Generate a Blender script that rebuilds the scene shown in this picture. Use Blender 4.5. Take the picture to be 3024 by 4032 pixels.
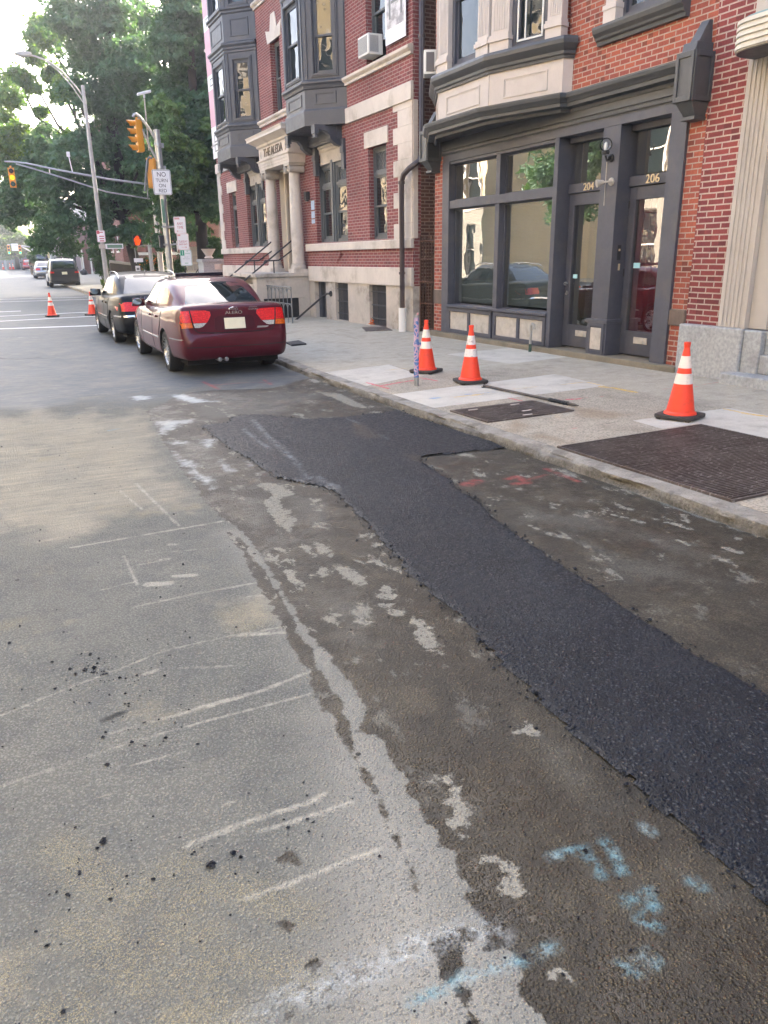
import bpy, bmesh, math, random
import numpy as np
from mathutils import Vector, Matrix
from mathutils.bvhtree import BVHTree
from mathutils.geometry import delaunay_2d_cdt
for o in list(bpy.data.objects): bpy.data.objects.remove(o)
scene = bpy.context.scene
COL = scene.collection
R = math.radians
rng = np.random.default_rng(7)
random.seed(7)

# ------------------------------------------------------------------ camera
# X to the right across the street, Y along the street, Z up; the photographer stands in the road at x=y=0
EYE = 1.57
YAW, PITCH, ROLL, FOC = R(25.69), R(18.37), R(.857), 3034.0
_f = np.array([math.sin(YAW)*math.cos(PITCH), math.cos(YAW)*math.cos(PITCH), -math.sin(PITCH)])
_r = np.array([math.cos(YAW), -math.sin(YAW), 0.0]); _d = np.cross(_f, _r)
AX = np.cos(ROLL)*_r + np.sin(ROLL)*_d
AY = np.cross(_f, AX)
cam = bpy.data.cameras.new('camera'); cam_o = bpy.data.objects.new('camera', cam); COL.objects.link(cam_o)
m = Matrix.Identity(4)
for i in range(3):
    m[i][0], m[i][1], m[i][2] = AX[i], -AY[i], -_f[i]
m[2][3] = EYE
cam_o.matrix_world = m
cam.sensor_fit = 'VERTICAL'; cam.sensor_height = 36; cam.lens = FOC*36/4032
cam.clip_start = .05; cam.clip_end = 2000
scene.camera = cam_o

# ------------------------------------------------------------------ sky, sun, exposure
SUN_AZ, SUN_EL = R(46), R(27)     # azimuth from +Y towards +X
w = bpy.data.worlds.new('World'); scene.world = w; w.use_nodes = True
nt = w.node_tree; nt.nodes.clear()
sky = nt.nodes.new('ShaderNodeTexSky'); sky.sky_type = 'NISHITA'; sky.sun_disc = False
sky.sun_elevation = SUN_EL; sky.sun_rotation = SUN_AZ
sky.air_density = .8; sky.dust_density = 6.0; sky.ozone_density = .2
bg = nt.nodes.new('ShaderNodeBackground'); bg.inputs['Strength'].default_value = .15
wo = nt.nodes.new('ShaderNodeOutputWorld')
nt.links.new(sky.outputs[0], bg.inputs[0]); nt.links.new(bg.outputs[0], wo.inputs[0])
sd = Vector((math.sin(SUN_AZ)*math.cos(SUN_EL), math.cos(SUN_AZ)*math.cos(SUN_EL), math.sin(SUN_EL)))
sun = bpy.data.lights.new('sun', 'SUN'); sun.energy = 4.0; sun.angle = R(.5); sun.color = (1, .93, .82)
sun_o = bpy.data.objects.new('sun', sun); COL.objects.link(sun_o); sun_o.location = sd*60
sun_o.rotation_euler = sd.to_track_quat('Z', 'Y').to_euler()
scene.view_settings.view_transform = 'Standard'; scene.view_settings.look = 'None'
scene.view_settings.gamma = 1; scene.view_settings.exposure = 3.1
scene.render.film_transparent = False
try:
    scene.cycles.max_bounces = 6; scene.cycles.diffuse_bounces = 3; scene.cycles.glossy_bounces = 3
    scene.cycles.transparent_max_bounces = 8; scene.cycles.use_denoising = True
    scene.cycles.sample_clamp_indirect = 4; scene.cycles.caustics_reflective = False; scene.cycles.caustics_refractive = False
except Exception: pass

# ------------------------------------------------------------------ terrain heights and survey helpers
GY = [-30, 2, 12, 20, 36, 55, 77, 125, 200]; GZ = [0, 0, -.1, -.13, -.13, -.06, .12, .5, 1.0]
def gz(y): return np.interp(y, GY, GZ)
CY = [-6, 1, 2.9, 5.4, 7.5, 10.6, 12, 16, 27]; CX = [3.8, 3.8, 3.80, 3.82, 3.855, 3.93, 4.02, 4.12, 4.25]
def kx(y): return np.interp(y, CY, CX)                 # face of the kerb
def kz(y): return gz(y) + .08                           # its top
def zf(y): return .08 - .006*(np.asarray(y, float)-7)   # pavement along the building line
def sz(x, y):
    t = np.clip((x-kx(y)-.16)/(7.9-kx(y)-.16), 0, 1)
    return kz(y)*(1-t) + zf(y)*t
S0 = 3024/1659.
def survey(u, v, zfun):
    """point of the photo's survey (full-view pixel) carried onto the real ground surface zfun(x, y)"""
    d = AX*((u*S0-1512)/FOC) + AY*((v*S0-2016)/FOC) + _f
    z = 0.0
    for _ in range(5):
        t = (z-EYE)/d[2]; x, y = d[0]*t, d[1]*t; z = float(zfun(x, y))
    return x, y
def road_pt(u, v): return survey(u, v, lambda x, y: gz(y))
def walk_pt(u, v): return survey(u, v, sz)

# ------------------------------------------------------------------ objects
def link(o, parent=None):
    COL.objects.link(o)
    if parent is not None:
        o.parent = parent; o.matrix_parent_inverse = Matrix.Translation(-Vector(parent.location))
    return o
def tag(o, label=None, cat=None, group=None, kind=None):
    if label: o['label'] = label
    if cat: o['category'] = cat
    if group: o['group'] = group
    if kind: o['kind'] = kind
    return o
def thing(name, label, cat, loc, group=None):
    o = bpy.data.objects.new(name, None); o.location = loc; o.empty_display_size = .2
    COL.objects.link(o); return tag(o, label, cat, group)
def dup(root, loc, rotz=0, label=None, scale=None):
    r = root.copy(); COL.objects.link(r); r.location = loc; r.rotation_euler = (0, 0, rotz)
    if label: r['label'] = label
    if scale: r.scale = (scale,)*3
    for ch in list(root.children):
        c = ch.copy(); COL.objects.link(c); c.parent = r
        for g in list(ch.children):
            d = g.copy(); COL.objects.link(d); d.parent = c
    return r

class MB:
    def __init__(s): s.v = []; s.f = []; s.m = []; s.mi = 0; s.cuts = []
    def cut(s): s.cuts.append((len(s.v), len(s.f))); return s      # what follows becomes a piece of its own
    def add(s, vs, fs):
        b = len(s.v); s.v.extend([tuple(map(float, p)) for p in vs])
        for f in fs: s.f.append([b+i for i in f]); s.m.append(s.mi)
        return s
    def box(s, x0, x1, y0, y1, z0, z1):
        x0, x1 = sorted((x0, x1)); y0, y1 = sorted((y0, y1)); z0, z1 = sorted((z0, z1))
        v = [(x, y, z) for z in (z0, z1) for x, y in ((x0, y0), (x1, y0), (x1, y1), (x0, y1))]
        return s.add(v, [(3, 2, 1, 0), (4, 5, 6, 7), (0, 1, 5, 4), (1, 2, 6, 5), (2, 3, 7, 6), (3, 0, 4, 7)])
    def hexa(s, b, t):      # bottom quad, top quad (counter-clockwise seen from above)
        return s.add(list(b)+list(t), [(3, 2, 1, 0), (4, 5, 6, 7), (0, 1, 5, 4), (1, 2, 6, 5), (2, 3, 7, 6), (3, 0, 4, 7)])
    def prism(s, P, poly, d0, d1):      # polygon (a,b) -> P(a,b,d)
        n = len(poly)
        s.add([P(a, b, d0) for a, b in poly]+[P(a, b, d1) for a, b in poly],
              [tuple(range(n))[::-1], tuple(range(n, 2*n))]+[(i, (i+1) % n, n+(i+1) % n, n+i) for i in range(n)])
        return s
    def tube(s, pts, r, n=10, cap=True):
        pts = [Vector(p) for p in pts]; k = len(pts)
        rs = r if isinstance(r, (list, tuple)) else [r]*k
        ring = []; ref = None
        for i, p in enumerate(pts):
            t = (pts[min(i+1, k-1)]-pts[max(i-1, 0)]).normalized()
            if ref is None:
                ref = t.orthogonal().normalized()
            ref = (ref-t*ref.dot(t)).normalized(); b = t.cross(ref)
            ring.append([p+(ref*math.cos(2*math.pi*j/n)+b*math.sin(2*math.pi*j/n))*rs[i] for j in range(n)])
        fs = [(i*n+j, i*n+(j+1) % n, (i+1)*n+(j+1) % n, (i+1)*n+j) for i in range(k-1) for j in range(n)]
        if cap: fs += [tuple(range(n))[::-1], tuple(range((k-1)*n, k*n))]
        return s.add([q for rr in ring for q in rr], fs)
    def lathe(s, prof, c, n=24, axis='z', a0=0, a1=2*math.pi):
        full = abs(a1-a0-2*math.pi) < 1e-6; k = n if full else n+1
        vs = []
        for rr, h in prof:
            for j in range(k):
                a = a0+(a1-a0)*j/n; p, q = rr*math.cos(a), rr*math.sin(a)
                vs.append({'z': (c[0]+p, c[1]+q, c[2]+h), 'x': (c[0]+h, c[1]+p, c[2]+q), 'y': (c[0]+q, c[1]+h, c[2]+p)}[axis])
        fs = []
        for i in range(len(prof)-1):
            for j in range(n):
                j2 = (j+1) % k
                fs.append((i*k+j, i*k+j2, (i+1)*k+j2, (i+1)*k+j))
        return s.add(vs, fs)
    def sweep(s, path, prof, closed_prof=True):     # profile (outward d, z); outward is left of the path
        P = [np.array(p, float) for p in path]; n = len(P); rows = []
        for i in range(n):
            ds = []
            if i > 0: ds.append(P[i]-P[i-1])
            if i < n-1: ds.append(P[i+1]-P[i])
            ns = [np.array([-d[1], d[0]])/np.hypot(*d) for d in ds]
            nn = ns[0] if len(ns) == 1 else (ns[0]+ns[1])/max(.2, 1+ns[0]@ns[1])
            rows.append([(P[i][0]+nn[0]*d, P[i][1]+nn[1]*d, z) for d, z in prof])
        k = len(prof); kk = k if closed_prof else k-1
        fs = [(i*k+j, (i+1)*k+j, (i+1)*k+(j+1) % k, i*k+(j+1) % k) for i in range(n-1) for j in range(kk)]
        if closed_prof: fs += [tuple(range(k)), tuple(range((n-1)*k, n*k))[::-1]]
        return s.add([q for r_ in rows for q in r_], fs)
    def mesh(s, name, mats, smooth=True, ang=32):
        me = bpy.data.meshes.new(name); me.from_pydata(s.v, [], s.f)
        for mm in mats: me.materials.append(mm)
        if len(mats) > 1: me.polygons.foreach_set('material_index', s.m)
        me.update()
        bm = bmesh.new(); bm.from_mesh(me); bmesh.ops.recalc_face_normals(bm, faces=bm.faces); bm.to_mesh(me); bm.free()
        if smooth:
            me.polygons.foreach_set('use_smooth', [True]*len(me.polygons))
            try: me.set_sharp_from_angle(angle=R(ang))
            except Exception: pass
        return me
    def build(s, name, mats, parent=None, smooth=True, ang=32, bevel=0):
        if not isinstance(mats, (list, tuple)): mats = [mats]
        if s.cuts:
            ends = s.cuts+[(len(s.v), len(s.f))]; v0 = f0 = 0; last = None
            for v1, f1 in ends:
                if f1 > f0:
                    q = MB(); q.v = s.v[v0:v1]; q.f = [[i-v0 for i in f] for f in s.f[f0:f1]]; q.m = s.m[f0:f1]
                    last = q.build(name, mats, parent, smooth, ang, bevel)
                v0, f0 = v1, f1
            return last
        o = bpy.data.objects.new(name, s.mesh(name, mats, smooth, ang)); link(o, parent)
        if bevel:
            b = o.modifiers.new('edge', 'BEVEL'); b.width = bevel; b.segments = 2; b.limit_method = 'ANGLE'; b.angle_limit = R(40)
            b.harden_normals = False
        return o
class Fr:       # a vertical plane: u along, z up, d outward (left of the direction)
    def __init__(s, p0, p1):
        s.o = np.array(p0, float); d = np.array(p1, float)-s.o; s.L = np.hypot(*d); s.u = d/s.L; s.n = np.array([-s.u[1], s.u[0]])
    def P(s, u, z, d=0):
        q = s.o+s.u*u+s.n*d; return (q[0], q[1], z)
    def box(s, mb, u0, u1, z0, z1, d0, d1):
        a, b = sorted((d0, d1))
        mb.hexa([s.P(u0, z0, a), s.P(u0, z0, b), s.P(u1, z0, b), s.P(u1, z0, a)][::-1], [s.P(u0, z1, a), s.P(u0, z1, b), s.P(u1, z1, b), s.P(u1, z1, a)][::-1])
    def quad(s, mb, u0, u1, z0, z1, d): mb.add([s.P(u0, z0, d), s.P(u1, z0, d), s.P(u1, z1, d), s.P(u0, z1, d)], [(0, 1, 2, 3)])
    def ring(s, mb, u0, u1, z0, z1, w, d0, d1, wb=None, wt=None):    # four bars round a rectangle
        wb = w if wb is None else wb; wt = w if wt is None else wt
        s.box(mb, u0, u0+w, z0, z1, d0, d1); s.box(mb, u1-w, u1, z0, z1, d0, d1)
        s.box(mb, u0+w, u1-w, z0, z0+wb, d0, d1); s.box(mb, u0+w, u1-w, z1-wt, z1, d0, d1)
def wall(mb, F, u0, u1, z0, z1, holes=(), reveal=.15):
    us = sorted({u0, u1, *[h[0] for h in holes], *[h[1] for h in holes]}); zs = sorted({z0, z1, *[h[2] for h in holes], *[h[3] for h in holes]})
    for a, b in zip(us, us[1:]):
        for c, d in zip(zs, zs[1:]):
            um, zm = (a+b)/2, (c+d)/2
            if any(h[0] < um < h[1] and h[2] < zm < h[3] for h in holes): continue
            F.quad(mb, a, b, c, d, 0)
    for h in holes:
        a, b, c, d = h[:4]; e = -(h[4] if len(h) > 4 else reveal)
        for q in ([(a, c), (a, d)], [(b, c), (b, d)], [(a, c), (b, c)], [(a, d), (b, d)]):
            (p, r_), (p2, r2) = q
            mb.add([F.P(p, r_, 0), F.P(p2, r2, 0), F.P(p2, r2, e), F.P(p, r_, e)], [(0, 1, 2, 3)])

def text(body, size, P, right, up, mat, parent, name='lettering', ext=.004, align='CENTER', sx=1.0):
    c = bpy.data.curves.new(name, 'FONT'); c.body = body; c.size = size; c.extrude = ext; c.align_x = align; c.align_y = 'CENTER'; c.space_character = 1.0
    tmp = bpy.data.objects.new(name, c); COL.objects.link(tmp); dg = bpy.context.evaluated_depsgraph_get(); dg.update()
    me = bpy.data.meshes.new_from_object(tmp.evaluated_get(dg)); bpy.data.objects.remove(tmp); bpy.data.curves.remove(c)
    me.materials.clear(); me.materials.append(mat); o = bpy.data.objects.new(name, me)
    r_ = Vector(right).normalized(); u_ = Vector(up).normalized(); n_ = r_.cross(u_)
    mm = Matrix.Identity(4)
    for i in range(3): mm[i][0], mm[i][1], mm[i][2], mm[i][3] = r_[i]*sx, u_[i], n_[i], P[i]
    link(o, parent)
    if parent is not None and parent.type != 'EMPTY':
        o.matrix_parent_inverse = Matrix.Identity(4)
    o.matrix_basis = mm
    return o
# ------------------------------------------------------------------ material building blocks
class NT:
    def __init__(s, name):
        s.mat = bpy.data.materials.new(name); s.mat.use_nodes = True
        s.t = s.mat.node_tree; s.t.nodes.clear()
        s.out = s.t.nodes.new('ShaderNodeOutputMaterial')
        s.geo = None
    def n(s, typ, **kw):
        x = s.t.nodes.new(typ)
        for k, v in kw.items(): setattr(x, k, v)
        return x
    def put(s, sock, v):
        if v is None: return
        if isinstance(v, bpy.types.NodeSocket): s.t.links.new(v, sock)
        elif isinstance(v, (tuple, list)) and len(v) == 3 and sock.type == 'RGBA': sock.default_value = (*v, 1)
        else: sock.default_value = v
    def pos(s):
        if s.geo is None: s.geo = s.n('ShaderNodeNewGeometry')
        return s.geo.outputs['Position']
    def obj(s): return s.n('ShaderNodeTexCoord').outputs['Object']
    def xyz(s, v=None):
        x = s.n('ShaderNodeSeparateXYZ'); s.put(x.inputs[0], v or s.pos()); return x.outputs
    def comb(s, x, y, z):
        c = s.n('ShaderNodeCombineXYZ')
        for i, v in enumerate((x, y, z)): s.put(c.inputs[i], v)
        return c.outputs[0]
    def scale(s, v, k):
        x = s.n('ShaderNodeVectorMath', operation='MULTIPLY'); s.put(x.inputs[0], v); x.inputs[1].default_value = k; return x.outputs[0]
    def noise(s, scale, detail=3, rough=.55, v=None, col=False, dist=0):
        x = s.n('ShaderNodeTexNoise'); s.put(x.inputs['Vector'], v or s.pos()); x.inputs['Scale'].default_value = scale
        x.inputs['Detail'].default_value = detail; x.inputs['Roughness'].default_value = rough; x.inputs['Distortion'].default_value = dist
        return x.outputs['Color' if col else 'Fac']
    def vor(s, scale, feature='F1', out='Distance', v=None, rand=1):
        x = s.n('ShaderNodeTexVoronoi', feature=feature); s.put(x.inputs['Vector'], v or s.pos()); x.inputs['Scale'].default_value = scale
        x.inputs['Randomness'].default_value = rand
        return x.outputs[out]
    def m(s, op, a, b=None, c=None, clamp=False):
        x = s.n('ShaderNodeMath', operation=op, use_clamp=clamp); s.put(x.inputs[0], a); s.put(x.inputs[1], b)
        if c is not None: s.put(x.inputs[2], c)
        return x.outputs[0]
    def sm(s, x, lo, hi, a=0., b=1.):
        q = s.n('ShaderNodeMapRange', interpolation_type='SMOOTHSTEP'); s.put(q.inputs[0], x)
        q.inputs[1].default_value = lo; q.inputs[2].default_value = hi; q.inputs[3].default_value = a; q.inputs[4].default_value = b
        return q.outputs[0]
    def lin(s, x, lo, hi, a=0., b=1.):
        q = s.n('ShaderNodeMapRange'); s.put(q.inputs[0], x)
        q.inputs[1].default_value = lo; q.inputs[2].default_value = hi; q.inputs[3].default_value = a; q.inputs[4].default_value = b
        return q.outputs[0]
    def mix(s, f, a, b, blend='MIX'):
        x = s.n('ShaderNodeMix', data_type='RGBA', blend_type=blend)
        s.put(x.inputs[0], f); s.put(x.inputs[6], a); s.put(x.inputs[7], b); return x.outputs[2]
    def mul(s, c, f): # colour times factor
        return s.mix(1.0, c, s.comb(f, f, f), 'MULTIPLY') if isinstance(f, bpy.types.NodeSocket) else s.mix(1.0, c, (f, f, f), 'MULTIPLY')
    def attr(s, name): return s.n('ShaderNodeAttribute', attribute_name=name).outputs['Fac']
    def bump(s, h, strength=.3, dist=.01, normal=None):
        b = s.n('ShaderNodeBump'); s.put(b.inputs['Strength'], strength); b.inputs['Distance'].default_value = dist
        s.put(b.inputs['Height'], h); s.put(b.inputs['Normal'], normal); return b.outputs[0]
    def bsdf(s, color, rough=.6, metal=0., normal=None, spec=.5, coat=0., coat_r=.05, trans=0, ior=None):
        p = s.n('ShaderNodeBsdfPrincipled'); I = p.inputs
        s.put(I['Base Color'], color); s.put(I['Roughness'], rough); s.put(I['Metallic'], metal); s.put(I['Normal'], normal)
        s.put(I['Specular IOR Level'], spec); I['Coat Weight'].default_value = coat; I['Coat Roughness'].default_value = coat_r
        I['Transmission Weight'].default_value = trans
        if ior: I['IOR'].default_value = ior
        return p.outputs[0]
    def done(s, sh): s.t.links.new(sh, s.out.inputs[0]); return s.mat
def pm(name, c, rough=.6, var=.18, sc=6., bump=0., bsc=60., metal=0., spec=.5, coat=0., dirt=None, dsc=1.5, damt=.5):
    """plain painted / stone / metal surface: tone drift, fine speckle, optional dirt patches and relief"""
    t = NT(name)
    n1 = t.noise(sc, 4, .6); n2 = t.noise(sc*9, 2, .6)
    f = t.m('ADD', t.lin(n1, .25, .75, 1-var, 1+var), t.lin(n2, .2, .8, -var*.4, var*.4))
    col = t.mul(c, f)
    if dirt is not None:
        d = t.sm(t.noise(dsc, 5, .65), .5, .72)
        col = t.mix(t.m('MULTIPLY', d, damt), col, dirt)
    nr = t.bump(t.noise(bsc, 3, .6), bump, .01) if bump else None
    rr = t.lin(t.noise(sc*3, 3), .3, .7, max(.02, rough-.08), min(1, rough+.08))
    return t.done(t.bsdf(col, rr, metal, nr, spec, coat))
def brick(name, c1, c2, mortar, bw=.215, bh=.0677, ms=.009, off=.5, dark=.3, mott=.25):
    t = NT(name); p = t.xyz()
    v = t.comb(t.m('ADD', p[0], p[1]), p[2], 0.)
    wob = t.noise(3., 2, .5, col=True)
    vm = t.n('ShaderNodeVectorMath', operation='MULTIPLY_ADD'); t.put(vm.inputs[0], wob); vm.inputs[1].default_value = (.006, .006, 0); t.put(vm.inputs[2], v)
    b = t.n('ShaderNodeTexBrick', offset=off, squash=1.0)
    t.put(b.inputs['Vector'], vm.outputs[0]); b.inputs['Scale'].default_value = 1; b.inputs['Brick Width'].default_value = bw; b.inputs['Row Height'].default_value = bh
    b.inputs['Mortar Size'].default_value = ms; b.inputs['Mortar Smooth'].default_value = .15; b.inputs['Bias'].default_value = 0
    t.put(b.inputs['Color1'], c1); t.put(b.inputs['Color2'], c2); t.put(b.inputs['Mortar'], mortar)
    # a second brick pattern with the same cells picks out odd dark bricks
    col = b.outputs['Color']
    n = t.noise(.55, 4, .6); col = t.mul(col, t.lin(n, .3, .7, 1-mott, 1+mott))
    cellv = t.comb(t.m('FLOOR', t.m('DIVIDE', t.m('ADD', p[0], p[1]), bw*.5)), t.m('FLOOR', t.m('DIVIDE', p[2], bh)), 0.)
    wn = t.n('ShaderNodeTexWhiteNoise', noise_dimensions='2D'); t.put(wn.inputs['Vector'], cellv)
    dk = t.m('MULTIPLY', t.m('GREATER_THAN', wn.outputs['Value'], .9), t.m('SUBTRACT', 1., b.outputs['Fac']))
    col = t.mix(t.m('MULTIPLY', dk, dark), col, (.05, .02, .02))
    col = t.mul(col, t.lin(t.noise(40, 3, .6), .25, .75, .82, 1.16))
    h = t.m('SUBTRACT', t.m('MULTIPLY', t.noise(70, 3), .25), b.outputs['Fac'])
    return t.done(t.bsdf(col, .85, 0, t.bump(h, .6, .006), .3))
def glassy(name, c=(.012, .016, .018), wav=.04, ior=1.75, rough=.012, sc=1.6):
    t = NT(name)
    h = t.noise(sc, 2, .5)
    return t.done(t.bsdf(c, rough, 0, t.bump(h, wav, .25), .5, 0, ior=ior))
def thin_glass(name, tint=(.72, .78, .76), refl=1.0, wav=.03, ior=1.45):
    t = NT(name)
    nr = t.bump(t.noise(1.5, 2, .5), wav, .25)
    fr = t.n('ShaderNodeFresnel'); fr.inputs[0].default_value = ior; t.put(fr.inputs['Normal'], nr)
    tr = t.n('ShaderNodeBsdfTransparent'); t.put(tr.inputs[0], tint)
    gl = t.n('ShaderNodeBsdfGlossy'); gl.inputs['Roughness'].default_value = .01; t.put(gl.inputs['Normal'], nr)
    mx = t.n('ShaderNodeMixShader'); t.put(mx.inputs[0], t.m('MULTIPLY', t.m('ADD', fr.outputs[0], .0), refl, clamp=True)); t.put(mx.inputs[1], tr.outputs[0]); t.put(mx.inputs[2], gl.outputs[0])
    return t.done(mx.outputs[0])
def emit(name, c, s):
    t = NT(name); e = t.n('ShaderNodeEmission'); t.put(e.inputs[0], c); e.inputs[1].default_value = s; return t.done(e.outputs[0])
M = {}
M['brick_apt'] = brick('dark red brick', (.225, .066, .064), (.17, .052, .055), (.31, .225, .20), .21, .0665, .0085)
M['brick_side'] = brick('brown brick', (.105, .05, .036), (.07, .036, .03), (.19, .15, .12), .21, .0677, .011)
M['brick_shop'] = brick('orange red brick', (.345, .098, .058), (.25, .068, .052), (.37, .285, .235), .19, .0665, .008, dark=.5)
M['brick_next'] = brick('plum red brick', (.245, .058, .052), (.18, .045, .048), (.42, .335, .285), .23, .0677, .009, dark=.35)
M['brick_far'] = brick('far brick', (.20, .07, .055), (.15, .055, .05), (.22, .17, .15), .22, .08, .01)
M['lime'] = pm('limestone', (.56, .51, .455), .85, .12, 1.2, .12, 90, dirt=(.2, .16, .11), dsc=1.1, damt=.55)
M['lime_dirty'] = pm('weathered limestone', (.45, .41, .36), .85, .16, 1.4, .15, 60, dirt=(.12, .105, .085), dsc=1.6, damt=.7)
M['cream'] = pm('cream painted wall', (.60, .54, .44), .75, .06, 1.5)
M['granite'] = pm('grey granite', (.33, .345, .35), .7, .3, 24, .2, 150, dirt=(.16, .155, .15), dsc=1.2)
M['bluestone'] = pm('bluestone base', (.20, .18, .145), .85, .2, 3, .15, 60, dirt=(.09, .085, .06), dsc=2)
M['slate'] = pm('slate blue paint', (.062, .066, .085), .5, .14, 3, .05, 80, dirt=(.12, .105, .09), dsc=2.5, damt=.35)
M['apt_grey'] = pm('apartment grey paint', (.057, .062, .075), .5, .12, 2.2, .05, 80)
M['apt_sash'] = pm('sash grey paint', (.088, .098, .102), .5, .1, 3)
M['cornice_grey'] = pm('cornice grey paint', (.06, .064, .068), .45, .16, 4, .05, 90)
M['light_trim'] = pm('pale grey trim', (.50, .455, .42), .55, .07, 3, .04, 60, dirt=(.3, .27, .24), dsc=2.2, damt=.35)
M['panel_old'] = pm('peeling cream panel', (.44, .41, .36), .7, .18, 9, .2, 40, dirt=(.2, .17, .13), dsc=4, damt=.5)
M['notice'] = pm('pale blue paper', (.36, .47, .60), .7, .2, 14)
M['white'] = pm('white paint', (.66, .66, .63), .5, .08, 3)
M['dark'] = pm('dark interior', (.012, .012, .013), .8, .2, 2)
M['black_iron'] = pm('black iron', (.02, .02, .022), .5, .2, 10)
M['rust_iron'] = pm('rusty iron', (.085, .042, .028), .75, .3, 12, .1, 80)
M['grey_iron'] = pm('grey painted iron', (.15, .16, .165), .5, .12, 8)
M['downpipe'] = pm('brown downpipe', (.05, .038, .04), .4, .12, 5, coat=.2)
M['pvc'] = pm('white plastic pipe', (.72, .72, .70), .4, .05, 5)
M['galv'] = pm('galvanised steel', (.36, .37, .37), .38, .14, 7, metal=.75)
M['galv_pale'] = pm('weathered grey pole', (.33, .33, .31), .6, .12, 5, metal=.2)
M['signal_yellow'] = pm('signal yellow', (.62, .26, .02), .45, .08, 4)
M['sign_white'] = pm('sign white', (.72, .72, .74), .4, .03, 3)
M['sign_black'] = pm('sign black', (.02, .02, .03), .5, .02)
M['sign_red'] = pm('faded red sign ink', (.45, .08, .10), .6, .15, 12)
M['sign_pink'] = pm('bleached pink sign ink', (.62, .30, .30), .6, .15, 12)
M['sign_green'] = pm('sign green', (.02, .27, .16), .5, .1, 12)
M['street_green'] = pm('street sign green', (.12, .22, .15), .5, .1, 6)
M['gold'] = pm('brass numeral', (.62, .50, .32), .35, .08, 5, metal=.3)
M['steel'] = pm('satin steel', (.5, .5, .48), .3, .06, 5, metal=.9)
M['bezel'] = pm('lamp glass rim', (.6, .6, .58), .15, .05)
M['glass_apt'] = glassy('apartment window glass', (.014, .019, .02), .09, 1.75)
M['glass_shop'] = thin_glass('shop glass', (.74, .80, .78), .50, .008)
M['blind'] = pm('blind slat', (.17, .185, .18), .6, .06, 3)
M['curtain_red'] = pm('dark red curtain', (.17, .006, .016), .85, .2, 8)
M['plaster_in'] = pm('room wall inside', (.20, .18, .13), .9, .1, 2)
M['cone_orange'] = pm('orange cone plastic', (.85, .055, .018), .5, .08, 9, .04, 40, dirt=(.3, .05, .03), dsc=9, damt=.35)
M['cone_band'] = pm('reflective cone band', (.74, .69, .62), .4, .06, 14, dirt=(.35, .28, .24), dsc=11, damt=.5)
M['cone_band_worn'] = pm('worn reflective cone band', (.70, .66, .63), .45, .12, 22, dirt=(.25, .17, .15), dsc=26, damt=.85)
M['rubber'] = pm('dusty rubber', (.045, .04, .037), .85, .25, 12, .2, 80)
M['tyre'] = pm('tyre rubber', (.018, .018, .019), .8, .2, 10, .1, 60)
M['alloy'] = pm('alloy wheel', (.48, .48, .47), .28, .1, 6, metal=.85)
M['chrome'] = pm('chrome', (.7, .7, .7), .12, .03, 4, metal=1)
M['car_glass'] = glassy('car glass', (.010, .016, .016), .03, 1.9, .01, 1.2)
M['mirror'] = pm('mirror glass', (.25, .29, .32), .05, .02, metal=1)
M['blk_plastic'] = pm('black plastic', (.018, .018, .02), .45, .1, 8)
M['under'] = pm('underbody', (.008, .008, .008), .9, .2, 5)
def paint(name, c, metal=.35, rough=.28, coat=.85):
    t = NT(name); fl = t.noise(900, 1, .5)
    col = t.mul(c, t.lin(fl, .3, .7, .85, 1.15)); col = t.mix(t.m('MULTIPLY', t.sm(t.noise(2.2, 5, .65), .5, .8), .10), col, (.07, .06, .05))
    return t.done(t.bsdf(col, rough, metal, None, .12, coat, .02))
M['maroon'] = paint('maroon car paint', (.072, .0035, .012), .0, .4, .7)
M['black_paint'] = paint('black car paint', (.003, .0035, .005), .0, .45, .28)
M['char_paint'] = paint('charcoal car paint', (.035, .037, .042))
M['silver_paint'] = paint('silver car paint', (.32, .33, .34), .6)
M['navy_paint'] = paint('navy car paint', (.014, .018, .03))
M['red_paint'] = paint('red car paint', (.30, .02, .02))
def lens(name, c, em=0):
    t = NT(name)
    v = t.vor(55); col = t.mul(c, t.lin(v, 0, .6, 1.25, .7))
    return t.done(t.bsdf(col, .15, 0, t.bump(v, .3, .01), .4, .25))
M['lens_red'] = lens('red lens', (.80, .012, .012)); M['lens_amber'] = lens('amber lens', (.75, .14, .01)); M['lens_clear'] = lens('clear lens', (.55, .55, .52))
M['plate'] = pm('blank number plate', (.80, .76, .56), .5, .05, 9)
M['lamp_yellow'] = emit('lit yellow lamp', (1, .55, .02), .30)
M['lamp_green'] = emit('lit green lamp', (.05, 1, .45), .28)
M['lamp_hand'] = emit('lit orange hand', (1, .07, .004), .22)
M['lens_dark'] = pm('unlit signal lens', (.05, .02, .02), .2, .1, 9)
M['lens_dark_green'] = pm('unlit green lens', (.03, .07, .06), .2, .1, 9)
M['bark'] = pm('tree bark', (.022, .019, .016), .95, .3, 5, .7, 14)
M['wood'] = pm('weathered wood', (.20, .15, .10), .85, .2, 6, .1, 40)
M['soil'] = pm('planting bed earth', (.07, .055, .04), .95, .3, 5, .4, 20)
def leaf(name, c, c2, tr=.30):
    t = NT(name)
    n = t.noise(.45, 3, .6); n2 = t.noise(7, 2, .6)
    col = t.mul(t.mix(t.sm(n, .35, .65), c, c2), t.lin(n2, .25, .75, .78, 1.22))
    d = t.bsdf(col, .55, 0, None, .3)
    tl = t.n('ShaderNodeBsdfTranslucent'); t.put(tl.inputs[0], t.mix(1, col, (1.5, 1.6, .55), 'MULTIPLY'))
    mx = t.n('ShaderNodeMixShader'); mx.inputs[0].default_value = tr; t.put(mx.inputs[1], d); t.put(mx.inputs[2], tl.outputs[0])
    return t.done(mx.outputs[0])
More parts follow.
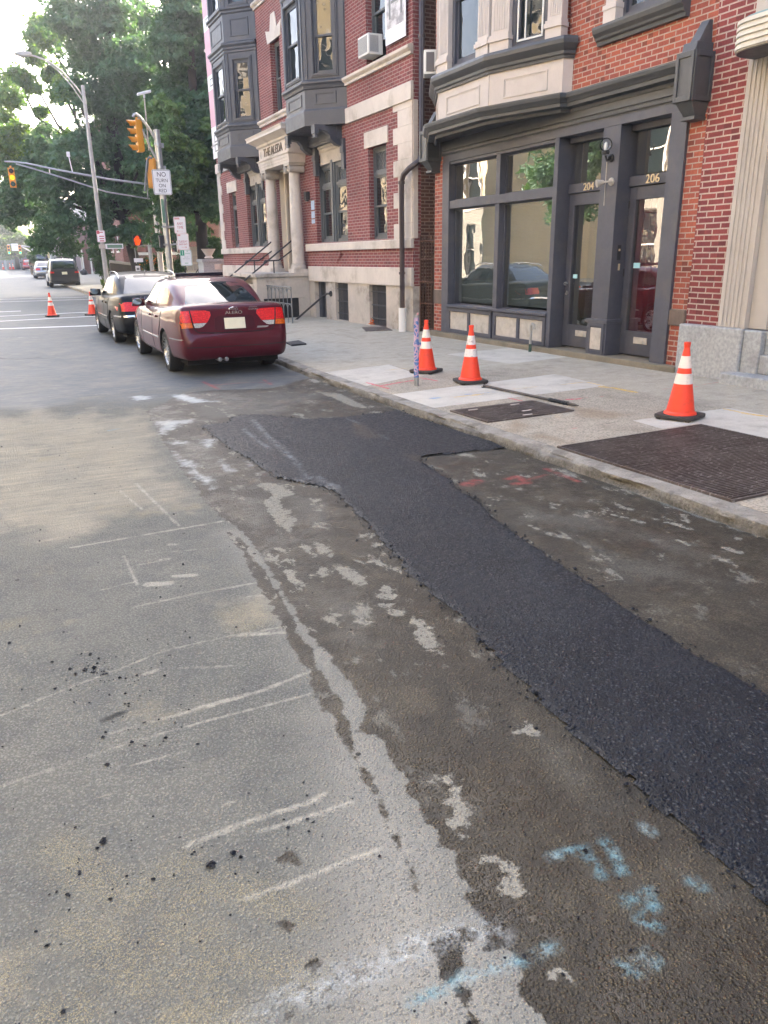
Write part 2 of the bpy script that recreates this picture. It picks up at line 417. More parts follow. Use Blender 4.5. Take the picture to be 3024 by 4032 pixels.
M['leaf_deep'] = leaf('deep green leaf', (.060, .120, .066), (.080, .150, .080))
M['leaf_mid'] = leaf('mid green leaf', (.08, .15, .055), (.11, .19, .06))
M['leaf_lit'] = leaf('yellow green leaf', (.08, .14, .03), (.12, .19, .04), .45)  # sunlight through the leaves is put into this yellower colour
M['leaf_shrub'] = leaf('shrub leaf', (.03, .07, .02), (.05, .10, .03), .3)
M['flower'] = pm('orange flower', (.75, .24, .03), .6, .2, 9)
# ------------------------------------------------------------------ ground: measured outlines of patches, stains, paint marks and painted sky reflections
import mathutils.noise as mnoise
def crop(x0, y0, s): return lambda pts: [((x/s+x0)/S0, (y/s+y0)/S0) for x, y in pts]
A1 = crop(0, 1600, 1.106); A2 = crop(1000, 1700, 1.106); A3 = crop(0, 2700, 1.0972); A4 = crop(1512, 2700, 1.0972)
A5 = crop(500, 1400, 1.508); A6 = crop(1000, 1250, 1.659); A7 = crop(2000, 1500, 1.62); A8 = crop(1500, 1200, 1.0886)
A11 = crop(0, 1200, 2.765)
def rd(px): return np.array([road_pt(u, v) for u, v in px])
def wk(px): return np.array([walk_pt(u, v) for u, v in px])
def seg_dist(P, a, b):
    d = b-a; L = d@d
    t = np.clip(((P-a)@d)/max(L, 1e-9), 0, 1)[:, None]
    return np.hypot(*(P-(a+t*d)).T)
def sdf(P, poly):
    D = np.full(len(P), 9.); ins = np.zeros(len(P), bool); n = len(poly)
    for i in range(n):
        a, b = poly[i], poly[(i+1) % n]
        D = np.minimum(D, seg_dist(P, a, b))
        c = (a[1] > P[:, 1]) != (b[1] > P[:, 1])
        if abs(b[1]-a[1]) > 1e-9: ins ^= c & (P[:, 0] < (b[0]-a[0])*(P[:, 1]-a[1])/(b[1]-a[1])+a[0])
    return np.where(ins, D, -D)
def field(P, shapes):
    out = np.full(len(P), -.25)
    for sh in shapes:
        pts = sh[1]; lo = pts.min(0)-.35; hi = pts.max(0)+.35
        k = np.where((P[:, 0] > lo[0]) & (P[:, 0] < hi[0]) & (P[:, 1] > lo[1]) & (P[:, 1] < hi[1]))[0]
        if not len(k): continue
        Q = P[k]
        if sh[0] == 'poly': v = sdf(Q, pts)
        else:
            v = np.full(len(Q), -.25)
            for a, b in zip(pts, pts[1:]): v = np.maximum(v, sh[2]-seg_dist(Q, a, b))
        out[k] = np.maximum(out[k], v)
    return np.clip(out+.25, 0, .5)
def poly(px, f=rd): return ('poly', f(px))
def line(px, hw, f=rd): return ('line', f(px), hw)

WET_EDGE = A5([(120, 330), (150, 390), (215, 510), (265, 590), (330, 690), (400, 770), (440, 830), (500, 900), (560, 960)]) + \
    A1([(1050, 540), (1090, 585), (1130, 640), (1170, 700), (1210, 760), (1260, 850), (1310, 930), (1370, 1020), (1420, 1070), (1480, 1140), (1530, 1210), (1590, 1300)]) + \
    A3([(1590, 110), (1550, 185), (1655, 240)]) + \
    A4([(40, 330), (100, 420), (150, 540), (220, 620), (250, 690), (300, 720), (330, 800), (400, 880), (360, 920), (420, 1010), (450, 1060), (420, 1160), (540, 1120), (600, 1210), (600, 1320), (660, 1400), (700, 1480), (800, 1700)])
WET = WET_EDGE + [(1659, 2500), (2000, 2500), (2400, 1500), (1659, 1165)] + A7([(1100, 830), (500, 600), (0, 430)]) + \
    A6([(1659, 850), (1300, 720), (940, 610), (640, 470), (380, 390)]) + A5([(860, 195), (480, 208), (330, 225)])
TRACK = A1([(990, 545), (1060, 590), (1095, 650), (1140, 700), (1160, 740), (1190, 790), (1230, 850), (1260, 890), (1290, 960), (1340, 1040), (1390, 1130), (1440, 1210), (1480, 1280), (1490, 1327)]) + \
    A3([(1475, 90), (1510, 160), (1520, 250), (1560, 350), (1620, 430), (1659, 480)]) + A4([(20, 600), (130, 800), (170, 850), (130, 880)]) + \
    A3([(1659, 560), (1590, 430), (1540, 340), (1490, 250), (1450, 170), (1400, 90)]) + \
    A1([(1405, 1327), (1370, 1230), (1330, 1130), (1270, 1050), (1230, 960), (1190, 880), (1130, 790), (1090, 710), (1060, 640), (1015, 590)])
PATCH = A5([(440, 420), (600, 400), (612, 375), (680, 355), (820, 350), (960, 370), (1060, 378), (1280, 370), (1450, 345)]) + \
    A6([(760, 635), (940, 605), (985, 622), (1100, 665), (1250, 712), (1400, 765), (1560, 815), (1655, 858), (1100, 915), (1105, 950), (1180, 1000), (1240, 1035), (1310, 1080), (1335, 1120), (1400, 1160), (1480, 1220)]) + \
    A2([(940, 285), (1000, 320), (1030, 360), (1050, 385), (1110, 420), (1160, 460), (1220, 500), (1300, 555), (1370, 600), (1450, 650), (1520, 700), (1600, 760), (1659, 795)]) + \
    [(1500, 1412), (1600, 1465), (1750, 1560), (1950, 1720), (2200, 2100), (2000, 2400)] + [(1680, 1990)] + \
    A4([(1600, 910), (1560, 860), (1500, 800), (1430, 760), (1390, 710), (1330, 650), (1260, 590), (1170, 530), (1100, 470), (1050, 410), (980, 370), (920, 310), (850, 260)]) + \
    A2([(1390, 1327), (1300, 1240), (1220, 1160), (1140, 1070), (1060, 1000), (990, 920), (950, 860), (870, 790), (800, 730), (750, 690), (700, 640), (650, 600), (630, 560), (600, 530), (560, 490), (520, 440), (480, 390), (430, 345), (385, 300), (350, 265), (280, 240)]) + \
    A5([(960, 750), (880, 725), (830, 690), (760, 640), (640, 570), (560, 520), (470, 450)])
patch_xy = rd(PATCH)
LAY = {
 'wet': [poly(WET), poly(TRACK),
         poly(A4([(210, 1080), (330, 1060), (420, 1080), (350, 1110), (340, 1200), (290, 1260), (250, 1250), (225, 1180)])), poly(A4([(330, 1290), (380, 1310), (370, 1370), (410, 1480), (360, 1480), (330, 1370)]))] +
        [poly(A3([(x-r, y), (x, y-r*.7), (x+r, y), (x, y+r*.7)])) for x, y, r in ((1245, 1035, 34), (1362, 1210, 24), (1317, 1310, 22), (1240, 1420, 24), (1425, 1380, 26), (1240, 745, 26), (1280, 770, 20), (1432, 1318, 18), (1325, 1112, 15), (1468, 1262, 15), (1520, 1265, 14))],
 'dust': [poly([(-400, 880), (30, 900), (90, 878), (150, 902), (210, 872), (260, 896), (300, 880), (330, 895), (372, 985), (420, 1060), (478, 1132), (430, 1158), (380, 1120), (300, 1095), (240, 1128), (190, 1150), (100, 1180), (40, 1160), (-400, 1200)]),
          poly([(510, 1290), (575, 1280), (610, 1350), (560, 1370), (500, 1345)]), poly(A3([(-60, 1170), (60, 1160), (95, 1230), (70, 1350), (-60, 1380)]))],
 'pale': [poly(A1([(1000, 545), (1050, 545), (1130, 640), (1210, 760), (1310, 930), (1420, 1070), (1590, 1300)]) + A3([(1550, 185), (1655, 240)]) + A4([(100, 420), (220, 620), (330, 800), (420, 1010), (600, 1210), (700, 1480), (800, 1700), (-300, 1700), (-250, 1200), (-150, 700), (-260, 100)]) + A1([(1390, 1180), (1250, 950), (1120, 740)]))],
 'dry': [poly(A2(q)) for q in ([(130, 600), (175, 600), (190, 640), (230, 660), (205, 690), (165, 655)], [(350, 580), (430, 590), (450, 620), (500, 650), (460, 665), (400, 655), (380, 620)],
          [(560, 660), (610, 680), (600, 730), (540, 725)], [(545, 750), (600, 745), (660, 790), (600, 795)], [(690, 815), (730, 830), (800, 900), (820, 960), (750, 940), (695, 880)], [(440, 810), (510, 830), (470, 845)],
          [(540, 930), (585, 945), (550, 942)], [(40, 300), (90, 270), (130, 330), (190, 400), (150, 430), (100, 400)], [(280, 580), (330, 600), (310, 660), (290, 640)], [(270, 480), (330, 500), (340, 540), (290, 530)])] +
        [poly(A4(q)) for q in ([(200, 410), (260, 400), (300, 395), (310, 440), (370, 520), (390, 620), (360, 640), (300, 590), (280, 500), (270, 430)], [(440, 740), (500, 740), (560, 800), (605, 850), (580, 910), (500, 890), (480, 870), (540, 830), (500, 780)],
          [(550, 205), (610, 165), (665, 190), (650, 215), (600, 205)], [(740, 1230), (780, 1240), (830, 1290), (790, 1270)])] +
        [line(A7(q), .013) for q in ([(875, 862), (950, 885)], [(1000, 895), (1150, 940)], [(680, 785), (800, 825)], [(1270, 1100), (1450, 1178)], [(680, 855), (870, 905)], [(1080, 1015), (1160, 1050)], [(1350, 1050), (1480, 1100)], [(130, 920), (300, 985)])] +
        [poly(A5(q)) for q in ([(1130, 215), (1260, 225), (1450, 320), (1330, 300), (1220, 250)], [(760, 760), (900, 760), (1000, 830), (900, 850)], [(1080, 140), (1180, 150), (1110, 165)])],
 'lime': [poly(A5(q)) for q in ([(20, 245), (80, 235), (160, 240), (120, 265), (50, 270)], [(160, 390), (250, 385), (400, 375), (400, 395), (320, 410), (300, 440), (230, 445), (240, 470), (200, 465)],
          [(220, 510), (300, 505), (370, 510), (330, 530), (250, 535)], [(430, 500), (540, 490), (510, 540), (470, 555)], [(260, 565), (330, 600), (400, 640), (470, 710), (540, 780), (500, 790), (400, 720), (330, 660)],
          [(530, 600), (580, 640), (650, 690), (600, 700), (560, 650)], [(250, 235), (340, 225), (430, 260), (560, 270), (400, 285), (310, 270)], [(690, 610), (760, 650), (740, 660)], [(750, 690), (830, 690), (800, 708)])] +
         [line(A6([(620, 668), (700, 705)]), .012), line(A6([(820, 775), (870, 802)]), .008)],
 'sky_sheen': [poly(A1([(1040, 400), (1150, 375), (1200, 440), (1180, 520), (1090, 560), (1020, 480)])), poly(A1([(1230, 380), (1420, 400), (1480, 520), (1400, 600), (1310, 560), (1250, 450)])), poly(A1([(1150, 560), (1260, 540), (1300, 600), (1200, 640)])), poly(A1([(1320, 780), (1560, 800), (1659, 900), (1659, 1100), (1480, 1010), (1350, 860)])), poly(A1([(720, 150), (960, 140), (980, 330), (920, 420), (820, 260)])), poly(A5([(330, 225), (900, 200), (1200, 230), (900, 350), (600, 370), (420, 400)])), poly(A7([(30, 800), (500, 830), (1100, 1010), (1659, 1200), (1200, 1130), (500, 960), (0, 900)])), poly(A7([(400, 1000), (900, 1130), (1500, 1290), (700, 1290)])), poly(A4([(640, 200), (900, 330), (1060, 560), (900, 560), (700, 380)])), poly(A4([(1000, 560), (1250, 700), (1600, 1010), (1500, 1080), (1200, 860)]))],  # pale sky reflections on the wet asphalt, painted as colour
 'mud': [poly(A4([(340, 380), (520, 400), (640, 420), (860, 640), (1000, 740), (900, 800), (620, 760), (500, 620), (400, 500)])), poly(A4([(1100, 720), (1300, 760), (1659, 1050), (1659, 1200), (1300, 930), (1150, 900)])),
         poly(A2([(520, 560), (640, 620), (780, 720), (940, 860), (1000, 960), (900, 1010), (760, 860), (640, 720), (560, 640)])), poly(A2([(250, 250), (350, 270), (420, 350), (560, 500), (480, 490), (330, 350)])),
         poly(A6([(240, 560), (420, 545), (700, 590), (940, 610), (760, 640), (560, 655), (330, 640)])), poly(A7([(0, 430), (300, 560), (900, 760), (1659, 1010), (1659, 1290), (800, 1000), (100, 760)])), poly(A2([(770, 130), (1080, 100), (1280, 160), (1659, 260), (1659, 560), (1200, 330), (950, 240)]))],
 'bluep': [line(A4(q), h) for q, h in (([(130, 1370), (250, 1310), (340, 1265), (450, 1230), (600, 1185)], .013), ([(670, 1155), (740, 1120)], .012), ([(720, 740), (800, 712), (870, 708), (900, 760), (940, 820)], .012), ([(950, 665), (990, 720), (1030, 800)], .013),
          ([(1040, 930), (1090, 920), (1145, 890), (1170, 950), (1110, 1010), (1180, 1040)], .012), ([(1030, 1210), (1095, 1240), (1140, 1160), (1185, 1200)], .012))] + [line(A4([(1110, 600), (1150, 632)]), .012), line(A4([(1330, 840), (1380, 875)]), .012), line(A11([(1180, 1370), (1290, 1350)]), .02)],
 'whitep': [line(A3([(1040, 1470), (1250, 1350), (1400, 1295), (1659, 1205)]) + A4([(190, 1105), (390, 1040), (470, 1060)]), .03)],
 'scr': [line(A3(q), h) for q, h in (([(-200, 490), (0, 437), (550, 250), (900, 150), (1340, 35)], .0045), ([(-100, 165), (0, 130), (320, 0)], .004), ([(450, 210), (900, 90), (1180, 10)], .006), ([(810, 690), (1080, 585), (1350, 500), (1400, 470)], .010), ([(1060, 920), (1150, 890), (1480, 765), (1640, 705)], .008),
          ([(1120, 630), (1230, 600), (1530, 500)], .006), ([(560, 345), (800, 285)], .004), ([(960, 520), (1020, 495)], .004), ([(1290, 575), (1400, 560)], .004))] +
        [line(A1(q), h) for q, h in (([(340, 1210), (540, 1135), (700, 1070), (950, 1010), (1230, 960)], .005), ([(310, 615), (600, 565), (970, 500)], .012), ([(650, 640), (1010, 612)], .007), ([(590, 872), (850, 815), (1110, 770)], .010), ([(630, 1166), (680, 1150)], .01), ([(440, 800), (580, 765)], .006),
          ([(860, 1310), (1150, 1235), (1350, 1155)], .008), ([(590, 335), (780, 520)], .010), ([(520, 365), (620, 450)], .008), ([(-100, 345), (0, 335), (190, 305)], .006), ([(0, 200), (170, 185)], .008), ([(0, 240), (160, 230)], .006), ([(540, 650), (600, 780)], .006), ([(1080, 830), (1160, 820)], .008), ([(580, 695), (760, 660)], .006), ([(780, 1140), (1010, 1130)], .007), ([(1010, 1000), (1240, 985)], .012), ([(630, 630), (1000, 545)], .004), ([(700, 668), (735, 664)], .014), ([(740, 600), (770, 602)], .014), ([(650, 775), (735, 770)], .03), ([(760, 740), (850, 735)], .02))] +
        [line(A2([(495, 595), (580, 635)]), .006), line(A11([(0, 1030), (250, 1020), (900, 980), (1180, 970)]), .006), line(A11([(90, 360), (500, 350), (720, 338)]), .03)],
 'yelp': [line(A3(q), h) for q, h in (([(560, 930), (680, 840), (800, 780)], .03), ([(740, 1040), (820, 920), (940, 865), (1100, 910), (1290, 985)], .035), ([(700, 1130), (760, 1060), (900, 1080)], .035), ([(260, 700), (380, 820), (470, 890)], .035), ([(320, 1040), (450, 1100), (600, 1260)], .04), ([(780, 1260), (1000, 1170), (1300, 1255)], .03), ([(210, 1440), (330, 1420)], .03), ([(760, 1460), (900, 1370), (1000, 1440)], .03), ([(0, 1340), (60, 1200)], .02))] + [poly(A1([(960, 900), (1130, 850), (1180, 930), (1060, 990)])), poly(A1([(-50, 970), (40, 940), (100, 930), (-50, 1000)]))],
 'redp': [line(A5(q), h) for q, h in (([(450, 155), (545, 200)], .025), ([(500, 177), (700, 160), (860, 160)], .02), ([(810, 143), (855, 172)], .02))] + [line(A7(q), h) for q, h in (([(0, 625), (60, 610), (120, 650), (40, 655)], .03), ([(-260, 660), (-200, 640)], .05), ([(245, 562), (330, 595), (450, 640)], .02), ([(130, 630), (240, 600)], .015))],
 'crack': [line(A6(q), h) for q, h in (([(0, 622), (100, 615), (180, 622)], .02), ([(120, 460), (230, 520), (300, 560)], .006), ([(160, 445), (250, 440)], .006))] + [line(A11(q), h) for q, h in (([(-60, 575), (60, 590), (240, 592), (440, 570)], .04), ([(380, 590), (600, 578)], .03), ([(1050, 1252), (1250, 1240)], .006))] + [line(A3(q), .012) for q in ([(450, 150), (530, 115)],)],
}
def grid_mesh(name, X, Y, Z, mats, fields, parent=None):
    nr, nc = X.shape
    me = bpy.data.meshes.new(name)
    vs = np.stack([X.ravel(), Y.ravel(), Z.ravel()], 1)
    me.vertices.add(len(vs)); me.vertices.foreach_set('co', vs.ravel())
    i = np.arange(nr*nc).reshape(nr, nc)
    q = np.stack([i[:-1, :-1], i[:-1, 1:], i[1:, 1:], i[1:, :-1]], -1).reshape(-1, 4)
    me.loops.add(q.size); me.loops.foreach_set('vertex_index', q.ravel())
    me.polygons.add(len(q)); me.polygons.foreach_set('loop_start', np.arange(len(q))*4); me.polygons.foreach_set('loop_total', np.full(len(q), 4))
    me.polygons.foreach_set('use_smooth', np.ones(len(q), bool))
    me.update(calc_edges=True)
    for mm in mats: me.materials.append(mm)
    for k, v in fields.items():
        a = me.attributes.new(k, 'FLOAT', 'POINT'); a.data.foreach_set('value', v.astype(np.float32))
    o = bpy.data.objects.new(name, me); link(o, parent); return o

def road_material():
    t = NT('road asphalt'); p = t.xyz()
    big = t.noise(.7, 4, .6); mid = t.noise(5, 4, .65); fine = t.noise(60, 3, .7); streak = t.noise(1, 4, .6, t.scale(t.pos(), (3.0, 18, 1)))
    agg = t.vor(95); aggc = t.vor(95, out='Color'); grit = t.vor(260)
    def edge(name, amp=.05, soft=.012, sc=18, th=.25, detail=5):
        n = t.noise(sc, detail, .7)
        return t.sm(t.m('ADD', t.attr(name), t.m('MULTIPLY', t.m('SUBTRACT', n, .5), amp)), th-soft, th+soft)
    # old dry asphalt with pale stones showing
    col = t.mix(t.sm(big, .35, .7), (.182, .184, .170), (.232, .230, .208))
    col = t.mix(t.m('MULTIPLY', t.sm(mid, .42, .66), .5), col, (.125, .13, .135))
    stone = t.m('MULTIPLY', t.m('LESS_THAN', agg, .32), t.xyz(aggc)[0])
    col = t.mix(t.m('MULTIPLY', stone, .55), col, (.36, .355, .33)); col = t.mix(t.m('MULTIPLY', t.sm(agg, .42, .62), .45), col, (.075, .075, .072))
    # smoother blue-grey asphalt further on
    far = t.sm(t.m('ADD', p[1], t.m('MULTIPLY', t.m('SUBTRACT', t.noise(.9, 5, .65), .5), 4.)), 9.2, 10.8)
    fcol = t.mix(t.sm(t.noise(.35, 4, .6), .3, .7), (.080, .093, .108), (.108, .118, .128))
    fcol = t.mix(t.m('MULTIPLY', t.sm(streak, .45, .66), .7), fcol, (.185, .18, .165)); fcol = t.mix(t.m('MULTIPLY', t.sm(t.noise(1.7, 6, .72), .46, .66), .45), fcol, (.20, .185, .155)); fcol = t.mix(t.m('MULTIPLY', t.sm(t.noise(7, 5, .75), .5, .66), .4), fcol, (.07, .078, .085))
    col = t.mix(far, col, fcol)
    pale = t.sm(t.m('ADD', t.attr('pale'), t.m('MULTIPLY', t.m('SUBTRACT', t.noise(2.0, 6, .7), .5), .45)), .02, .5)
    col = t.mix(t.m('MULTIPLY', pale, .75), col, t.mix(t.sm(fine, .3, .7), (.40, .385, .35), (.27, .262, .24)))
    dust = t.sm(t.m('ADD', t.attr('dust'), t.m('MULTIPLY', t.m('SUBTRACT', t.noise(1.6, 7, .74), .5), 1.15)), .16, .5)
    dcol = t.mix(t.sm(t.noise(2.2, 5, .65), .35, .7), (.42, .375, .295), (.32, .30, .255))
    col = t.mix(t.m('MULTIPLY', dust, t.lin(streak, .3, .7, .85, .35)), col, dcol)
    tanw = t.m('MULTIPLY', t.sm(t.noise(1.1, 5, .7), .56, .70), t.m('SUBTRACT', 1., far))
    col = t.mix(t.m('MULTIPLY', tanw, .6), col, (.34, .30, .215))
    yel = t.sm(t.m('ADD', t.attr('yelp'), t.m('MULTIPLY', t.m('SUBTRACT', mid, .5), .10)), .17, .28)
    col = t.mix(t.m('MULTIPLY', yel, t.m('MULTIPLY', t.sm(grit, .6, .1), .8)), col, (.38, .32, .18))
    scr = t.m('MULTIPLY', edge('scr', .035, .008, 24), t.m('MULTIPLY', t.sm(t.noise(26, 5, .8), .33, .50), t.sm(t.noise(2.2, 3, .6), .30, .55, .35, 1.)))
    col = t.mix(t.m('MULTIPLY', scr, .7), col, (.46, .44, .38))
    fleck = t.m('MULTIPLY', t.sm(t.noise(1, 4, .65, t.scale(t.pos(), (9., 60, 1))), .66, .72), t.m('SUBTRACT', 1., t.m('MULTIPLY', far, .25)))
    col = t.mix(t.m('MULTIPLY', fleck, .6), col, (.38, .35, .29))
    # wet, milled asphalt
    wet0 = edge('wet', .12, .006, 11, detail=7)
    dryspot = t.m('MAXIMUM', t.m('MULTIPLY', edge('dry', .20, .006, 16, detail=7), t.sm(t.noise(34, 5, .78), .36, .46)), t.m('MULTIPLY', t.sm(t.noise(1, 7, .78, t.scale(t.pos(), (5.5, 3.2, 1))), .56, .605), t.lin(p[1], 1.2, 3.2, .0, 1.)))
    wet = t.m('MULTIPLY', wet0, t.m('SUBTRACT', 1., t.m('MULTIPLY', dryspot, .97))); dspot = t.m('MULTIPLY', wet0, dryspot); col = t.mix(t.m('MULTIPLY', dspot, .68), col, t.mix(t.sm(fine, .35, .65), (.40, .38, .325), (.27, .25, .215)))
    wcol = t.mix(t.sm(t.noise(3.2, 7, .75), .38, .62), (.036, .033, .027), (.078, .070, .056))
    wcol = t.mix(t.m('MULTIPLY', t.sm(t.m('ADD', t.attr('mud'), t.m('MULTIPLY', t.m('SUBTRACT', t.noise(2.5, 6, .74), .5), .6)), .10, .36), .95), wcol, t.mix(t.sm(mid, .3, .7), (.066, .048, .025), (.034, .027, .017)))
    wcol = t.mix(t.m('MULTIPLY', t.sm(t.noise(1, 6, .75, t.scale(t.pos(), (6, 2.0, 1))), .50, .66), .75), wcol, (.125, .115, .092)); wcol = t.mix(t.m('MULTIPLY', t.sm(t.noise(1.4, 7, .78), .50, .64), .55), wcol, (.155, .142, .112))
    wcol = t.mix(t.m('MULTIPLY', t.sm(t.m('ADD', t.attr('sky_sheen'), t.m('MULTIPLY', t.m('SUBTRACT', t.noise(4.5, 7, .78), .5), .7)), .2, .42), .62), wcol, (.19, .20, .205)); wcol = t.mix(t.m('MULTIPLY', stone, .5), wcol, (.20, .19, .165)); wcol = t.mix(t.m('MULTIPLY', t.sm(agg, .42, .6), .5), wcol, (.018, .017, .015))  # bluish sky reflection mixed into the wet colour, then stones and gaps
    wcol = t.mix(1., wcol, (.68, .63, .54), 'MULTIPLY'); col = t.mix(wet, col, wcol)
    lime = t.sm(t.m('ADD', t.attr('lime'), t.m('MULTIPLY', t.m('SUBTRACT', t.noise(8, 7, .78), .5), .42)), .22, .34)
    col = t.mix(t.m('MULTIPLY', lime, .8), col, t.mix(t.sm(mid, .35, .65), (.52, .55, .56), (.36, .38, .40)))
    whp = t.m('MULTIPLY', t.sm(t.m('ADD', t.attr('whitep'), t.m('MULTIPLY', t.m('SUBTRACT', mid, .5), .14)), .2, .32), t.sm(t.noise(30, 5, .8), .40, .62))
    col = t.mix(t.m('MULTIPLY', whp, .75), col, (.50, .54, .57))
    blp = t.m('MULTIPLY', edge('bluep', .05, .02, 25), t.sm(t.noise(24, 6, .8), .38, .60))
    col = t.mix(t.m('MULTIPLY', blp, .68), col, t.mix(t.sm(mid, .45, .7), (.17, .36, .44), (.36, .48, .52)))
    rdp = t.m('MULTIPLY', edge('redp', .06, .025, 16), t.sm(t.noise(20, 4, .75), .36, .56))
    col = t.mix(t.m('MULTIPLY', rdp, .55), col, (.42, .05, .055))
    crk = edge('crack', .04, .01, 20)
    col = t.mix(t.m('MULTIPLY', crk, .8), col, (.025, .026, .028))
    spot = t.m('MULTIPLY', t.m('LESS_THAN', t.vor(3.1), .035), t.m('LESS_THAN', mid, .6))
    col = t.mix(t.m('MULTIPLY', spot, .85), col, (.03, .03, .03))
    col = t.mul(col, t.lin(grit, 0, .7, 1.14, .80)); col = t.mul(col, t.lin(fine, .25, .75, .84, 1.16)); col = t.mix(1., col, t.mix(far, (.97, 1.01, .99), (.98, 1.02, 1.02)), 'MULTIPLY')
    # gloss: standing water film between the stones of the wet part
    film = t.sm(t.noise(1.7, 5, .68), .46, .62)
    rwet = t.mix(film, (.58, .58, .58), (.26, .26, .26))
    rough = t.mix(t.m('MULTIPLY', wet, .95), (.88, .88, .88), rwet)
    rough = t.mix(t.m('MULTIPLY', far, .8), rough, (.62, .62, .62))
    nearw = t.m('SUBTRACT', 1., t.m('MULTIPLY', far, .8))
    h = t.m('ADD', t.m('MULTIPLY', t.sm(agg, .05, .55, 1, 0), 1.), t.m('ADD', t.m('MULTIPLY', t.sm(grit, 0, .6, 1, 0), .3), t.m('MULTIPLY', mid, .5)))
    nr = t.bump(h, t.m('MULTIPLY', nearw, .8), .009)
    spec = t.mix(wet, (.2, .2, .2), (.42, .42, .42))
    return t.done(t.bsdf(col, rough, 0, nr, spec))
M['road'] = road_material()
ys = np.geomspace(.55, 24.5, 690); tt = np.linspace(0, 1, 330)
Yg = np.repeat(ys[:, None], len(tt), 1); Xg = -1.3+(kx(Yg)+.03+1.3)*tt[None, :]
Pg = np.stack([Xg.ravel(), Yg.ravel()], 1)
Zg = gz(Yg)
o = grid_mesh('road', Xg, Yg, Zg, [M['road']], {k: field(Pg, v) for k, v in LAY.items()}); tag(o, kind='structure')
# carriageway further out, 6 mm lower, with the side street
yb = np.array(sorted(set(list(np.linspace(-30, 200, 116))+GY))); xb = np.array([-30, -14, -7, -1.3, 3.86, 12, 40, 70])
Yb, Xb = np.meshgrid(yb, xb, indexing='ij')
o = grid_mesh('road_base', Xb, Yb, gz(Yb)-.006, [M['road']], {}); tag(o, kind='structure')

# ------------------------------------------------------------------ fresh asphalt patch
def fresh_material():
    t = NT('fresh asphalt')
    a = t.vor(62); b = t.vor(150); n = t.noise(4, 4, .65); n2 = t.noise(35, 4, .7)
    cobs = t.xyz(t.vor(62, out='Color'))[0]
    col = t.mix(t.sm(n, .3, .7), (.0055, .0100, .0180), (.0095, .0155, .0265))
    col = t.mix(t.m('MULTIPLY', t.m('MULTIPLY', t.m('LESS_THAN', a, .28), t.m('GREATER_THAN', cobs, .62)), .8), col, (.085, .092, .10)); col = t.mix(t.m('MULTIPLY', t.sm(a, .4, .6), .7), col, (.003, .004, .006))
    dustm = t.m('MULTIPLY', t.sm(t.m('ADD', t.attr('lined'), t.m('MULTIPLY', t.m('SUBTRACT', n2, .5), .05)), .22, .28), t.sm(t.noise(14, 4, .7), .38, .56))
    col = t.mix(t.m('MULTIPLY', dustm, .6), col, (.24, .27, .29))
    mudm = t.sm(t.m('ADD', t.attr('mudp'), t.m('MULTIPLY', t.m('SUBTRACT', t.noise(6, 5, .7), .5), .25)), .2, .34)
    col = t.mix(t.m('MULTIPLY', mudm, .75), col, (.075, .058, .042))
    col = t.mix(t.m('MULTIPLY', t.sm(t.noise(1.6, 6, .75), .46, .66), .32), col, (.036, .043, .053)); col = t.mix(t.m('MULTIPLY', t.sm(t.noise(.8, 4, .6), .48, .62), .5), col, (.005, .008, .014))
    h = t.m('ADD', t.m('MULTIPLY', t.sm(a, 0, .5, 1, 0), 1.), t.m('MULTIPLY', t.sm(b, 0, .6, 1, 0), .4))
    rough = t.lin(t.m('ADD', n2, t.m('MULTIPLY', cobs, .3)), .35, .9, .68, .34)
    return t.done(t.bsdf(col, rough, 0, t.bump(h, .9, .010), .28))
M['fresh'] = fresh_material()
def fbm(P, s, o=4): return np.array([mnoise.fractal((x*s, y*s, 3.1), 1.0, 2.1, o) for x, y in P])
st = .019
lo, hi = patch_xy.min(0)-.1, patch_xy.max(0)+.1; lo[1] = max(lo[1], .2)
xs = np.arange(lo[0], hi[0], st)
ysp = np.geomspace(lo[1], hi[1], int(math.log(hi[1]/lo[1])/.0075))
Xp, Yp = np.meshgrid(xs, ysp); P2 = np.stack([Xp.ravel(), Yp.ravel()], 1)
sd0 = np.full(len(P2), -.3); k = np.where((P2[:, 1] > .3))[0]; sd0[k] = sdf(P2[k], patch_xy)
near_edge = np.abs(sd0) < .2
wob = np.zeros(len(P2)); wob[near_edge] = fbm(P2[near_edge], 7)*.012 + fbm(P2[near_edge], 30, 2)*.010
sdp = sd0+wob
sm01 = lambda x: np.clip(x, 0, 1)**2*(3-2*np.clip(x, 0, 1))
ins = sdp > -.004
rel = np.zeros(len(P2)); kk = np.where(sdp > -.05)[0]; rel[kk] = fbm(P2[kk], 24, 2)*.0035+fbm(P2[kk], 2.2, 3)*.006
edge_fade = sm01((sdp+.004)/.035)
Zp = gz(P2[:, 1])+.002+(.011+rel)*edge_fade
keep = ins.reshape(Xp.shape); idx = np.arange(Xp.size).reshape(Xp.shape)
qm = keep[:-1, :-1] & keep[:-1, 1:] & keep[1:, 1:] & keep[1:, :-1]
q = np.stack([idx[:-1, :-1][qm], idx[:-1, 1:][qm], idx[1:, 1:][qm], idx[1:, :-1][qm]], -1)
used = np.unique(q); remap = np.full(Xp.size, -1); remap[used] = np.arange(len(used))
PV = P2[used]
me = bpy.data.meshes.new('asphalt_patch'); me.from_pydata(np.stack([PV[:, 0], PV[:, 1], Zp[used]], 1).tolist(), [], remap[q].tolist())
me.materials.append(M['fresh']); me.polygons.foreach_set('use_smooth', np.ones(len(me.polygons), bool))
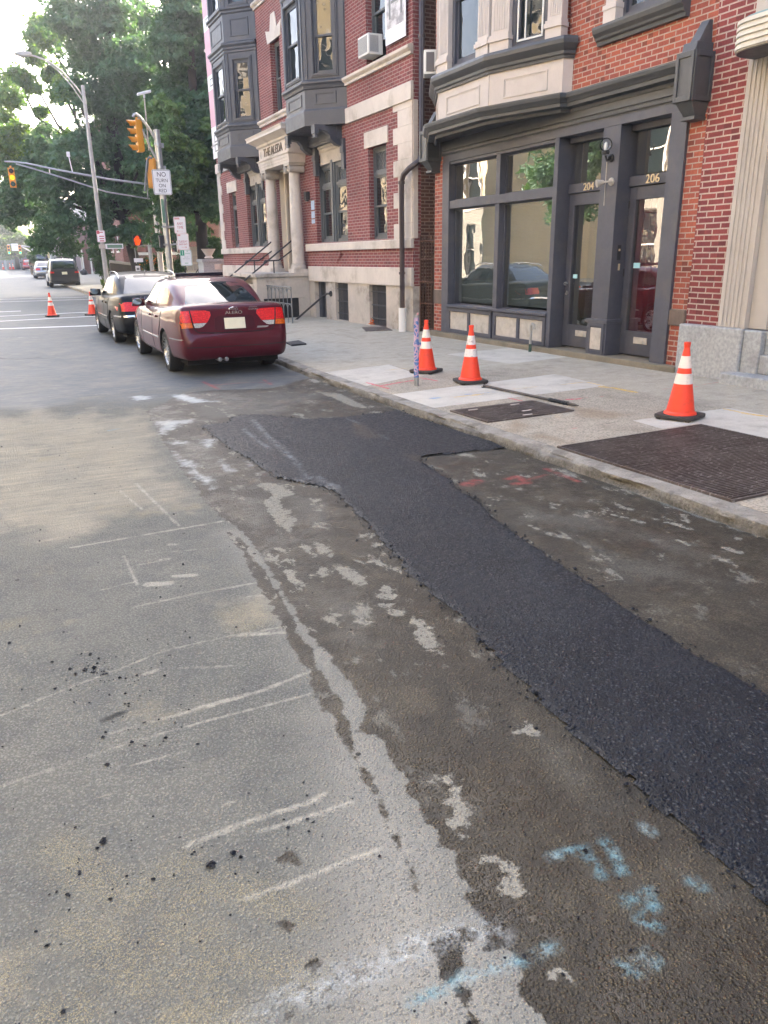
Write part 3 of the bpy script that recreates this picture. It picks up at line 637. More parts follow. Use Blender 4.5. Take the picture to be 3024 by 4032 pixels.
for nm, shp in {'lined': [line(A5([(750, 390), (800, 450), (870, 520), (960, 600), (1030, 670)]), .022), line(A5([(1020, 745), (1130, 735), (1200, 770), (1240, 800)]), .04), line(A6([(600, 668), (700, 706)]), .012), line(A6([(815, 772), (875, 804)]), .008), line(A5([(690, 440), (780, 520), (850, 555)]), .02), line(A5([(1040, 690), (1070, 740)]), .01)],
                'mudp': [poly(A6([(640, 690), (740, 720), (830, 790), (740, 800), (650, 770)])), poly(A6([(1000, 905), (1080, 915), (1110, 960), (1040, 940)]))]}.items():
    a = me.attributes.new(nm, 'FLOAT', 'POINT'); a.data.foreach_set('value', field(PV, shp).astype(np.float32))
o = bpy.data.objects.new('asphalt_patch', me); link(o); tag(o, kind='structure')

# loose crumbs of asphalt: along the rim of the patch and strewn over the road
def crumbs(pts, sizes, zs, name, mat):
    ico = np.array([(0, 0, 1), (.9, 0, .1), (.28, .85, .2), (-.72, .53, .1), (-.72, -.53, .2), (.28, -.85, .1), (0, 0, -.6)])
    fc = [(0, 1, 2), (0, 2, 3), (0, 3, 4), (0, 4, 5), (0, 5, 1), (6, 2, 1), (6, 3, 2), (6, 4, 3), (6, 5, 4), (6, 1, 5)]
    V = []; F = []
    for i, (p, s_) in enumerate(zip(pts, sizes)):
        a = rng.uniform(0, 6.28); c, s2 = math.cos(a), math.sin(a)
        v = ico*(1+rng.uniform(-.3, .3, (7, 1)))*s_*np.array([1, rng.uniform(.6, 1), rng.uniform(.5, .9)])
        V += [(p[0]+x*c-y*s2, p[1]+x*s2+y*c, zs[i]+z+s_*.3) for x, y, z in v]; F += [tuple(7*i+j for j in f) for f in fc]
    me = bpy.data.meshes.new(name); me.from_pydata(V, [], F); me.materials.append(mat)
    o = bpy.data.objects.new(name, me); link(o); return o
cp = []; cs = []; cz = []
n = len(patch_xy); orient = 1. if sum(a[0]*b[1]-b[0]*a[1] for a, b in zip(patch_xy, np.roll(patch_xy, -1, 0))) < 0 else -1.
for i in range(n):
    a, b = patch_xy[i], patch_xy[(i+1) % n]; L = np.hypot(*(b-a))
    if max(a[1], b[1]) > 10.5 or min(a[1], b[1]) < .6: continue
    for _ in range(int(L*115)):
        t_ = rng.uniform(); off = rng.normal(0, .022); nn = np.array([-(b-a)[1], (b-a)[0]])/max(L, 1e-6)
        p = a+(b-a)*t_+nn*off
        if p[0] > kx(p[1])-.02: continue
        cp.append(p); cs.append(rng.gamma(1.5, .0021)+.0014); cz.append(float(gz(p[1]))+(.010 if off*orient < 0 else .002))
for _ in range(420):
    y = .9*math.exp(rng.uniform(0, 2.3)); x = rng.uniform(-.35, 1.7)
    if sdf(np.array([[x, y]]), patch_xy)[0] > 0: continue
    cp.append((x, y)); cs.append(rng.gamma(1.6, .0016)+.0012); cz.append(float(gz(y)))
for cx_, cy_, k_, r_ in ((.12, 3.05, 60, .08), (.25, 2.45, 40, .12), (.2, 2.9, 60, .12), (.03, 1.85, 30, .1), (.3, 1.7, 20, .08), (.6, 1.75, 14, .06)):
    for _ in range(k_):
        cp.append((cx_+rng.normal(0, r_), cy_+rng.normal(0, r_))); cs.append(rng.gamma(1.5, .0022)+.001); cz.append(float(gz(cy_)))
tag(crumbs(cp, cs, cz, 'asphalt_crumbs', M['fresh']), 'black asphalt crumbs strewn along the patch and over the road', 'gravel', kind='stuff')

# ------------------------------------------------------------------ kerb
def kerb_material():
    t = NT('old concrete kerb')
    n = t.noise(6, 5, .7); n2 = t.noise(45, 4, .7)
    z = t.xyz()[2]
    col = t.mix(t.sm(n, .35, .65), (.30, .29, .255), (.385, .372, .335))
    col = t.mix(t.m('MULTIPLY', t.sm(t.noise(2.5, 5, .7), .5, .65), .65), col, (.13, .122, .108))
    col = t.mix(t.m('MULTIPLY', t.sm(t.noise(11, 5, .75), .64, .70), .7), col, (.50, .48, .44))
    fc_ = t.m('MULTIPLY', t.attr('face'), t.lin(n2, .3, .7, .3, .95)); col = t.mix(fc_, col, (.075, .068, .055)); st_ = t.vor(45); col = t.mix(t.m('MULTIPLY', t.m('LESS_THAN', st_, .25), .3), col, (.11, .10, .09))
    return t.done(t.bsdf(col, .88, 0, t.bump(t.m('ADD', t.m('MULTIPLY', n2, 1.), t.m('MULTIPLY', n, 1.)), 1.0, .03), .3))
M['kerb'] = kerb_material()
yk = np.concatenate([np.arange(.3, 12.5, .022), np.arange(12.5, 27.3, .1)])
prof = [(.0, -.03), (-.012, .0), (-.008, .35), (-.002, .72), (.001, .97), (.016, 1.0), (.10, 1.01), (.165, 1.0), (.172, -.2)]
X = np.zeros((len(yk), len(prof))); Yk = np.repeat(yk[:, None], len(prof), 1); Z = np.zeros_like(X)
for j, (dx, hz) in enumerate(prof):
    nz = np.array([mnoise.fractal((y*5, j*.9, 7.7), 1, 2.1, 4) for y in yk]); nz2 = np.array([mnoise.noise((y*1.7, 4.2, j*.35)) for y in yk])
    chip = np.clip(nz2-.1, 0, 1)*.11*(1 if 2 <= j <= 5 else .2)
    X[:, j] = kx(yk)+dx+(nz*.013+chip)*(1 if j < 7 else 0); Z[:, j] = gz(yk)+.08*hz-(chip*.5 if 3 <= j <= 6 else 0)+nz*.007*(1 if 2 <= j < 7 else 0)+nz2*.006*(1 if 2 <= j < 7 else 0)
jn = np.min(np.abs(yk[:, None]-np.array([6.05, 7.75, 9.3, 11.0, 3.55])[None, :]), 1) < .013
Z[jn, 2:7] -= .018; X[jn, 1:6] += .012
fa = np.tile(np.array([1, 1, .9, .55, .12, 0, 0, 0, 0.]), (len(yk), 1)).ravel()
ok_ = grid_mesh('kerb', X, Yk, Z, [M['kerb']], {'face': fa}); ok_.data.set_sharp_from_angle(angle=R(38)); tag(ok_, kind='structure')

# ------------------------------------------------------------------ pavement
WL = {
 'newc': [poly(A6([(392, 366), (885, 308), (1092, 374), (705, 452)]), wk), poly(A8([(20, 387), (745, 297), (968, 347), (225, 442)]), wk), poly(A8([(280, 212), (560, 183), (870, 215), (555, 253)]), wk),
          poly(A7([(795, 252), (1410, 172), (1659, 222), (1900, 290), (1900, 430), (1215, 272), (985, 305)]), wk)],
 'joint': [line(q, .006, wk) for q in (A7([(-300, 390), (75, 345), (790, 250)]), A7([(1400, 170), (1659, 140)]), A8([(1090, 332), (1260, 314)]), A6([(470, 95), (690, 142)]), A6([(240, 225), (520, 216)]), A8([(968, 347), (1420, 295)]), A6([(705, 452), (870, 405)]), A8([(555, 253), (240, 300)]), A8([(225, 442), (968, 347)]), A8([(20, 387), (745, 297)]), A6([(1092, 374), (885, 308)]), A6([(392, 366), (885, 308)]))] +
          [line(q, .004, wk) for q in (A8([(1500, 320), (1659, 345)]), A6([(160, 260), (420, 330), (640, 420), (860, 495), (1100, 580), (1400, 690), (1659, 770)]))],
 'redp': [line(q, h, wk) for q, h in ((A6([(735, 425), (880, 465)]), .022), (A6([(840, 445), (950, 425), (1050, 410)]), .03), (A6([(1085, 393), (1200, 415)]), .02), (A6([(1080, 412), (1120, 402)]), .012), (A8([(545, 399), (612, 414)]), .015), (A8([(690, 416), (800, 406), (950, 392)]), .010), (A8([(800, 406), (845, 404)]), .03), (A8([(1205, 362), (1275, 352)]), .014), (A8([(1380, 342), (1450, 332)]), .014), (A8([(250, 435), (350, 422)]), .012), (A7([(380, 305), (440, 300)]), .008), (A7([(1190, 38), (1220, 32)]), .012), (A6([(160, 240), (370, 235)]), .012), (A6([(410, 250), (450, 246)]), .012))],
 'yelp': [line(q, h, wk) for q, h in ((A8([(50, 279), (140, 270)]), .02), (A8([(565, 362), (670, 350)]), .02), (A8([(730, 346), (880, 331), (960, 348)]), .014), (A8([(940, 351), (1000, 357), (1090, 375)]), .035), (A8([(300, 396), (410, 388)]), .016), (A7([(1380, 178), (1500, 203), (1659, 227)]), .018), (A7([(1510, 207), (1620, 222)]), .035), (A6([(1310, 520), (1480, 500), (1520, 492)]), .022), (A6([(800, 350), (1040, 330)]), .012))],
 'bluep': [line(q, h, wk) for q, h in ((A8([(215, 401), (250, 399)]), .03), (A8([(360, 384), (500, 374)]), .018))],
 'whp': [line(q, .02, wk) for q in (A7([(370, 462), (455, 452)]), A7([(490, 535), (600, 520)]))],
 'dirt': [poly(A7([(0, 240), (120, 230), (140, 320), (60, 340), (-60, 330)]), wk), poly(A7([(220, 330), (420, 380), (380, 410), (150, 360)]), wk), poly(A7([(380, 160), (560, 170), (800, 210), (700, 245), (420, 240)]), wk)],
}
def walk_material():
    t = NT('pavement concrete'); p = t.xyz()
    big = t.noise(.9, 4, .6); mid = t.noise(6, 5, .65); fine = t.noise(70, 3, .7); peb = t.vor(56); pc = t.xyz(t.vor(56, out='Color'))
    def edge(name, amp, soft, sc, th=.25): return t.sm(t.m('ADD', t.attr(name), t.m('MULTIPLY', t.m('SUBTRACT', t.noise(sc, 5, .7), .5), amp)), th-soft, th+soft)
    agg = t.mix(t.sm(mid, .35, .65), (.295, .276, .235), (.355, .334, .285))
    agg = t.mix(t.m('MULTIPLY', t.m('LESS_THAN', peb, .38), t.m('MULTIPLY', pc[1], .9)), agg, (.42, .39, .335)); agg = t.mix(t.m('MULTIPLY', t.m('GREATER_THAN', peb, .64), .45), agg, (.12, .11, .10))
    smooth = t.mix(t.sm(mid, .35, .65), (.365, .35, .305), (.425, .405, .355))
    farm = t.sm(t.m('ADD', p[1], t.m('MULTIPLY', t.m('SUBTRACT', big, .5), 1.)), 9.0, 9.5)
    back = t.sm(t.m('ADD', p[0], t.m('MULTIPLY', t.m('SUBTRACT', big, .5), .2)), 6.35, 6.5)
    col = t.mix(t.m('MULTIPLY', t.m('MAXIMUM', farm, t.m('MULTIPLY', back, .8)), .8), agg, smooth)
    nc = edge('newc', .006, .003, 20)
    col = t.mix(nc, col, t.mix(t.sm(t.noise(3, 5, .65), .35, .7), (.50, .495, .465), (.43, .425, .40)))
    col = t.mix(t.m('MULTIPLY', t.sm(t.noise(1.8, 5, .7), .52, .72), .38), col, (.15, .135, .11))
    dm = t.sm(t.m('ADD', t.attr('dirt'), t.m('MULTIPLY', t.m('SUBTRACT', t.noise(5, 5, .7), .5), .4)), .2, .42)
    col = t.mix(t.m('MULTIPLY', dm, .45), col, (.22, .155, .095))
    gum = t.m('MULTIPLY', t.m('LESS_THAN', t.vor(3.3), .045), t.m('LESS_THAN', mid, .6)); col = t.mix(t.m('MULTIPLY', gum, .6), col, (.06, .055, .05))
    stn = t.sm(t.noise(1.1, 7, .78), .54, .66); col = t.mix(t.m('MULTIPLY', stn, .3), col, (.13, .115, .09))
    jm = t.m('MULTIPLY', edge('joint', .006, .004, 30), .75); col = t.mix(jm, col, (.05, .045, .04))
    for nm, c, a in (('redp', (.55, .05, .10), .85), ('yelp', (.62, .40, .06), .8), ('bluep', (.10, .28, .58), .8), ('whp', (.6, .63, .68), .8)):
        mk = t.m('MULTIPLY', edge(nm, .03, .008, 30), t.sm(t.noise(28, 4, .75), .36, .52)); col = t.mix(t.m('MULTIPLY', mk, a), col, c)
    col = t.mul(col, t.lin(fine, .25, .75, .86, 1.14))
    col = t.mix(1., col, (1.03, 1.0, .93), 'MULTIPLY')
    h = t.m('ADD', t.m('MULTIPLY', t.sm(peb, 0, .6, 1, 0), t.m('SUBTRACT', 1., t.m('MULTIPLY', nc, .85))), t.m('SUBTRACT', t.m('MULTIPLY', fine, .3), t.m('MULTIPLY', jm, 2.)))
    return t.done(t.bsdf(col, .86, 0, t.bump(h, .35, .005), .3))
M['walk'] = walk_material()
ysw = np.geomspace(1.2, 28.4, 520); tw = np.linspace(0, 1, 330)
Yw = np.repeat(ysw[:, None], len(tw), 1); Xw = kx(Yw)+.168+(9.2-kx(Yw)-.168)*tw[None, :]
Pw = np.stack([Xw.ravel(), Yw.ravel()], 1)
tag(grid_mesh('pavement', Xw, Yw, sz(Xw, Yw), [M['walk']], {k: field(Pw, v) for k, v in WL.items()}), kind='structure')
# pavement beyond the side street, across the road, and behind the photographer
mb = MB()
yy = [-8, .0, 1.21]
for a, b in zip(yy, yy[1:]):
    mb.add([(kx(a), a, -.1), (kx(b), b, -.1), (kx(b), b, kz(b)), (kx(a), a, kz(a)), (9, b, zf(b)), (9, a, zf(a))], [(0, 1, 2, 3), (3, 2, 4, 5)])
mb.add([(4.25, 28.39, -.3), (20, 28.39, -.3), (20, 28.39, -.05), (4.25, 28.39, -.05)], [(0, 1, 2, 3)])
mb.box(9, 20, 28.0, 28.4, -.3, -.06)
tag(mb.build('pavement_edge', M['walk'], smooth=False), kind='structure')
def block(name, xs_, y0, y1, hgt, step=4):
    mb = MB(); y = y0
    while y < y1-1e-6:
        b = min(y+step, y1)
        for x0, x1 in zip(xs_, xs_[1:]):
            mb.add([(x0, y, gz(y)+hgt), (x1, y, gz(y)+hgt), (x1, b, gz(b)+hgt), (x0, b, gz(b)+hgt)], [(0, 1, 2, 3)])
        for x in (xs_[0], xs_[-1]): mb.add([(x, y, gz(y)-.3), (x, b, gz(b)-.3), (x, b, gz(b)+hgt), (x, y, gz(y)+hgt)], [(0, 1, 2, 3)])
        y = b
    for y in (y0, y1): mb.add([(xs_[0], y, gz(y)-.3), (xs_[-1], y, gz(y)-.3), (xs_[-1], y, gz(y)+hgt), (xs_[0], y, gz(y)+hgt)], [(0, 1, 2, 3)])
    return tag(mb.build(name, M['walk'], smooth=False), kind='structure')
block('pavement_beyond', [4.42, 9, 40], 38.6, 124, .12)
block('pavement_opposite', [-20, -9, -6.4], -25, 28.4, .12)
block('pavement_opposite_beyond', [-20, -9, -6.4], 38.6, 124, .12)
# kerb stones beyond the side street
mb = MB(); y = 38.55
while y < 110:
    mb.hexa([(4.28, y, gz(y)-.2), (4.44, y, gz(y)-.2), (4.44, y+3, gz(y+3)-.2), (4.28, y+3, gz(y+3)-.2)], [(4.28, y, gz(y)+.126), (4.44, y, gz(y)+.126), (4.44, y+3, gz(y+3)+.126), (4.28, y+3, gz(y+3)+.126)]); y += 3.01
mb.box(4.44, 20, 38.5, 38.6, -.3, .0)
tag(mb.build('kerb_beyond', M['kerb'], smooth=False), kind='structure')
# crosswalk lines over the junction
M['linepaint'] = pm('road line paint', (.58, .60, .62), .7, .1, 6, dirt=(.16, .17, .18), dsc=5, damt=.55)
mb = MB()
for y0, y1, sk, w_ in ((23.5, 22.9, 1, .28), (26.4, 26.9, 1, .22), (28.9, 29.2, 1, .2), (39.2, 38.9, 1, .28), (41.6, 41.3, 1, .26)):
    for x in np.arange(-6, 4.0, .5):
        ya, yb_ = y0+(y1-y0)*(x+.5)/3.2, y0+(y1-y0)*(x+1.)/3.2
        mb.add([(x, ya-w_/2, gz(ya)+.005), (x+.5, yb_-w_/2, gz(yb_)+.005), (x+.5, yb_+w_/2, gz(yb_)+.005), (x, ya+w_/2, gz(ya)+.005)], [(0, 1, 2, 3)])
mb.add([(-2, 31.3, gz(31)+.005), (.75, 31.4, gz(31)+.005), (.75, 31.7, gz(31)+.005), (-2, 31.6, gz(31)+.005)], [(0, 1, 2, 3)])
tag(mb.build('crosswalk_marking', M['linepaint'], smooth=False), kind='structure')

# ------------------------------------------------------------------ iron grates in the pavement
def grate(x0, x1, y0, y1, pitch, label, grp, bolts=()):
    zc = float(sz((x0+x1)/2, (y0+y1)/2))
    t = thing('sidewalk_grate', label, 'grate', ((x0+x1)/2, (y0+y1)/2, zc), grp)
    Z = lambda x, y, h: (x, y, float(sz(x, y))+h)
    mb = MB(); mb.add([Z(x0, y0, .004), Z(x1, y0, .004), Z(x1, y1, .004), Z(x0, y1, .004)], [(0, 1, 2, 3)]); mb.build('shade_sheet', M['dark'], t, False)  # flat dark sheet on the slab in place of the shaded hollow
    mb = MB(); y = y0+.02
    while y < y1-.015:
        j = rng.uniform(-.001, .001)
        mb.hexa([Z(x0, y, .004), Z(x1, y, .004), Z(x1, y+.011, .004), Z(x0, y+.011, .004)], [Z(x0, y, .017+j), Z(x1, y, .017+j), Z(x1, y+.011, .017+j), Z(x0, y+.011, .017+j)]); y += pitch
    x = x0+.05
    while x < x1:
        mb.hexa([Z(x, y0, .004), Z(x+.008, y0, .004), Z(x+.008, y1, .004), Z(x, y1, .004)], [Z(x, y0, .008), Z(x+.008, y0, .008), Z(x+.008, y1, .008), Z(x, y1, .008)]); x += .105
    mb.build('bars', M['grate'], t, False)
    mb = MB()
    for a, b, c, d in ((x0-.02, x0, y0-.02, y1+.02), (x1, x1+.02, y0-.02, y1+.02), (x0, x1, y0-.02, y0), (x0, x1, y1, y1+.02)):
        mb.hexa([Z(a, c, 0), Z(b, c, 0), Z(b, d, 0), Z(a, d, 0)], [Z(a, c, .016), Z(b, c, .016), Z(b, d, .016), Z(a, d, .016)])
    mb.build('frame', M['grate'], t, False)
    if bolts:
        mb = MB()
        for bx, by in bolts: mb.cut(); mb.hexa([Z(bx, by, .016), Z(bx+.11, by, .016), Z(bx+.11, by+.022, .016), Z(bx, by+.022, .016)], [Z(bx, by, .020), Z(bx+.11, by, .020), Z(bx+.11, by+.022, .020), Z(bx, by+.022, .020)])
        mb.build('pad', M['lime'], t, False)
def grate_material():
    t = NT('worn iron grate'); n = t.noise(3, 5, .7); n2 = t.noise(1, 4, .7, t.scale(t.pos(), (16, 90, 8)))
    col = t.mix(t.sm(n, .35, .65), (.075, .058, .050), (.12, .10, .09)); p = t.xyz()
    worn = t.m('MULTIPLY', t.sm(n2, .55, .66), t.lin(t.m('SUBTRACT', p[1], t.m('MULTIPLY', p[0], .35)), 1.4, 2.9, 1., .35))
    col = t.mix(t.m('MULTIPLY', worn, .8), col, (.42, .40, .38))
    return t.done(t.bsdf(col, t.lin(n2, .4, .6, .6, .42), .25, None, .5))
M['grate'] = grate_material()
grate(3.99, 5.57, 3.22, 4.93, .0285, 'large rusty iron grate by the kerb in front of the nearest cone', None)
grate(4.07, 5.07, 6.13, 6.79, .026, 'small dark iron grate beside the long steel bar', None, ((4.2, 6.68), (4.72, 6.68), (4.62, 6.33), (4.5, 6.15)))
M['letter'] = pm('cut letter shadow stone', (.16, .13, .10), .9, .1, 9)
# ================================================================== buildings on the right-hand side
FX = 7.9
F0 = Fr((FX, 0), (FX, 1))           # u is the street coordinate Y, d points to the road
def panel(mb, F, u0, u1, z0, z1, d, wd=.03, h=.018):     # raised moulding rectangle
    F.ring(mb, u0, u1, z0, z1, wd, d, d+h); F.ring(mb, u0+wd, u1-wd, z0+wd, z1-wd, wd*.5, d, d+h*.5)
def sash_window(F, u0, u1, z0, z1, parent, mats, d=-.10, fw=.06, sw=.045, meet=.5, trans=None, name='window', lead=False, dark=True):
    """double-hung window: frame, two sashes, panes; optional transom light above"""
    mb = MB(); top = z1
    F.ring(mb, u0, u1, z0, z1, fw, d-.08, d, wb=fw*1.1)
    a, b, c = u0+fw, u1-fw, z0+fw*1.1
    if trans:
        F.box(mb, a, b, trans-.035, trans+.035, d-.08, d+.01); F.ring(mb, a, b, trans+.035, z1-fw, sw, d-.07, d-.02); top = trans-.035
        if lead:
            mu, mz, hw, hh = (a+b)/2, (trans+z1-fw)/2+.015, (b-a)/2-sw, (z1-fw-trans)/2-sw
            F.box(mb, mu-.006, mu+.006, mz-hh, mz+hh, d-.05, d-.042)
            for s_ in (-1, 1):
                for k in range(5):
                    t0, t1 = k/5, (k+1)/5
                    p0 = (mu+s_*hw*(1-t0*.9), mz-hh+2*hh*t0**.6); p1 = (mu+s_*hw*(1-t1*.9), mz-hh+2*hh*t1**.6)
                    mb.tube([F.P(*p0, d-.045), F.P(*p1, d-.045)], .006, 4)
    else: top = z1-fw
    zm = c+(top-c)*meet
    F.ring(mb, a, b, zm-.02, top, sw, d-.045, d-.012, wb=.045); F.ring(mb, a, b, c, zm+.025, sw, d-.075, d-.045, wb=.07, wt=.045)
    if dark: mb.mi = 1; F.quad(mb, u0+.01, u1-.01, z0+.01, z1-.01, d-.085)
    o = mb.build(name, [mats[0], mats[3]], parent, smooth=False)
    mb = MB(); F.quad(mb, a+sw, b-sw, zm+.02, top-sw, d-.03); F.quad(mb, a+sw, b-sw, c+.06, zm-.02, d-.062)
    if trans:
        mb.mi = 1 if lead else 0; F.quad(mb, a+sw, b-sw, trans+.035+sw, z1-fw-sw, d-.05)
    p_ = mb.build('pane', [mats[1], mats[2]], None, smooth=False); p_.parent = o
    p_.matrix_parent_inverse = Matrix.Translation(-Vector(parent.location)).inverted() @ Matrix.Translation(-Vector(parent.location))
    return o
M['leaded'] = glassy('leaded obscure glass', (.07, .075, .075), .3, 1.5, .12, 22)
APT = (M['apt_sash'], M['glass_apt'], M['leaded'], M['dark'])
# ------------------------------------------------------------------ apartment house with dark bays
apt = thing('apartment_building', 'dark red brick apartment house with grey bay windows and a columned cream stone doorway', 'building', (FX+5, 22.4, 0))
Y0, Y1, TOP = 14.85, 29.95, 13.6
bays = [(18.05, 18.80, 20.12, 20.85), (24.49, 25.27, 26.80, 27.56)]
groups = [(18.2, 20.25), (24.5, 26.5)]
holes = [(16.05, 16.95, 1.93, 3.84), (27.72, 28.58, 1.93, 3.74), (21.42, 23.1, 1.17, 3.95, 1.5),
         (16.0, 16.95, 5.43, 7.35), (22.5, 23.3, 5.43, 7.22), (27.72, 28.5, 5.43, 7.3), (16.0, 16.95, 8.5, 10.3), (22.5, 23.3, 8.5, 10.3)]
holes += [(a, b, 1.93, 4.2) for a, b in groups]
mb = MB(); wall(mb, F0, Y0, Y1, 1.335, TOP, holes, .2)
mb.add([(FX, Y0, 0), (FX+10, Y0, 0), (FX+10, Y0, TOP), (FX, Y0, TOP)], [(0, 1, 2, 3)]); mb.add([(FX, Y1, 0), (FX+10, Y1, 0), (FX+10, Y1, TOP), (FX, Y1, TOP)], [(0, 1, 2, 3)])
mb.add([(FX, Y0, TOP), (FX+10, Y0, TOP), (FX+10, Y1, TOP), (FX, Y1, TOP)], [(0, 1, 2, 3)]); mb.add([(FX+10, Y0, -.3), (FX+10, Y1, -.3), (FX+10, Y1, TOP), (FX+10, Y0, TOP)], [(0, 1, 2, 3)])
# corbelled brick ornaments below the sill course
for yc in (19.2, 25.5):
    for k, (hw_, z_) in enumerate(((.62, 1.66), (.52, 1.60), (.42, 1.54), (.30, 1.48))): F0.box(mb, yc-hw_, yc+hw_, z_-.06, z_, 0, .055-.011*k)
mb.mi = 1   # the flank facing the alley is a browner brick
F0.box(mb, Y0-.02, Y0-.001, 0, TOP, -9.9, -.18)
mb.build('wall', [M['brick_apt'], M['brick_side']], apt, smooth=False)
# stone base, water table, sill course, belts
mb = MB(); bh = [(16.1, 17.0, .03, .94), (18.25, 19.08, .02, .94), (19.72, 20.54, -.08, .94)]
wall(mb, Fr((FX-.02, 0), (FX-.02, 1)), Y0-.02, Y1, -.2, .96, bh, .25)
mb.add([(FX-.02, Y0-.02, -.2), (FX+.3, Y0-.02, -.2), (FX+.3, Y0-.02, .96), (FX-.02, Y0-.02, .96)], [(0, 1, 2, 3)])
mb.build('stone_base', M['lime_dirty'], apt, smooth=False)
def course(name, z0, z1, d, mat, spans, fancy=False):
    mb = MB()
    for a, b in spans:
        mb.cut()
        if fancy: prof_ = [(0, z0), (d*.45, z0), (d*.5, z0+(z1-z0)*.3), (d*.8, z0+(z1-z0)*.45), (d, z0+(z1-z0)*.6), (d, z1-.02), (d*.6, z1), (0, z1)]
        else: prof_ = [(0, z0), (d, z0), (d, z1-.015), (d-.015, z1), (0, z1)]
        mb.sweep([(FX, a), (FX, b)], prof_)
    return mb.build(name, mat, apt, smooth=False)
e = Y0-.03
course('water_table', .96, 1.335, .06, M['lime'], [(e, 20.87), (23.56, Y1+.02)])
course('sill_course', 1.725, 1.905, .07, M['lime'], [(e, 20.98), (23.42, Y1+.02)])
course('belt_course', 4.47, 4.79, .06, M['lime'], [(e, 18.05), (27.56, Y1+.03)])
course('upper_sill_course', 5.25, 5.42, .12, M['lime'], [(e, 18.05), (20.85, 24.49), (27.56, Y1+.06)], True)
course('third_sill_course', 8.28, 8.46, .12, M['lime'], [(e, 18.05), (20.85, 24.49), (27.56, Y1+.06)], True)
course('roof_cornice', 12.6, 13.6, .6, M['apt_grey'], [(e, Y1+.1)], True)
mb = MB()   # quoins, lintels
zq = 1.905; k = 0
while zq < 4.46:
    z2 = min(zq+.305, 4.468); wd = .62 if k % 2 else .83
    F0.box(mb, Y0-.012, Y0+wd, zq+.004, z2, -.1, .022); zq = z2; k += 1
mb.box(FX, FX+.10, Y0-.03, Y0-.012, 1.92, 4.46); mb.cut(); zq = 1.905; k = 0
while zq < 4.46:
    z2 = min(zq+.305, 4.468); F0.box(mb, Y1-(.37 if k % 2 else .5), Y1+.012, zq+.004, z2, -.1, .022); zq = z2; k += 1
mb.cut()
for a, b, z0, z1 in ((15.95, 17.12, 3.84, 4.16), (27.55, 28.75, 3.74, 4.08), (15.9, 17.05, 7.35, 7.7)): F0.box(mb, a, b, z0, z1, -.05, .022); mb.cut()
mb.prism(lambda a, b, d: F0.P(a, b, d), [(22.36, 7.22), (23.44, 7.22), (23.56, 7.56), (23.2, 7.48), (23.06, 7.86), (22.74, 7.86), (22.6, 7.48), (22.24, 7.56)], -.05, .024)
mb.build('stone_trim', M['lime'], apt, smooth=False)
for a, b, z0, z1, tr in ((16.05, 16.95, 1.93, 3.84, 3.30), (27.72, 28.58, 1.93, 3.74, 3.25)): sash_window(F0, a, b, z0, z1, apt, APT, -.12, trans=tr, lead=True)
for a, b, z0, z1 in ((16.0, 16.95, 5.43, 7.35), (22.5, 23.3, 5.43, 7.22), (27.72, 28.5, 5.43, 7.3), (16.0, 16.95, 8.5, 10.3), (22.5, 23.3, 8.5, 10.3)): sash_window(F0, a, b, z0, z1, apt, APT, -.14)
for a, b in groups:     # paired ground-floor windows, a shallow bow with stone head
    mid = (a+b)/2
    Fl = Fr((FX+.10, mid+.10), (FX+.16, b-.02)); Fr_ = Fr((FX+.16, a+.02), (FX+.10, mid-.12))
    for F in (Fl, Fr_): sash_window(F, 0, F.L, 1.93, 3.78, apt, APT, 0, fw=.08, trans=3.28, lead=True)
    mb = MB(); F0.box(mb, mid-.13, mid+.12, 1.93, 3.86, -.3, -.06); F0.box(mb, mid-.06, mid+.05, 1.93, 3.84, -.1, -.03)
    for u in (a-.001, b-.06): F0.box(mb, u, u+.06, 1.93, 3.86, -.28, -.12)
    mb.build('mullion', M['apt_sash'], apt, smooth=False, bevel=.006)
    mb = MB(); pth = [(FX+.18, a), (FX+.07, a+.35), (FX+.07, b-.35), (FX+.18, b)]
    mb.sweep(pth, [(-.2, 3.78), (.02, 3.78), (.02, 4.05), (.05, 4.08), (.05, 4.13), (.09, 4.16), (.09, 4.2), (-.2, 4.2)])
    mb.build('window_head', M['lime_dirty'], apt, smooth=False)
    mb = MB()
    for u in (a+.02, b-.02-.16): mb.cut(); F0.box(mb, u, u+.16, 3.55, 4.2, -.06, .05); F0.box(mb, u-.02, u+.18, 3.9, 4.02, -.06, .07)
    mb.build('corbel', M['apt_grey'], apt, smooth=False)
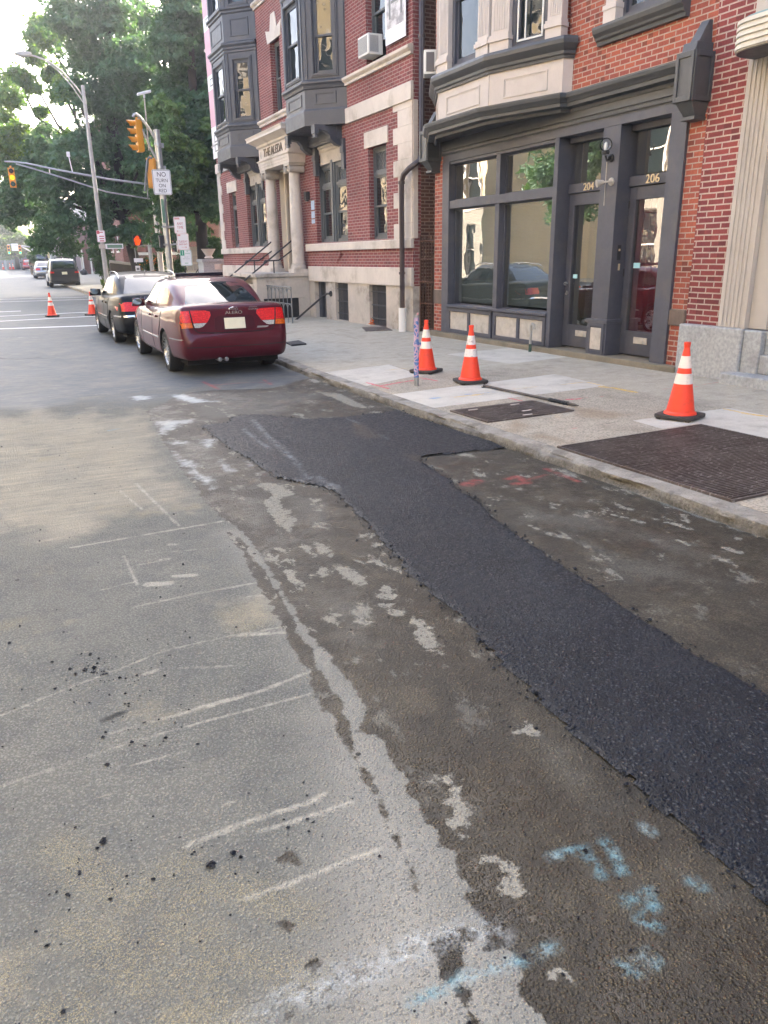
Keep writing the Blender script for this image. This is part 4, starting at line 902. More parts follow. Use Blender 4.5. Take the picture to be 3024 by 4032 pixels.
# the two bays
def bay(f0, c0, c1, f1):
    pth = [(FX, f0), (FX-.74, c0), (FX-.74, c1), (FX, f1)]; fr = [Fr(pth[i], pth[i+1]) for i in range(3)]
    mb = MB()
    def band(prof_): mb.sweep(pth, prof_)
    def shell(z0, z1, holes_=None):
        for i, F in enumerate(fr): wall(mb, F, 0, F.L, z0, z1, (holes_ or {}).get(i, []), .14)
    mb.add([(x, y, 4.49) for x, y in pth], [(0, 1, 2, 3)])
    shell(4.49, 5.3)
    band([(0, 4.49), (.035, 4.49), (.035, 4.80), (.02, 4.84), (0, 4.84)])
    band([(0, 5.24), (.03, 5.26), (.05, 5.32), (.09, 5.36), (.09, 5.40), (.04, 5.44), (-.05, 5.46)])
    for z0, z1, zb in ((5.44, 7.30, 5.52), (8.42, 10.3, 8.5)):
        hl = {}
        for i, F in enumerate(fr):
            mgn = .27 if i != 1 else .22
            hl[i] = [(mgn, F.L-mgn, zb, z1-.18)]
        shell(z0, z1, hl)
        for i, F in enumerate(fr):
            a, b = hl[i][0][:2]
            F.ring(mb, a-.08, b+.08, zb-.03, z1-.10, .08, 0, .028); F.ring(mb, a-.045, b+.045, zb, z1-.135, .03, .028, .045)
            for u in (.02, F.L-.10): F.box(mb, u, u+.08, z0, z1, 0, .025)
    for zc in (7.30, 10.3):
        band([(0, zc), (.03, zc+.02), (.03, zc+.07), (.06, zc+.10), (.06, zc+.15), (.11, zc+.20), (.11, zc+.25), (.06, zc+.28), (0, zc+.29)])
    shell(7.58, 8.36)
    band([(0, 8.30), (.04, 8.33), (.04, 8.38), (.09, 8.41), (.09, 8.45), (.03, 8.47), (0, 8.47)]); shell(10.58, 12.7)
    for i, F in enumerate(fr):
        mgn = .26 if i != 1 else .2
        panel(mb, F, mgn, F.L-mgn, 4.93, 5.18, 0); panel(mb, F, mgn-.03, F.L-mgn+.03, 7.72, 8.18, 0)
    b = mb.build('bay_window', M['apt_grey'], apt, smooth=False)
    for z0, z1, zb in ((5.44, 7.30, 5.52), (8.42, 10.3, 8.5)):
        for i, F in enumerate(fr):
            mgn = .27 if i != 1 else .22
            o = sash_window(F, mgn, F.L-mgn, zb, z1-.18, apt, (M['apt_grey'], M['glass_apt'], M['leaded'], M['dark']), -.02, fw=.035, sw=.05)
    # scrolled brackets below
    mb = MB()
    for yb_ in (c0-.28, c1+.28):
        P = lambda a, b_, d: (FX-a, yb_+d, b_)
        mb.prism(P, [(0, 4.49), (.62, 4.49), (.62, 4.42), (.52, 4.38), (.38, 4.36), (.30, 4.28), (.27, 4.2), (.2, 4.14), (.12, 4.08), (0, 4.06)], -.09, .09)
        mb.box(FX-.68, FX-.58, yb_-.11, yb_+.11, 4.30, 4.488); mb.box(FX-.66, FX-.6, yb_-.08, yb_+.08, 4.22, 4.31)
        mb.lathe([(0, -.10), (.07, -.10), (.07, .10), (0, .10)], (FX-.22, yb_, 4.25), 14, 'y'); mb.cut()
    F0.box(mb, f0+.35, f1-.35, 4.2, 4.488, -.1, .12); F0.ring(mb, f0+.5, f1-.5, 4.25, 4.44, .03, .12, .14)
    mb.build('bracket', M['apt_grey'], apt, smooth=False)
for b in bays: bay(*b)
# porch: landing, steps, columns, entablature
mb = MB(); LX = 6.37
mb.box(LX, FX-.021, 20.93, 21.3, .51, 1.07); mb.box(LX, 6.55, 20.93, 21.3, -.2, .51); mb.box(7.55, FX-.021, 20.93, 21.3, -.2, .51)
mb.box(LX, FX-.021, 23.1, 23.5, -.2, 1.07); mb.box(6.7, FX-.021, 21.3, 23.1, -.2, 1.06)
for k in range(6): mb.box(6.7-.3*(k+1), 6.7-.3*k, 21.3, 23.1, -.2, 1.06-.19*(k+1)+.02)
mb.box(4.95, LX, 20.95, 21.28, -.2, .35); mb.box(4.95, LX, 23.12, 23.45, -.2, .35)
mb.build('porch_steps', M['lime_dirty'], apt, smooth=False, bevel=.012)
mb = MB(); mb.box(LX-.05, FX-.021, 20.88, 23.55, 1.07, 1.17); mb.build('porch_slab', M['lime_dirty'], apt, smooth=False, bevel=.012)
mb = MB(); mb.box(6.56, 7.54, 20.932, 21.1, -.2, .505); mb.build('cellar_opening_shade', M['dark'], apt, smooth=False)  # solid dark block painted as the shade inside the hole
for yc in (21.16, 23.2):
    mb = MB(); cx = FX-.23
    mb.box(cx-.22, cx+.22, yc-.22, yc+.22, 1.17, 1.27)
    mb.lathe([(.215, 1.27), (.22, 1.31), (.21, 1.36), (.185, 1.38), (.195, 1.42), (.18, 1.45), (.168, 1.5), (.17, 2.2), (.164, 2.8), (.152, 3.4), (.142, 3.72), (.155, 3.74), (.155, 3.78), (.14, 3.8)], (cx, yc, 0), 28)
    c = mb.build('column', M['lime'], apt)
    mb = MB(); mb.box(cx-.22, cx+.22, yc-.22, yc+.22, 3.88, 3.95)
    mb.lathe([(.14, 3.78), (.18, 3.83), (.18, 3.88)], (cx, yc, 0), 20)
    for s_ in (-1, 1):
        mb.lathe([(0, -.20), (.04, -.21), (.088, -.21), (.08, 0), (.088, .2), (0, .2)], (cx, yc+s_*.175, 3.79), 16, 'x')
        mb.lathe([(.04, -.225), (.07, -.225), (.07, -.20), (.04, -.20)], (cx, yc+s_*.175, 3.79), 14, 'x')
    mb.build('capital', M['lime_dirty'], apt)
pth = [(FX, 20.90), (FX-.45, 20.90), (FX-.45, 23.46), (FX, 23.46)]
mb = MB()
mb.sweep(pth, [(-.3, 3.95), (0, 3.95), (0, 4.02), (.015, 4.02), (.015, 4.09), (.03, 4.09), (.03, 4.15), (.06, 4.18), (.06, 4.2), (0, 4.21), (0, 4.52), (.05, 4.55), (.06, 4.6), (.17, 4.66), (.24, 4.70), (.27, 4.70), (.27, 4.76), (.30, 4.82), (.2, 4.86), (-.3, 4.88)])
mb.add([(x, y, 3.96) for x, y in pth], [(0, 1, 2, 3)]); mb.add([(x, y, 4.87) for x, y in pth], [(0, 1, 2, 3)])
en = mb.build('entablature', M['lime'], apt, smooth=False)
text('THE ALEDA', .30, (FX-.458, 22.18, 4.365), (0, -1, 0), (0, 0, 1), M['letter'], apt, ext=.010, sx=1.05)
for yy_ in (21.12, 23.25): text(')' if yy_ < 22 else '(', .18, (FX-.458, yy_, 4.365), (0, -1, 0), (0, 0, 1), M['lime_dirty'], apt, name='ornament', ext=.012)
mb = MB(); mb.box(FX+.3, FX+1.5, 22.96, 23.09, 1.17, 3.94); mb.box(FX, FX+.3, 23.06, 23.095, 1.17, 3.94); mb.box(FX+.0, FX+1.5, 21.44, 23.08, 3.9, 3.945); mb.box(FX+.12, FX+.18, 22.96, 23.06, 1.17, 3.92)
mb.build('entrance_lining', M['cream'], apt, smooth=False)
mb = MB(); mb.box(FX+1.4, FX+1.46, 21.43, 22.96, 1.17, 3.9); F0.ring(mb, 21.6, 22.8, 1.2, 3.4, .14, -1.4, -1.36); mb.build('entrance_door', M['slate'], apt, smooth=False)
# stair railings
for yr in (21.30, 23.10):
    mb = MB(); q = [(7.62, yr, 2.06), (6.15, yr, 1.0), (5.2, yr, .5)]
    mb.tube(q, .022, 8); mb.tube([(7.62, yr, 1.80), (7.15, yr, 1.50), (6.75, yr, 1.49), (6.72, yr, 1.44)], .02, 8)
    mb.tube([(7.0, yr, 1.17), (7.0, yr, 1.5)], .018, 8); mb.tube([(7.62, yr, 1.17), (7.62, yr, 2.07)], .018, 8); mb.tube([(5.25, yr, .0), (5.25, yr, .52)], .02, 8)
    mb.build('stair_rail', M['black_iron'], apt)
# basement door and barred windows
mb = MB(); F0.box(mb, 19.72, 20.54, -.2, .94, -.22, -.2); F0.box(mb, 20.36, 20.54, -.2, .94, -.2, -.1); F0.ring(mb, 19.76, 20.34, -.1, .9, .1, -.2, -.185); mb.build('cellar_door', M['apt_grey'], apt, smooth=False)
for a, b in ((16.1, 17.0), (18.25, 19.08)):
    mb = MB(); F0.box(mb, a, b, .0, .94, -.22, -.2); y = a+.03
    while y < b-.02: mb.tube([(FX+.06, y, .03), (FX+.06, y, .94)], .008, 5); y += .042
    for z_ in (.2, .5, .8): F0.box(mb, a, b, z_-.02, z_, -.07, -.04)
    mb.build('window_grille', M['apt_grey'], apt, smooth=False)
# rain pipe
px_ = FX-.13
mb = MB()
for r_, o_ in ((.055, 0), (.012, .06)):
    mb.tube([(px_+.26, 14.73-o_, 13), (px_+.26, 14.73-o_, 3.50), (px_+.20, 14.70-o_, 3.36), (px_+.02, 14.80-o_, 3.22), (px_-.03, 14.95-o_, 3.12), (px_-.03, 15.04-o_, 2.98), (px_-.03, 15.04-o_, .52)], r_, 10)
for z_ in (2.95, 1.2, 5.5, 8): mb.lathe([(.07, 0), (.07, .05)], (px_-.03 if z_ < 3.2 else px_+.26, 15.04 if z_ < 3.2 else 14.73, z_), 12)
mb.tube([(px_-.03, 15.04, .5), (px_-.03, 15.04, .03)], .075, 14)
mb.mi = 1; mb.tube([(px_-.03, 15.04, .52), (px_-.03, 15.04, .02)], .08, 16)
mb.build('rain_pipe', [M['downpipe'], M['pvc']], apt)
mb = MB(); F0.box(mb, 20.66, 20.82, 3.02, 3.22, 0, .12); F0.box(mb, 20.69, 20.79, 2.98, 3.02, .03, .10); mb.build('wall_lamp', M['blk_plastic'], apt, smooth=False, bevel=.01)
# things fixed to or hanging on the house
t = thing('notice_sheet', 'pale blue notice sheets on the brick beside the stone column', 'notice', (FX-.01, 20.8, 2.7))
mb = MB()
for z_, h_ in ((2.76, .22), (2.55, .17), (2.42, .10)): mb.cut(); F0.box(mb, 20.36, 20.58, z_, z_+h_, .002, .012)
mb.build('sheets', M['notice'], t, smooth=False)
t = thing('air_conditioner', 'white window air conditioner projecting below the open sash over the apartment belt course', 'air conditioner', (FX-.2, 16.55, 5.56))
mb = MB(); mb.box(FX-.24, FX+.1, 16.34, 16.86, 5.54, 5.92); mb.build('case', M['white'], t, smooth=False, bevel=.015)
mb = MB()
for k in range(9): mb.box(FX-.246, FX-.24, 16.40+.05*k, 16.42+.05*k, 5.58, 5.88)
for k in range(8): mb.box(FX-.20+.025*k, FX-.188+.025*k, 16.334, 16.34, 5.58, 5.88)
mb.build('louvres', M['grey_iron'], t, smooth=False)
M['banner_art'] = None
tt_ = NT('faded interior photograph print'); p = tt_.xyz(); n = tt_.noise(3.2, 5, .65, tt_.scale(tt_.pos(), (1, 1.2, 1.6)))
M['banner_art'] = tt_.done(tt_.bsdf(tt_.mix(tt_.sm(n, .38, .62), (.30, .29, .30), (.62, .61, .62)), .7))
t = thing('poster', 'pale banner with a grey interior photograph hung beside the upper window', 'banner', (FX-.05, 15.43, 5.6))
mb = MB(); F0.box(mb, 15.0, 15.87, 5.58, 7.6, .06, .075); mb.build('sheet', M['sign_white'], t, smooth=False)
mb = MB(); F0.quad(mb, 15.06, 15.81, 5.84, 7.5, .078); mb.build('print', M['banner_art'], t, smooth=False)
mb = MB()      # simple room drawn on the print: window, table, chairs
for a, b, c, d_ in ((15.3, 15.42, 6.7, 7.2), (15.48, 15.6, 6.7, 7.2), (15.2, 15.6, 6.25, 6.3), (15.12, 15.2, 6.0, 6.5), (15.62, 15.7, 6.0, 6.4)): mb.cut(); F0.quad(mb, a, b, c, d_, .081)
mb.build('picture', M['grey_iron'], t, smooth=False)
M['pink'] = pm('bleached pink print', (.60, .36, .42), .7, .1, 4)
t = thing('vertical_banner', 'tall faded pink and white banner on the far corner of the apartment house', 'banner', (FX-.1, 29.3, 5))
mb = MB(); F0.box(mb, 28.72, 29.84, 4.95, 11.5, .10, .12); mb.build('sheet', M['sign_white'], t, smooth=False)
mb = MB()
for z0, z1 in ((5.95, 7.1), (7.55, 8.9), (9.3, 11.2)): mb.cut(); F0.quad(mb, 28.75, 29.82, z0, z1, .124)
mb.build('print', M['pink'], t, smooth=False)
mb = MB()
for z0 in (5.15, 5.45, 7.2, 9.0): mb.cut(); F0.ring(mb, 29.1, 29.5, z0, z0+.24, .04, .124, .128)
mb.build('picture', M['grey_iron'], t, smooth=False)
# wrought iron guard of the area stair, black pipe handrail by the cellar door, cable
t = thing('iron_railing', 'grey iron guard rail with arches before the dark cellar opening', 'railing', (6.65, 20, 0))
mb = MB(); xr, a, b, zt_ = 6.65, 18.98, 21.2, .86
mb.tube([(xr, a, zt_), (xr, b, zt_)], .018, 8); mb.tube([(xr, a, .46), (xr, b, .46)], .010, 6)
n_ = 7
for k in range(n_+1):
    y = a+(b-a)*k/n_; mb.tube([(xr, y, -.03), (xr, y, zt_)], .017 if k in (0, n_) else .012, 8)
    if k < n_:
        w_ = (b-a)/n_
        for zc_ in (.46, zt_-.02):
            mb.tube([(xr, y+w_*(.5-.5*math.cos(q)), zc_-.16+.15*math.sin(q)) for q in np.linspace(0, math.pi, 9)], .009, 6)
mb.build('bars', M['grey_iron'], t)
t = thing('handrail', 'black pipe handrail slanting down beside the grey cellar door', 'handrail', (7.6, 19.6, 0))
mb = MB(); mb.tube([(7.86, 19.35, .66), (7.78, 19.40, .66), (7.70, 19.48, .60), (7.1, 20.15, -.06)], .026, 10); mb.lathe([(.07, 0), (.07, .03), (0, .03)], (7.85, 19.35, .66), 14, 'x'); mb.build('pipe', M['black_iron'], t)
t = thing('coiled_cable', 'yellow cable in a small heap at the foot of the barred basement window', 'cable', (7.8, 16.9, .05))
mb = MB(); mb.tube([(7.84+.03*math.sin(5*q), 16.8+.12*math.cos(q*3.1)*q/6, .05+.16*abs(math.sin(q*1.7))*(1-q/7)) for q in np.linspace(0, 6.3, 50)], .008, 5); mb.build('strand', M['lens_amber'], t)
t = thing('cellar_plate', 'dark flat cellar plate in the pavement before the barred window', 'plate', (7.1, 15.6, 0))
mb = MB(); q = [walk_pt(*p_) for p_ in ((782, 708), (832, 706), (848, 714), (790, 716))]; mb.hexa([(x, y, float(sz(x, y))-.01) for x, y in q], [(x, y, float(sz(x, y))+.012) for x, y in q]); mb.build('lid', M['grate'], t, False)
t = thing('rubber_mat', 'black rubber scrap lying on the pavement behind the maroon car', 'mat', (5.2, 12.5, 0))
mb = MB(); q = [walk_pt(*p_) for p_ in ((618, 742), (645, 738), (662, 745), (630, 748))]; mb.hexa([(x, y, float(sz(x, y))) for x, y in q], [(x, y, float(sz(x, y))+.03) for x, y in q]); mb.build('slab', M['rubber'], t, False)
# ------------------------------------------------------------------ the shop house 204 / 206
shop = thing('shop_building', 'orange brick shop house with slate shopfront, doors 204 and 206 and a pale bay window', 'building', (FX+5, 10.7, 0))
SY0, SY1, STOP = 7.428, 13.95, 11.5
mb = MB()
W2 = (8.1, 9.15, 4.45, 6.6)
wall(mb, F0, SY0, SY1, .0, STOP, [(7.69, 13.62, -.1, 3.55, .3), (*W2, .2), (10.1, 13.9, 4.3, 7.2, .3)], .2)
mb.add([(FX, SY1, 0), (FX+10, SY1, 0), (FX+10, SY1, STOP), (FX, SY1, STOP)], [(0, 1, 2, 3)]); mb.add([(FX, SY0, STOP), (FX+10, SY0, STOP), (FX+10, SY1, STOP), (FX, SY1, STOP)], [(0, 1, 2, 3)])
mb.add([(FX+10, 4, 0), (FX+10, SY1, 0), (FX+10, SY1, STOP), (FX+10, 4, STOP)], [(0, 1, 2, 3)])
mb.build('wall', M['brick_shop'], shop, smooth=False)
mb = MB(); F0.box(mb, 7.43, 7.69, .66, .86, -.1, .035); mb.cut(); F0.box(mb, 13.63, 13.95, .66, .92, -.1, .02); mb.build('stone_block', pm('brownstone block', (.13, .10, .08), .9, .2, 8, .2, 60), shop, smooth=False, bevel=.01)
mb = MB(); base = pm('shop step stone', (.19, .165, .12), .85, .2, 3, .15, 60, dirt=(.09, .085, .06), dsc=2); 
F0.box(mb, 7.42, 10.02, -.1, .15, -.75, .14); F0.box(mb, 10.0, 13.98, -.1, .135, -.3, .12); mb.build('base_step', base, shop, smooth=False, bevel=.012)
# dark rooms behind the glass
mb = MB(); mb.box(FX+.95, FX+3.4, 10.0, 13.6, .1, 3.4)
ro = MB(); 
for x0, x1, y0, y1, z0, z1 in ((FX+3.3, FX+3.4, 7.6, 13.65, 0, 3.6), (FX+.1, FX+3.4, 13.62, 13.68, 0, 3.6), (FX+.42, FX+3.4, 10.15, 10.2, 0, 3.6), (FX+.42, FX+3.4, 9.02, 9.06, 0, 3.6), (FX+.42, FX+3.4, 7.58, 7.62, 0, 3.6), (FX+.1, FX+3.4, 7.6, 13.65, 3.45, 3.5), (FX+.1, FX+3.4, 7.6, 13.65, .0, .05)): ro.box(x0, x1, y0, y1, z0, z1)
ro.build('room', M['plaster_in'], shop, smooth=False)
S = M['slate']
mb = MB()      # main frame
F0.box(mb, 13.38, 13.62, .135, 3.20, -.25, .03)            # left post
F0.box(mb, 11.75, 11.87, .66, 3.18, -.16, .0)              # mullion
F0.box(mb, 10.25, 13.38, 2.39, 2.53, -.16, .012)            # transom bar
F0.box(mb, 10.27, 13.38, 3.15, 3.20, -.16, .0)
F0.box(mb, 10.17, 10.27, .135, 3.20, -.46, .03)             # post beside door 204
F0.box(mb, 7.69, 7.955, .06, 3.20, -.46, .045)               # right post
F0.box(mb, 7.69, 13.62, 3.20, 3.315, -.46, .02)              # lintel
F0.box(mb, 8.87, 9.215, .15, 3.20, -.46, .02)               # pier between the doors
F0.box(mb, 8.83, 9.25, .10, .60, -.3, .055); F0.box(mb, 8.81, 9.27, .60, .655, -.3, .075)
F0.box(mb, 8.80, 9.28, .09, .15, -.3, .075)
for a, b, c in ((7.955, 8.87, 8.93), (9.215, 10.17, 9.93)): F0.box(mb, a, b, 2.43, 2.56, -.30, -.19)
F0.box(mb, 7.955, 10.17, 3.12, 3.2, -.30, -.17)
mb.build('shopfront_frame', S, shop, smooth=False, bevel=.006)
mb = MB()      # stall riser with its panels
F0.box(mb, 10.27, 13.4, .135, .62, -.16, -.01); F0.box(mb, 10.26, 13.44, .62, .665, -.2, .06)
for a, b in ((10.30, 11.80), (11.86, 13.38)):
    F0.ring(mb, a, b, .14, .61, .07, -.01, .03); m_ = (a+b)/2; F0.box(mb, m_-.035, m_+.035, .21, .54, -.01, .03)
mb.build('stall_riser', S, shop, smooth=False, bevel=.005)
mb = MB()
for a, b in ((10.37, 11.015), (11.085, 11.73), (11.93, 12.585), (12.655, 13.31)): mb.cut(); F0.box(mb, a, b, .21, .54, -.01, .004)
mb.cut(); F0.box(mb, 8.92, 9.16, .22, .53, .05, .06)
mb.build('riser_panel', M['panel_old'], shop, smooth=False)
mb = MB(); F0.ring(mb, 8.87, 9.21, .15, .6, .05, .055, .07); mb.build('pier_moulding', S, shop, smooth=False)
for a, b in ((10.27, 11.75), (11.87, 13.38)):
    for z0, z1 in ((.66, 2.39), (2.53, 3.15)):
        mb = MB(); F0.quad(mb, a, b, z0, z1, -.13); p_ = mb.build('shop_window', M['glass_shop'], shop, smooth=False)
        mb = MB(); F0.ring(mb, a, b, z0, z1, .025, -.15, -.11); mb.build('bead', S, p_, smooth=False)
    mb = MB(); z_ = .72
    while z_ < 2.4:
        mb.add([F0.P(a+.03, z_, -.20), F0.P(b-.03, z_, -.20), F0.P(b-.03, z_+.020, -.214), F0.P(a+.03, z_+.020, -.214)], [(0, 1, 2, 3)]); z_ += .026
    F0.box(mb, a+.03, b-.03, 2.34, 2.385, -.24, -.18)
    for u in (a+.25, (a+b)/2, b-.25): F0.box(mb, u-.002, u+.002, .72, 2.4, -.198, -.194)
    mb.build('blind', M['blind'], shop, smooth=False)
def door(u0, u1, zb, zt, gl, label, slot, handle_u, curtain):
    mb = MB(); d0, d1 = -.27, -.22
    g0, g1, h0, h1 = gl
    F0.box(mb, u0, g0, zb, zt, d0, d1); F0.box(mb, g1, u1, zb, zt, d0, d1); F0.box(mb, g0, g1, zb, h0, d0, d1); F0.box(mb, g0, g1, h1, zt, d0, d1)
    F0.ring(mb, g0-.02, g1+.02, h0-.02, h1+.02, .025, d1, d1+.012)
    dr = mb.build('door', S, shop, smooth=False, bevel=.004); 
    mb = MB(); F0.quad(mb, g0, g1, h0, h1, -.245); mb.build('pane', M['glass_shop'], dr, smooth=False)
    mb = MB(); F0.box(mb, slot-.13, slot+.13, .335, .425, d1, d1+.012); F0.box(mb, slot-.07, slot+.07, .35, .41, d1+.012, d1+.02); mb.build('mail_slot', M['panel_old'], dr, smooth=False, bevel=.003)
    mb = MB()
    for z_ in (1.12, .98): mb.cut(); mb.lathe([(0, .06), (.026, .055), (.03, .03), (.012, .02), (.012, 0)] if z_ > 1 else [(0, .02), (.03, .018), (.032, 0)], F0.P(handle_u, z_, d1), 12, 'x')
    for v in mb.v: pass
    mb.v = [(2*(FX-d1)-x, y, z) for x, y, z in mb.v]
    mb.build('handle', M['steel'], dr)
    mb = MB()
    for z_ in (.35, 1.25, 2.15): mb.cut(); F0.box(mb, u1-.012 if curtain else u0, u1 if curtain else u0+.012, z_, z_+.1, d1, d1+.01)
    mb.build('hinge', M['blk_plastic'], dr, smooth=False)
    mb = MB(); F0.quad(mb, u0+.05, u1-.05, 2.58, 3.11, -.25); mb.build('transom_light', M['glass_shop'], shop, smooth=False)
    mb = MB(); F0.box(mb, g1-.15 if curtain else g1-.13, g1-.03, 1.36 if curtain else 1.20, 1.43 if curtain else 1.26, -.243, -.238); mb.build('sticker', M['sticker'], dr, smooth=False)
M['sticker'] = pm('pale blue sticker', (.35, .62, .68), .5, .1, 30)
door(7.958, 8.865, .17, 2.42, (8.07, 8.73, .50, 2.26), '206', 8.42, 8.02, True)
door(9.22, 10.165, .17, 2.42, (9.36, 10.03, .50, 2.26), '204', 9.70, 10.10, False)
text('206', .155, F0.P(8.42, 2.495, -.186), (0, -1, 0), (0, 0, 1), M['gold'], shop, ext=.008, name='house_number', sx=1.1)
text('204', .145, F0.P(9.70, 2.495, -.186), (0, -1, 0), (0, 0, 1), M['gold'], shop, ext=.008, name='house_number', sx=1.1)
mb = MB(); n_ = 40     # curtain behind door 206, blind behind 204
for k in range(n_):
    a, b = 7.97+.86*k/n_, 7.97+.86*(k+1)/n_
    da, db = -.33+.022*math.sin(k*1.25), -.33+.022*math.sin((k+1)*1.25)
    mb.add([F0.P(a, .3, da), F0.P(b, .3, db), F0.P(b, 2.3, db), F0.P(a, 2.3, da)], [(0, 1, 2, 3)])
mb.build('curtain', M['curtain_red'], shop)
mb = MB(); z_ = .45
while z_ < 2.3:
    mb.add([F0.P(9.3, z_, -.60), F0.P(10.12, z_, -.60), F0.P(10.12, z_+.022, -.62), F0.P(9.3, z_+.022, -.62)], [(0, 1, 2, 3)]); z_ += .03
mb.build('blind', M['blind'], shop, smooth=False)
# intercom on the jamb
mb = MB(); F0.box(mb, 8.866, 8.872, 1.47, 1.67, -.14, -.08); mb.build('intercom', M['blk_plastic'], shop, smooth=False)
mb = MB(); F0.box(mb, 8.862, 8.866, 1.59, 1.62, -.125, -.095); mb.cut(); F0.box(mb, 8.862, 8.87, 1.33, 1.42, -.14, -.11); mb.build('bell_button', M['gold'], shop, smooth=False)
# frieze, main cornice following the bay
C = M['cornice_grey']
BP = [(FX, 9.98), (FX-.14, 10.02), (FX-.55, 11.30), (FX-.55, 12.88), (FX, 13.93)]
mb = MB(); F0.box(mb, 7.66, 13.66, 3.315, 3.56, -.3, .025)
mb.sweep([(FX, 7.69), (FX, 13.62)], [(.02, 3.325), (.05, 3.335), (.055, 3.37), (.03, 3.38), (.03, 3.39), (.05, 3.40), (.05, 3.42), (.02, 3.425)])
cp_ = [(.0, 3.50), (.04, 3.50), (.05, 3.54), (.16, 3.555), (.165, 3.60), (.18, 3.605), (.20, 3.63), (.235, 3.66), (.245, 3.70), (.245, 3.72), (0, 3.745)]
mb.sweep([(FX, 7.68), (FX, 9.98)]+BP[1:4]+[(FX, 13.93)], cp_)
mb.add([(x, y, 3.56) for x, y in BP], [(0, 1, 2, 3, 4)])
mb.build('cornice', C, shop, smooth=False)
fr = [Fr(BP[i], BP[i+1]) for i in range(4)]
L_ = M['light_trim']
mb = MB()
for F in fr: F.quad(mb, 0, F.L, 3.70, 4.26, 0)
for F in fr[1:]:
    a, b = .26, F.L-.28
    F.ring(mb, a, b, 3.83, 4.10, .018, 0, .012); F.ring(mb, a+.02, b-.02, 3.85, 4.08, .014, 0, .006)
    F.box(mb, .0, .04, 3.73, 4.22, 0, .008)
mb.build('bay_apron', L_, shop, smooth=False)
mb = MB(); mb.sweep(BP, [(-.05, 4.20), (.03, 4.20), (.035, 4.235), (.06, 4.25), (.065, 4.29), (.10, 4.33), (.13, 4.37), (.135, 4.42), (.12, 4.46), (-.1, 4.48)])
mb.build('bay_sill', C, shop, smooth=False)
mb = MB()     # upper bay: corner pilasters, fluted
def pilaster(F, u0, u1, z0, z1, d=.02, nfl=7):
    F.box(mb, u0, u1, z0, z1, -.12, d)
    F.box(mb, u0-.015, u1+.015, z0, z0+.14, -.12, d+.02); F.box(mb, u0-.03, u1+.03, z0+.14, z0+.2, -.12, d+.045); F.box(mb, u0-.015, u1+.015, z0+.2, z0+.235, -.12, d+.03)
    w_ = (u1-u0-.05)/nfl
    for k in range(nfl): F.box(mb, u0+.025+w_*(k+.25), u0+.025+w_*(k+.75), z0+.29, z1, d, d+.008)
pilaster(fr[1], .06, .30, 4.47, 7.3, nfl=5); pilaster(fr[1], fr[1].L-.36, fr[1].L-.03, 4.47, 7.3, nfl=6)
pilaster(fr[2], .03, .34, 4.47, 7.3, nfl=6); pilaster(fr[2], fr[2].L-.34, fr[2].L-.03, 4.47, 7.3, nfl=6); pilaster(fr[3], .03, .3, 4.47, 7.3, nfl=5)
F0.box(mb, 9.13, 9.33, 4.46, 6.6, -.1, .03); F0.box(mb, 9.11, 9.35, 4.46, 4.62, -.1, .05); F0.box(mb, 9.10, 9.36, 4.62, 4.68, -.1, .06)
F0.box(mb, 7.92, 8.12, 4.46, 6.6, -.1, .03)
mb.build('pilaster', L_, shop, smooth=False)
SM = (S, M['glass_apt'], M['leaded'], M['dark'])
sash_window(fr[1], .32, fr[1].L-.37, 4.47, 7.2, shop, SM, -.05, fw=.07, sw=.05, meet=.36); sash_window(fr[2], .36, fr[2].L-.36, 4.47, 7.2, shop, SM, -.05, fw=.08, sw=.05, meet=.36); sash_window(fr[3], .32, fr[3].L-.2, 4.47, 7.2, shop, SM, -.05)
mb = MB(); F = fr[1]; F.ring(mb, .42, F.L-.46, 4.56, 5.36, .025, -.06, -.045); F.box(mb, F.L-.62, F.L-.60, 4.58, 5.34, -.06, -.045); mb.build('insect_screen', M['white'], shop, smooth=False)
mb = MB()
for F in fr: wall(mb, F, 0, F.L, 7.2, 8.2)
mb.add([(x, y, 8.2) for x, y in BP], [(0, 1, 2, 3, 4)]); mb.build('bay_head', L_, shop, smooth=False)
sash_window(F0, *W2, shop, SM, -.08, fw=.09)
mb = MB(); mb.sweep([(FX, 7.86), (FX, 9.42)], [(0, 4.22), (.06, 4.22), (.07, 4.26), (.10, 4.28), (.11, 4.31), (.15, 4.35), (.165, 4.40), (.165, 4.43), (0, 4.46)]); mb.build('window_sill', C, shop, smooth=False)
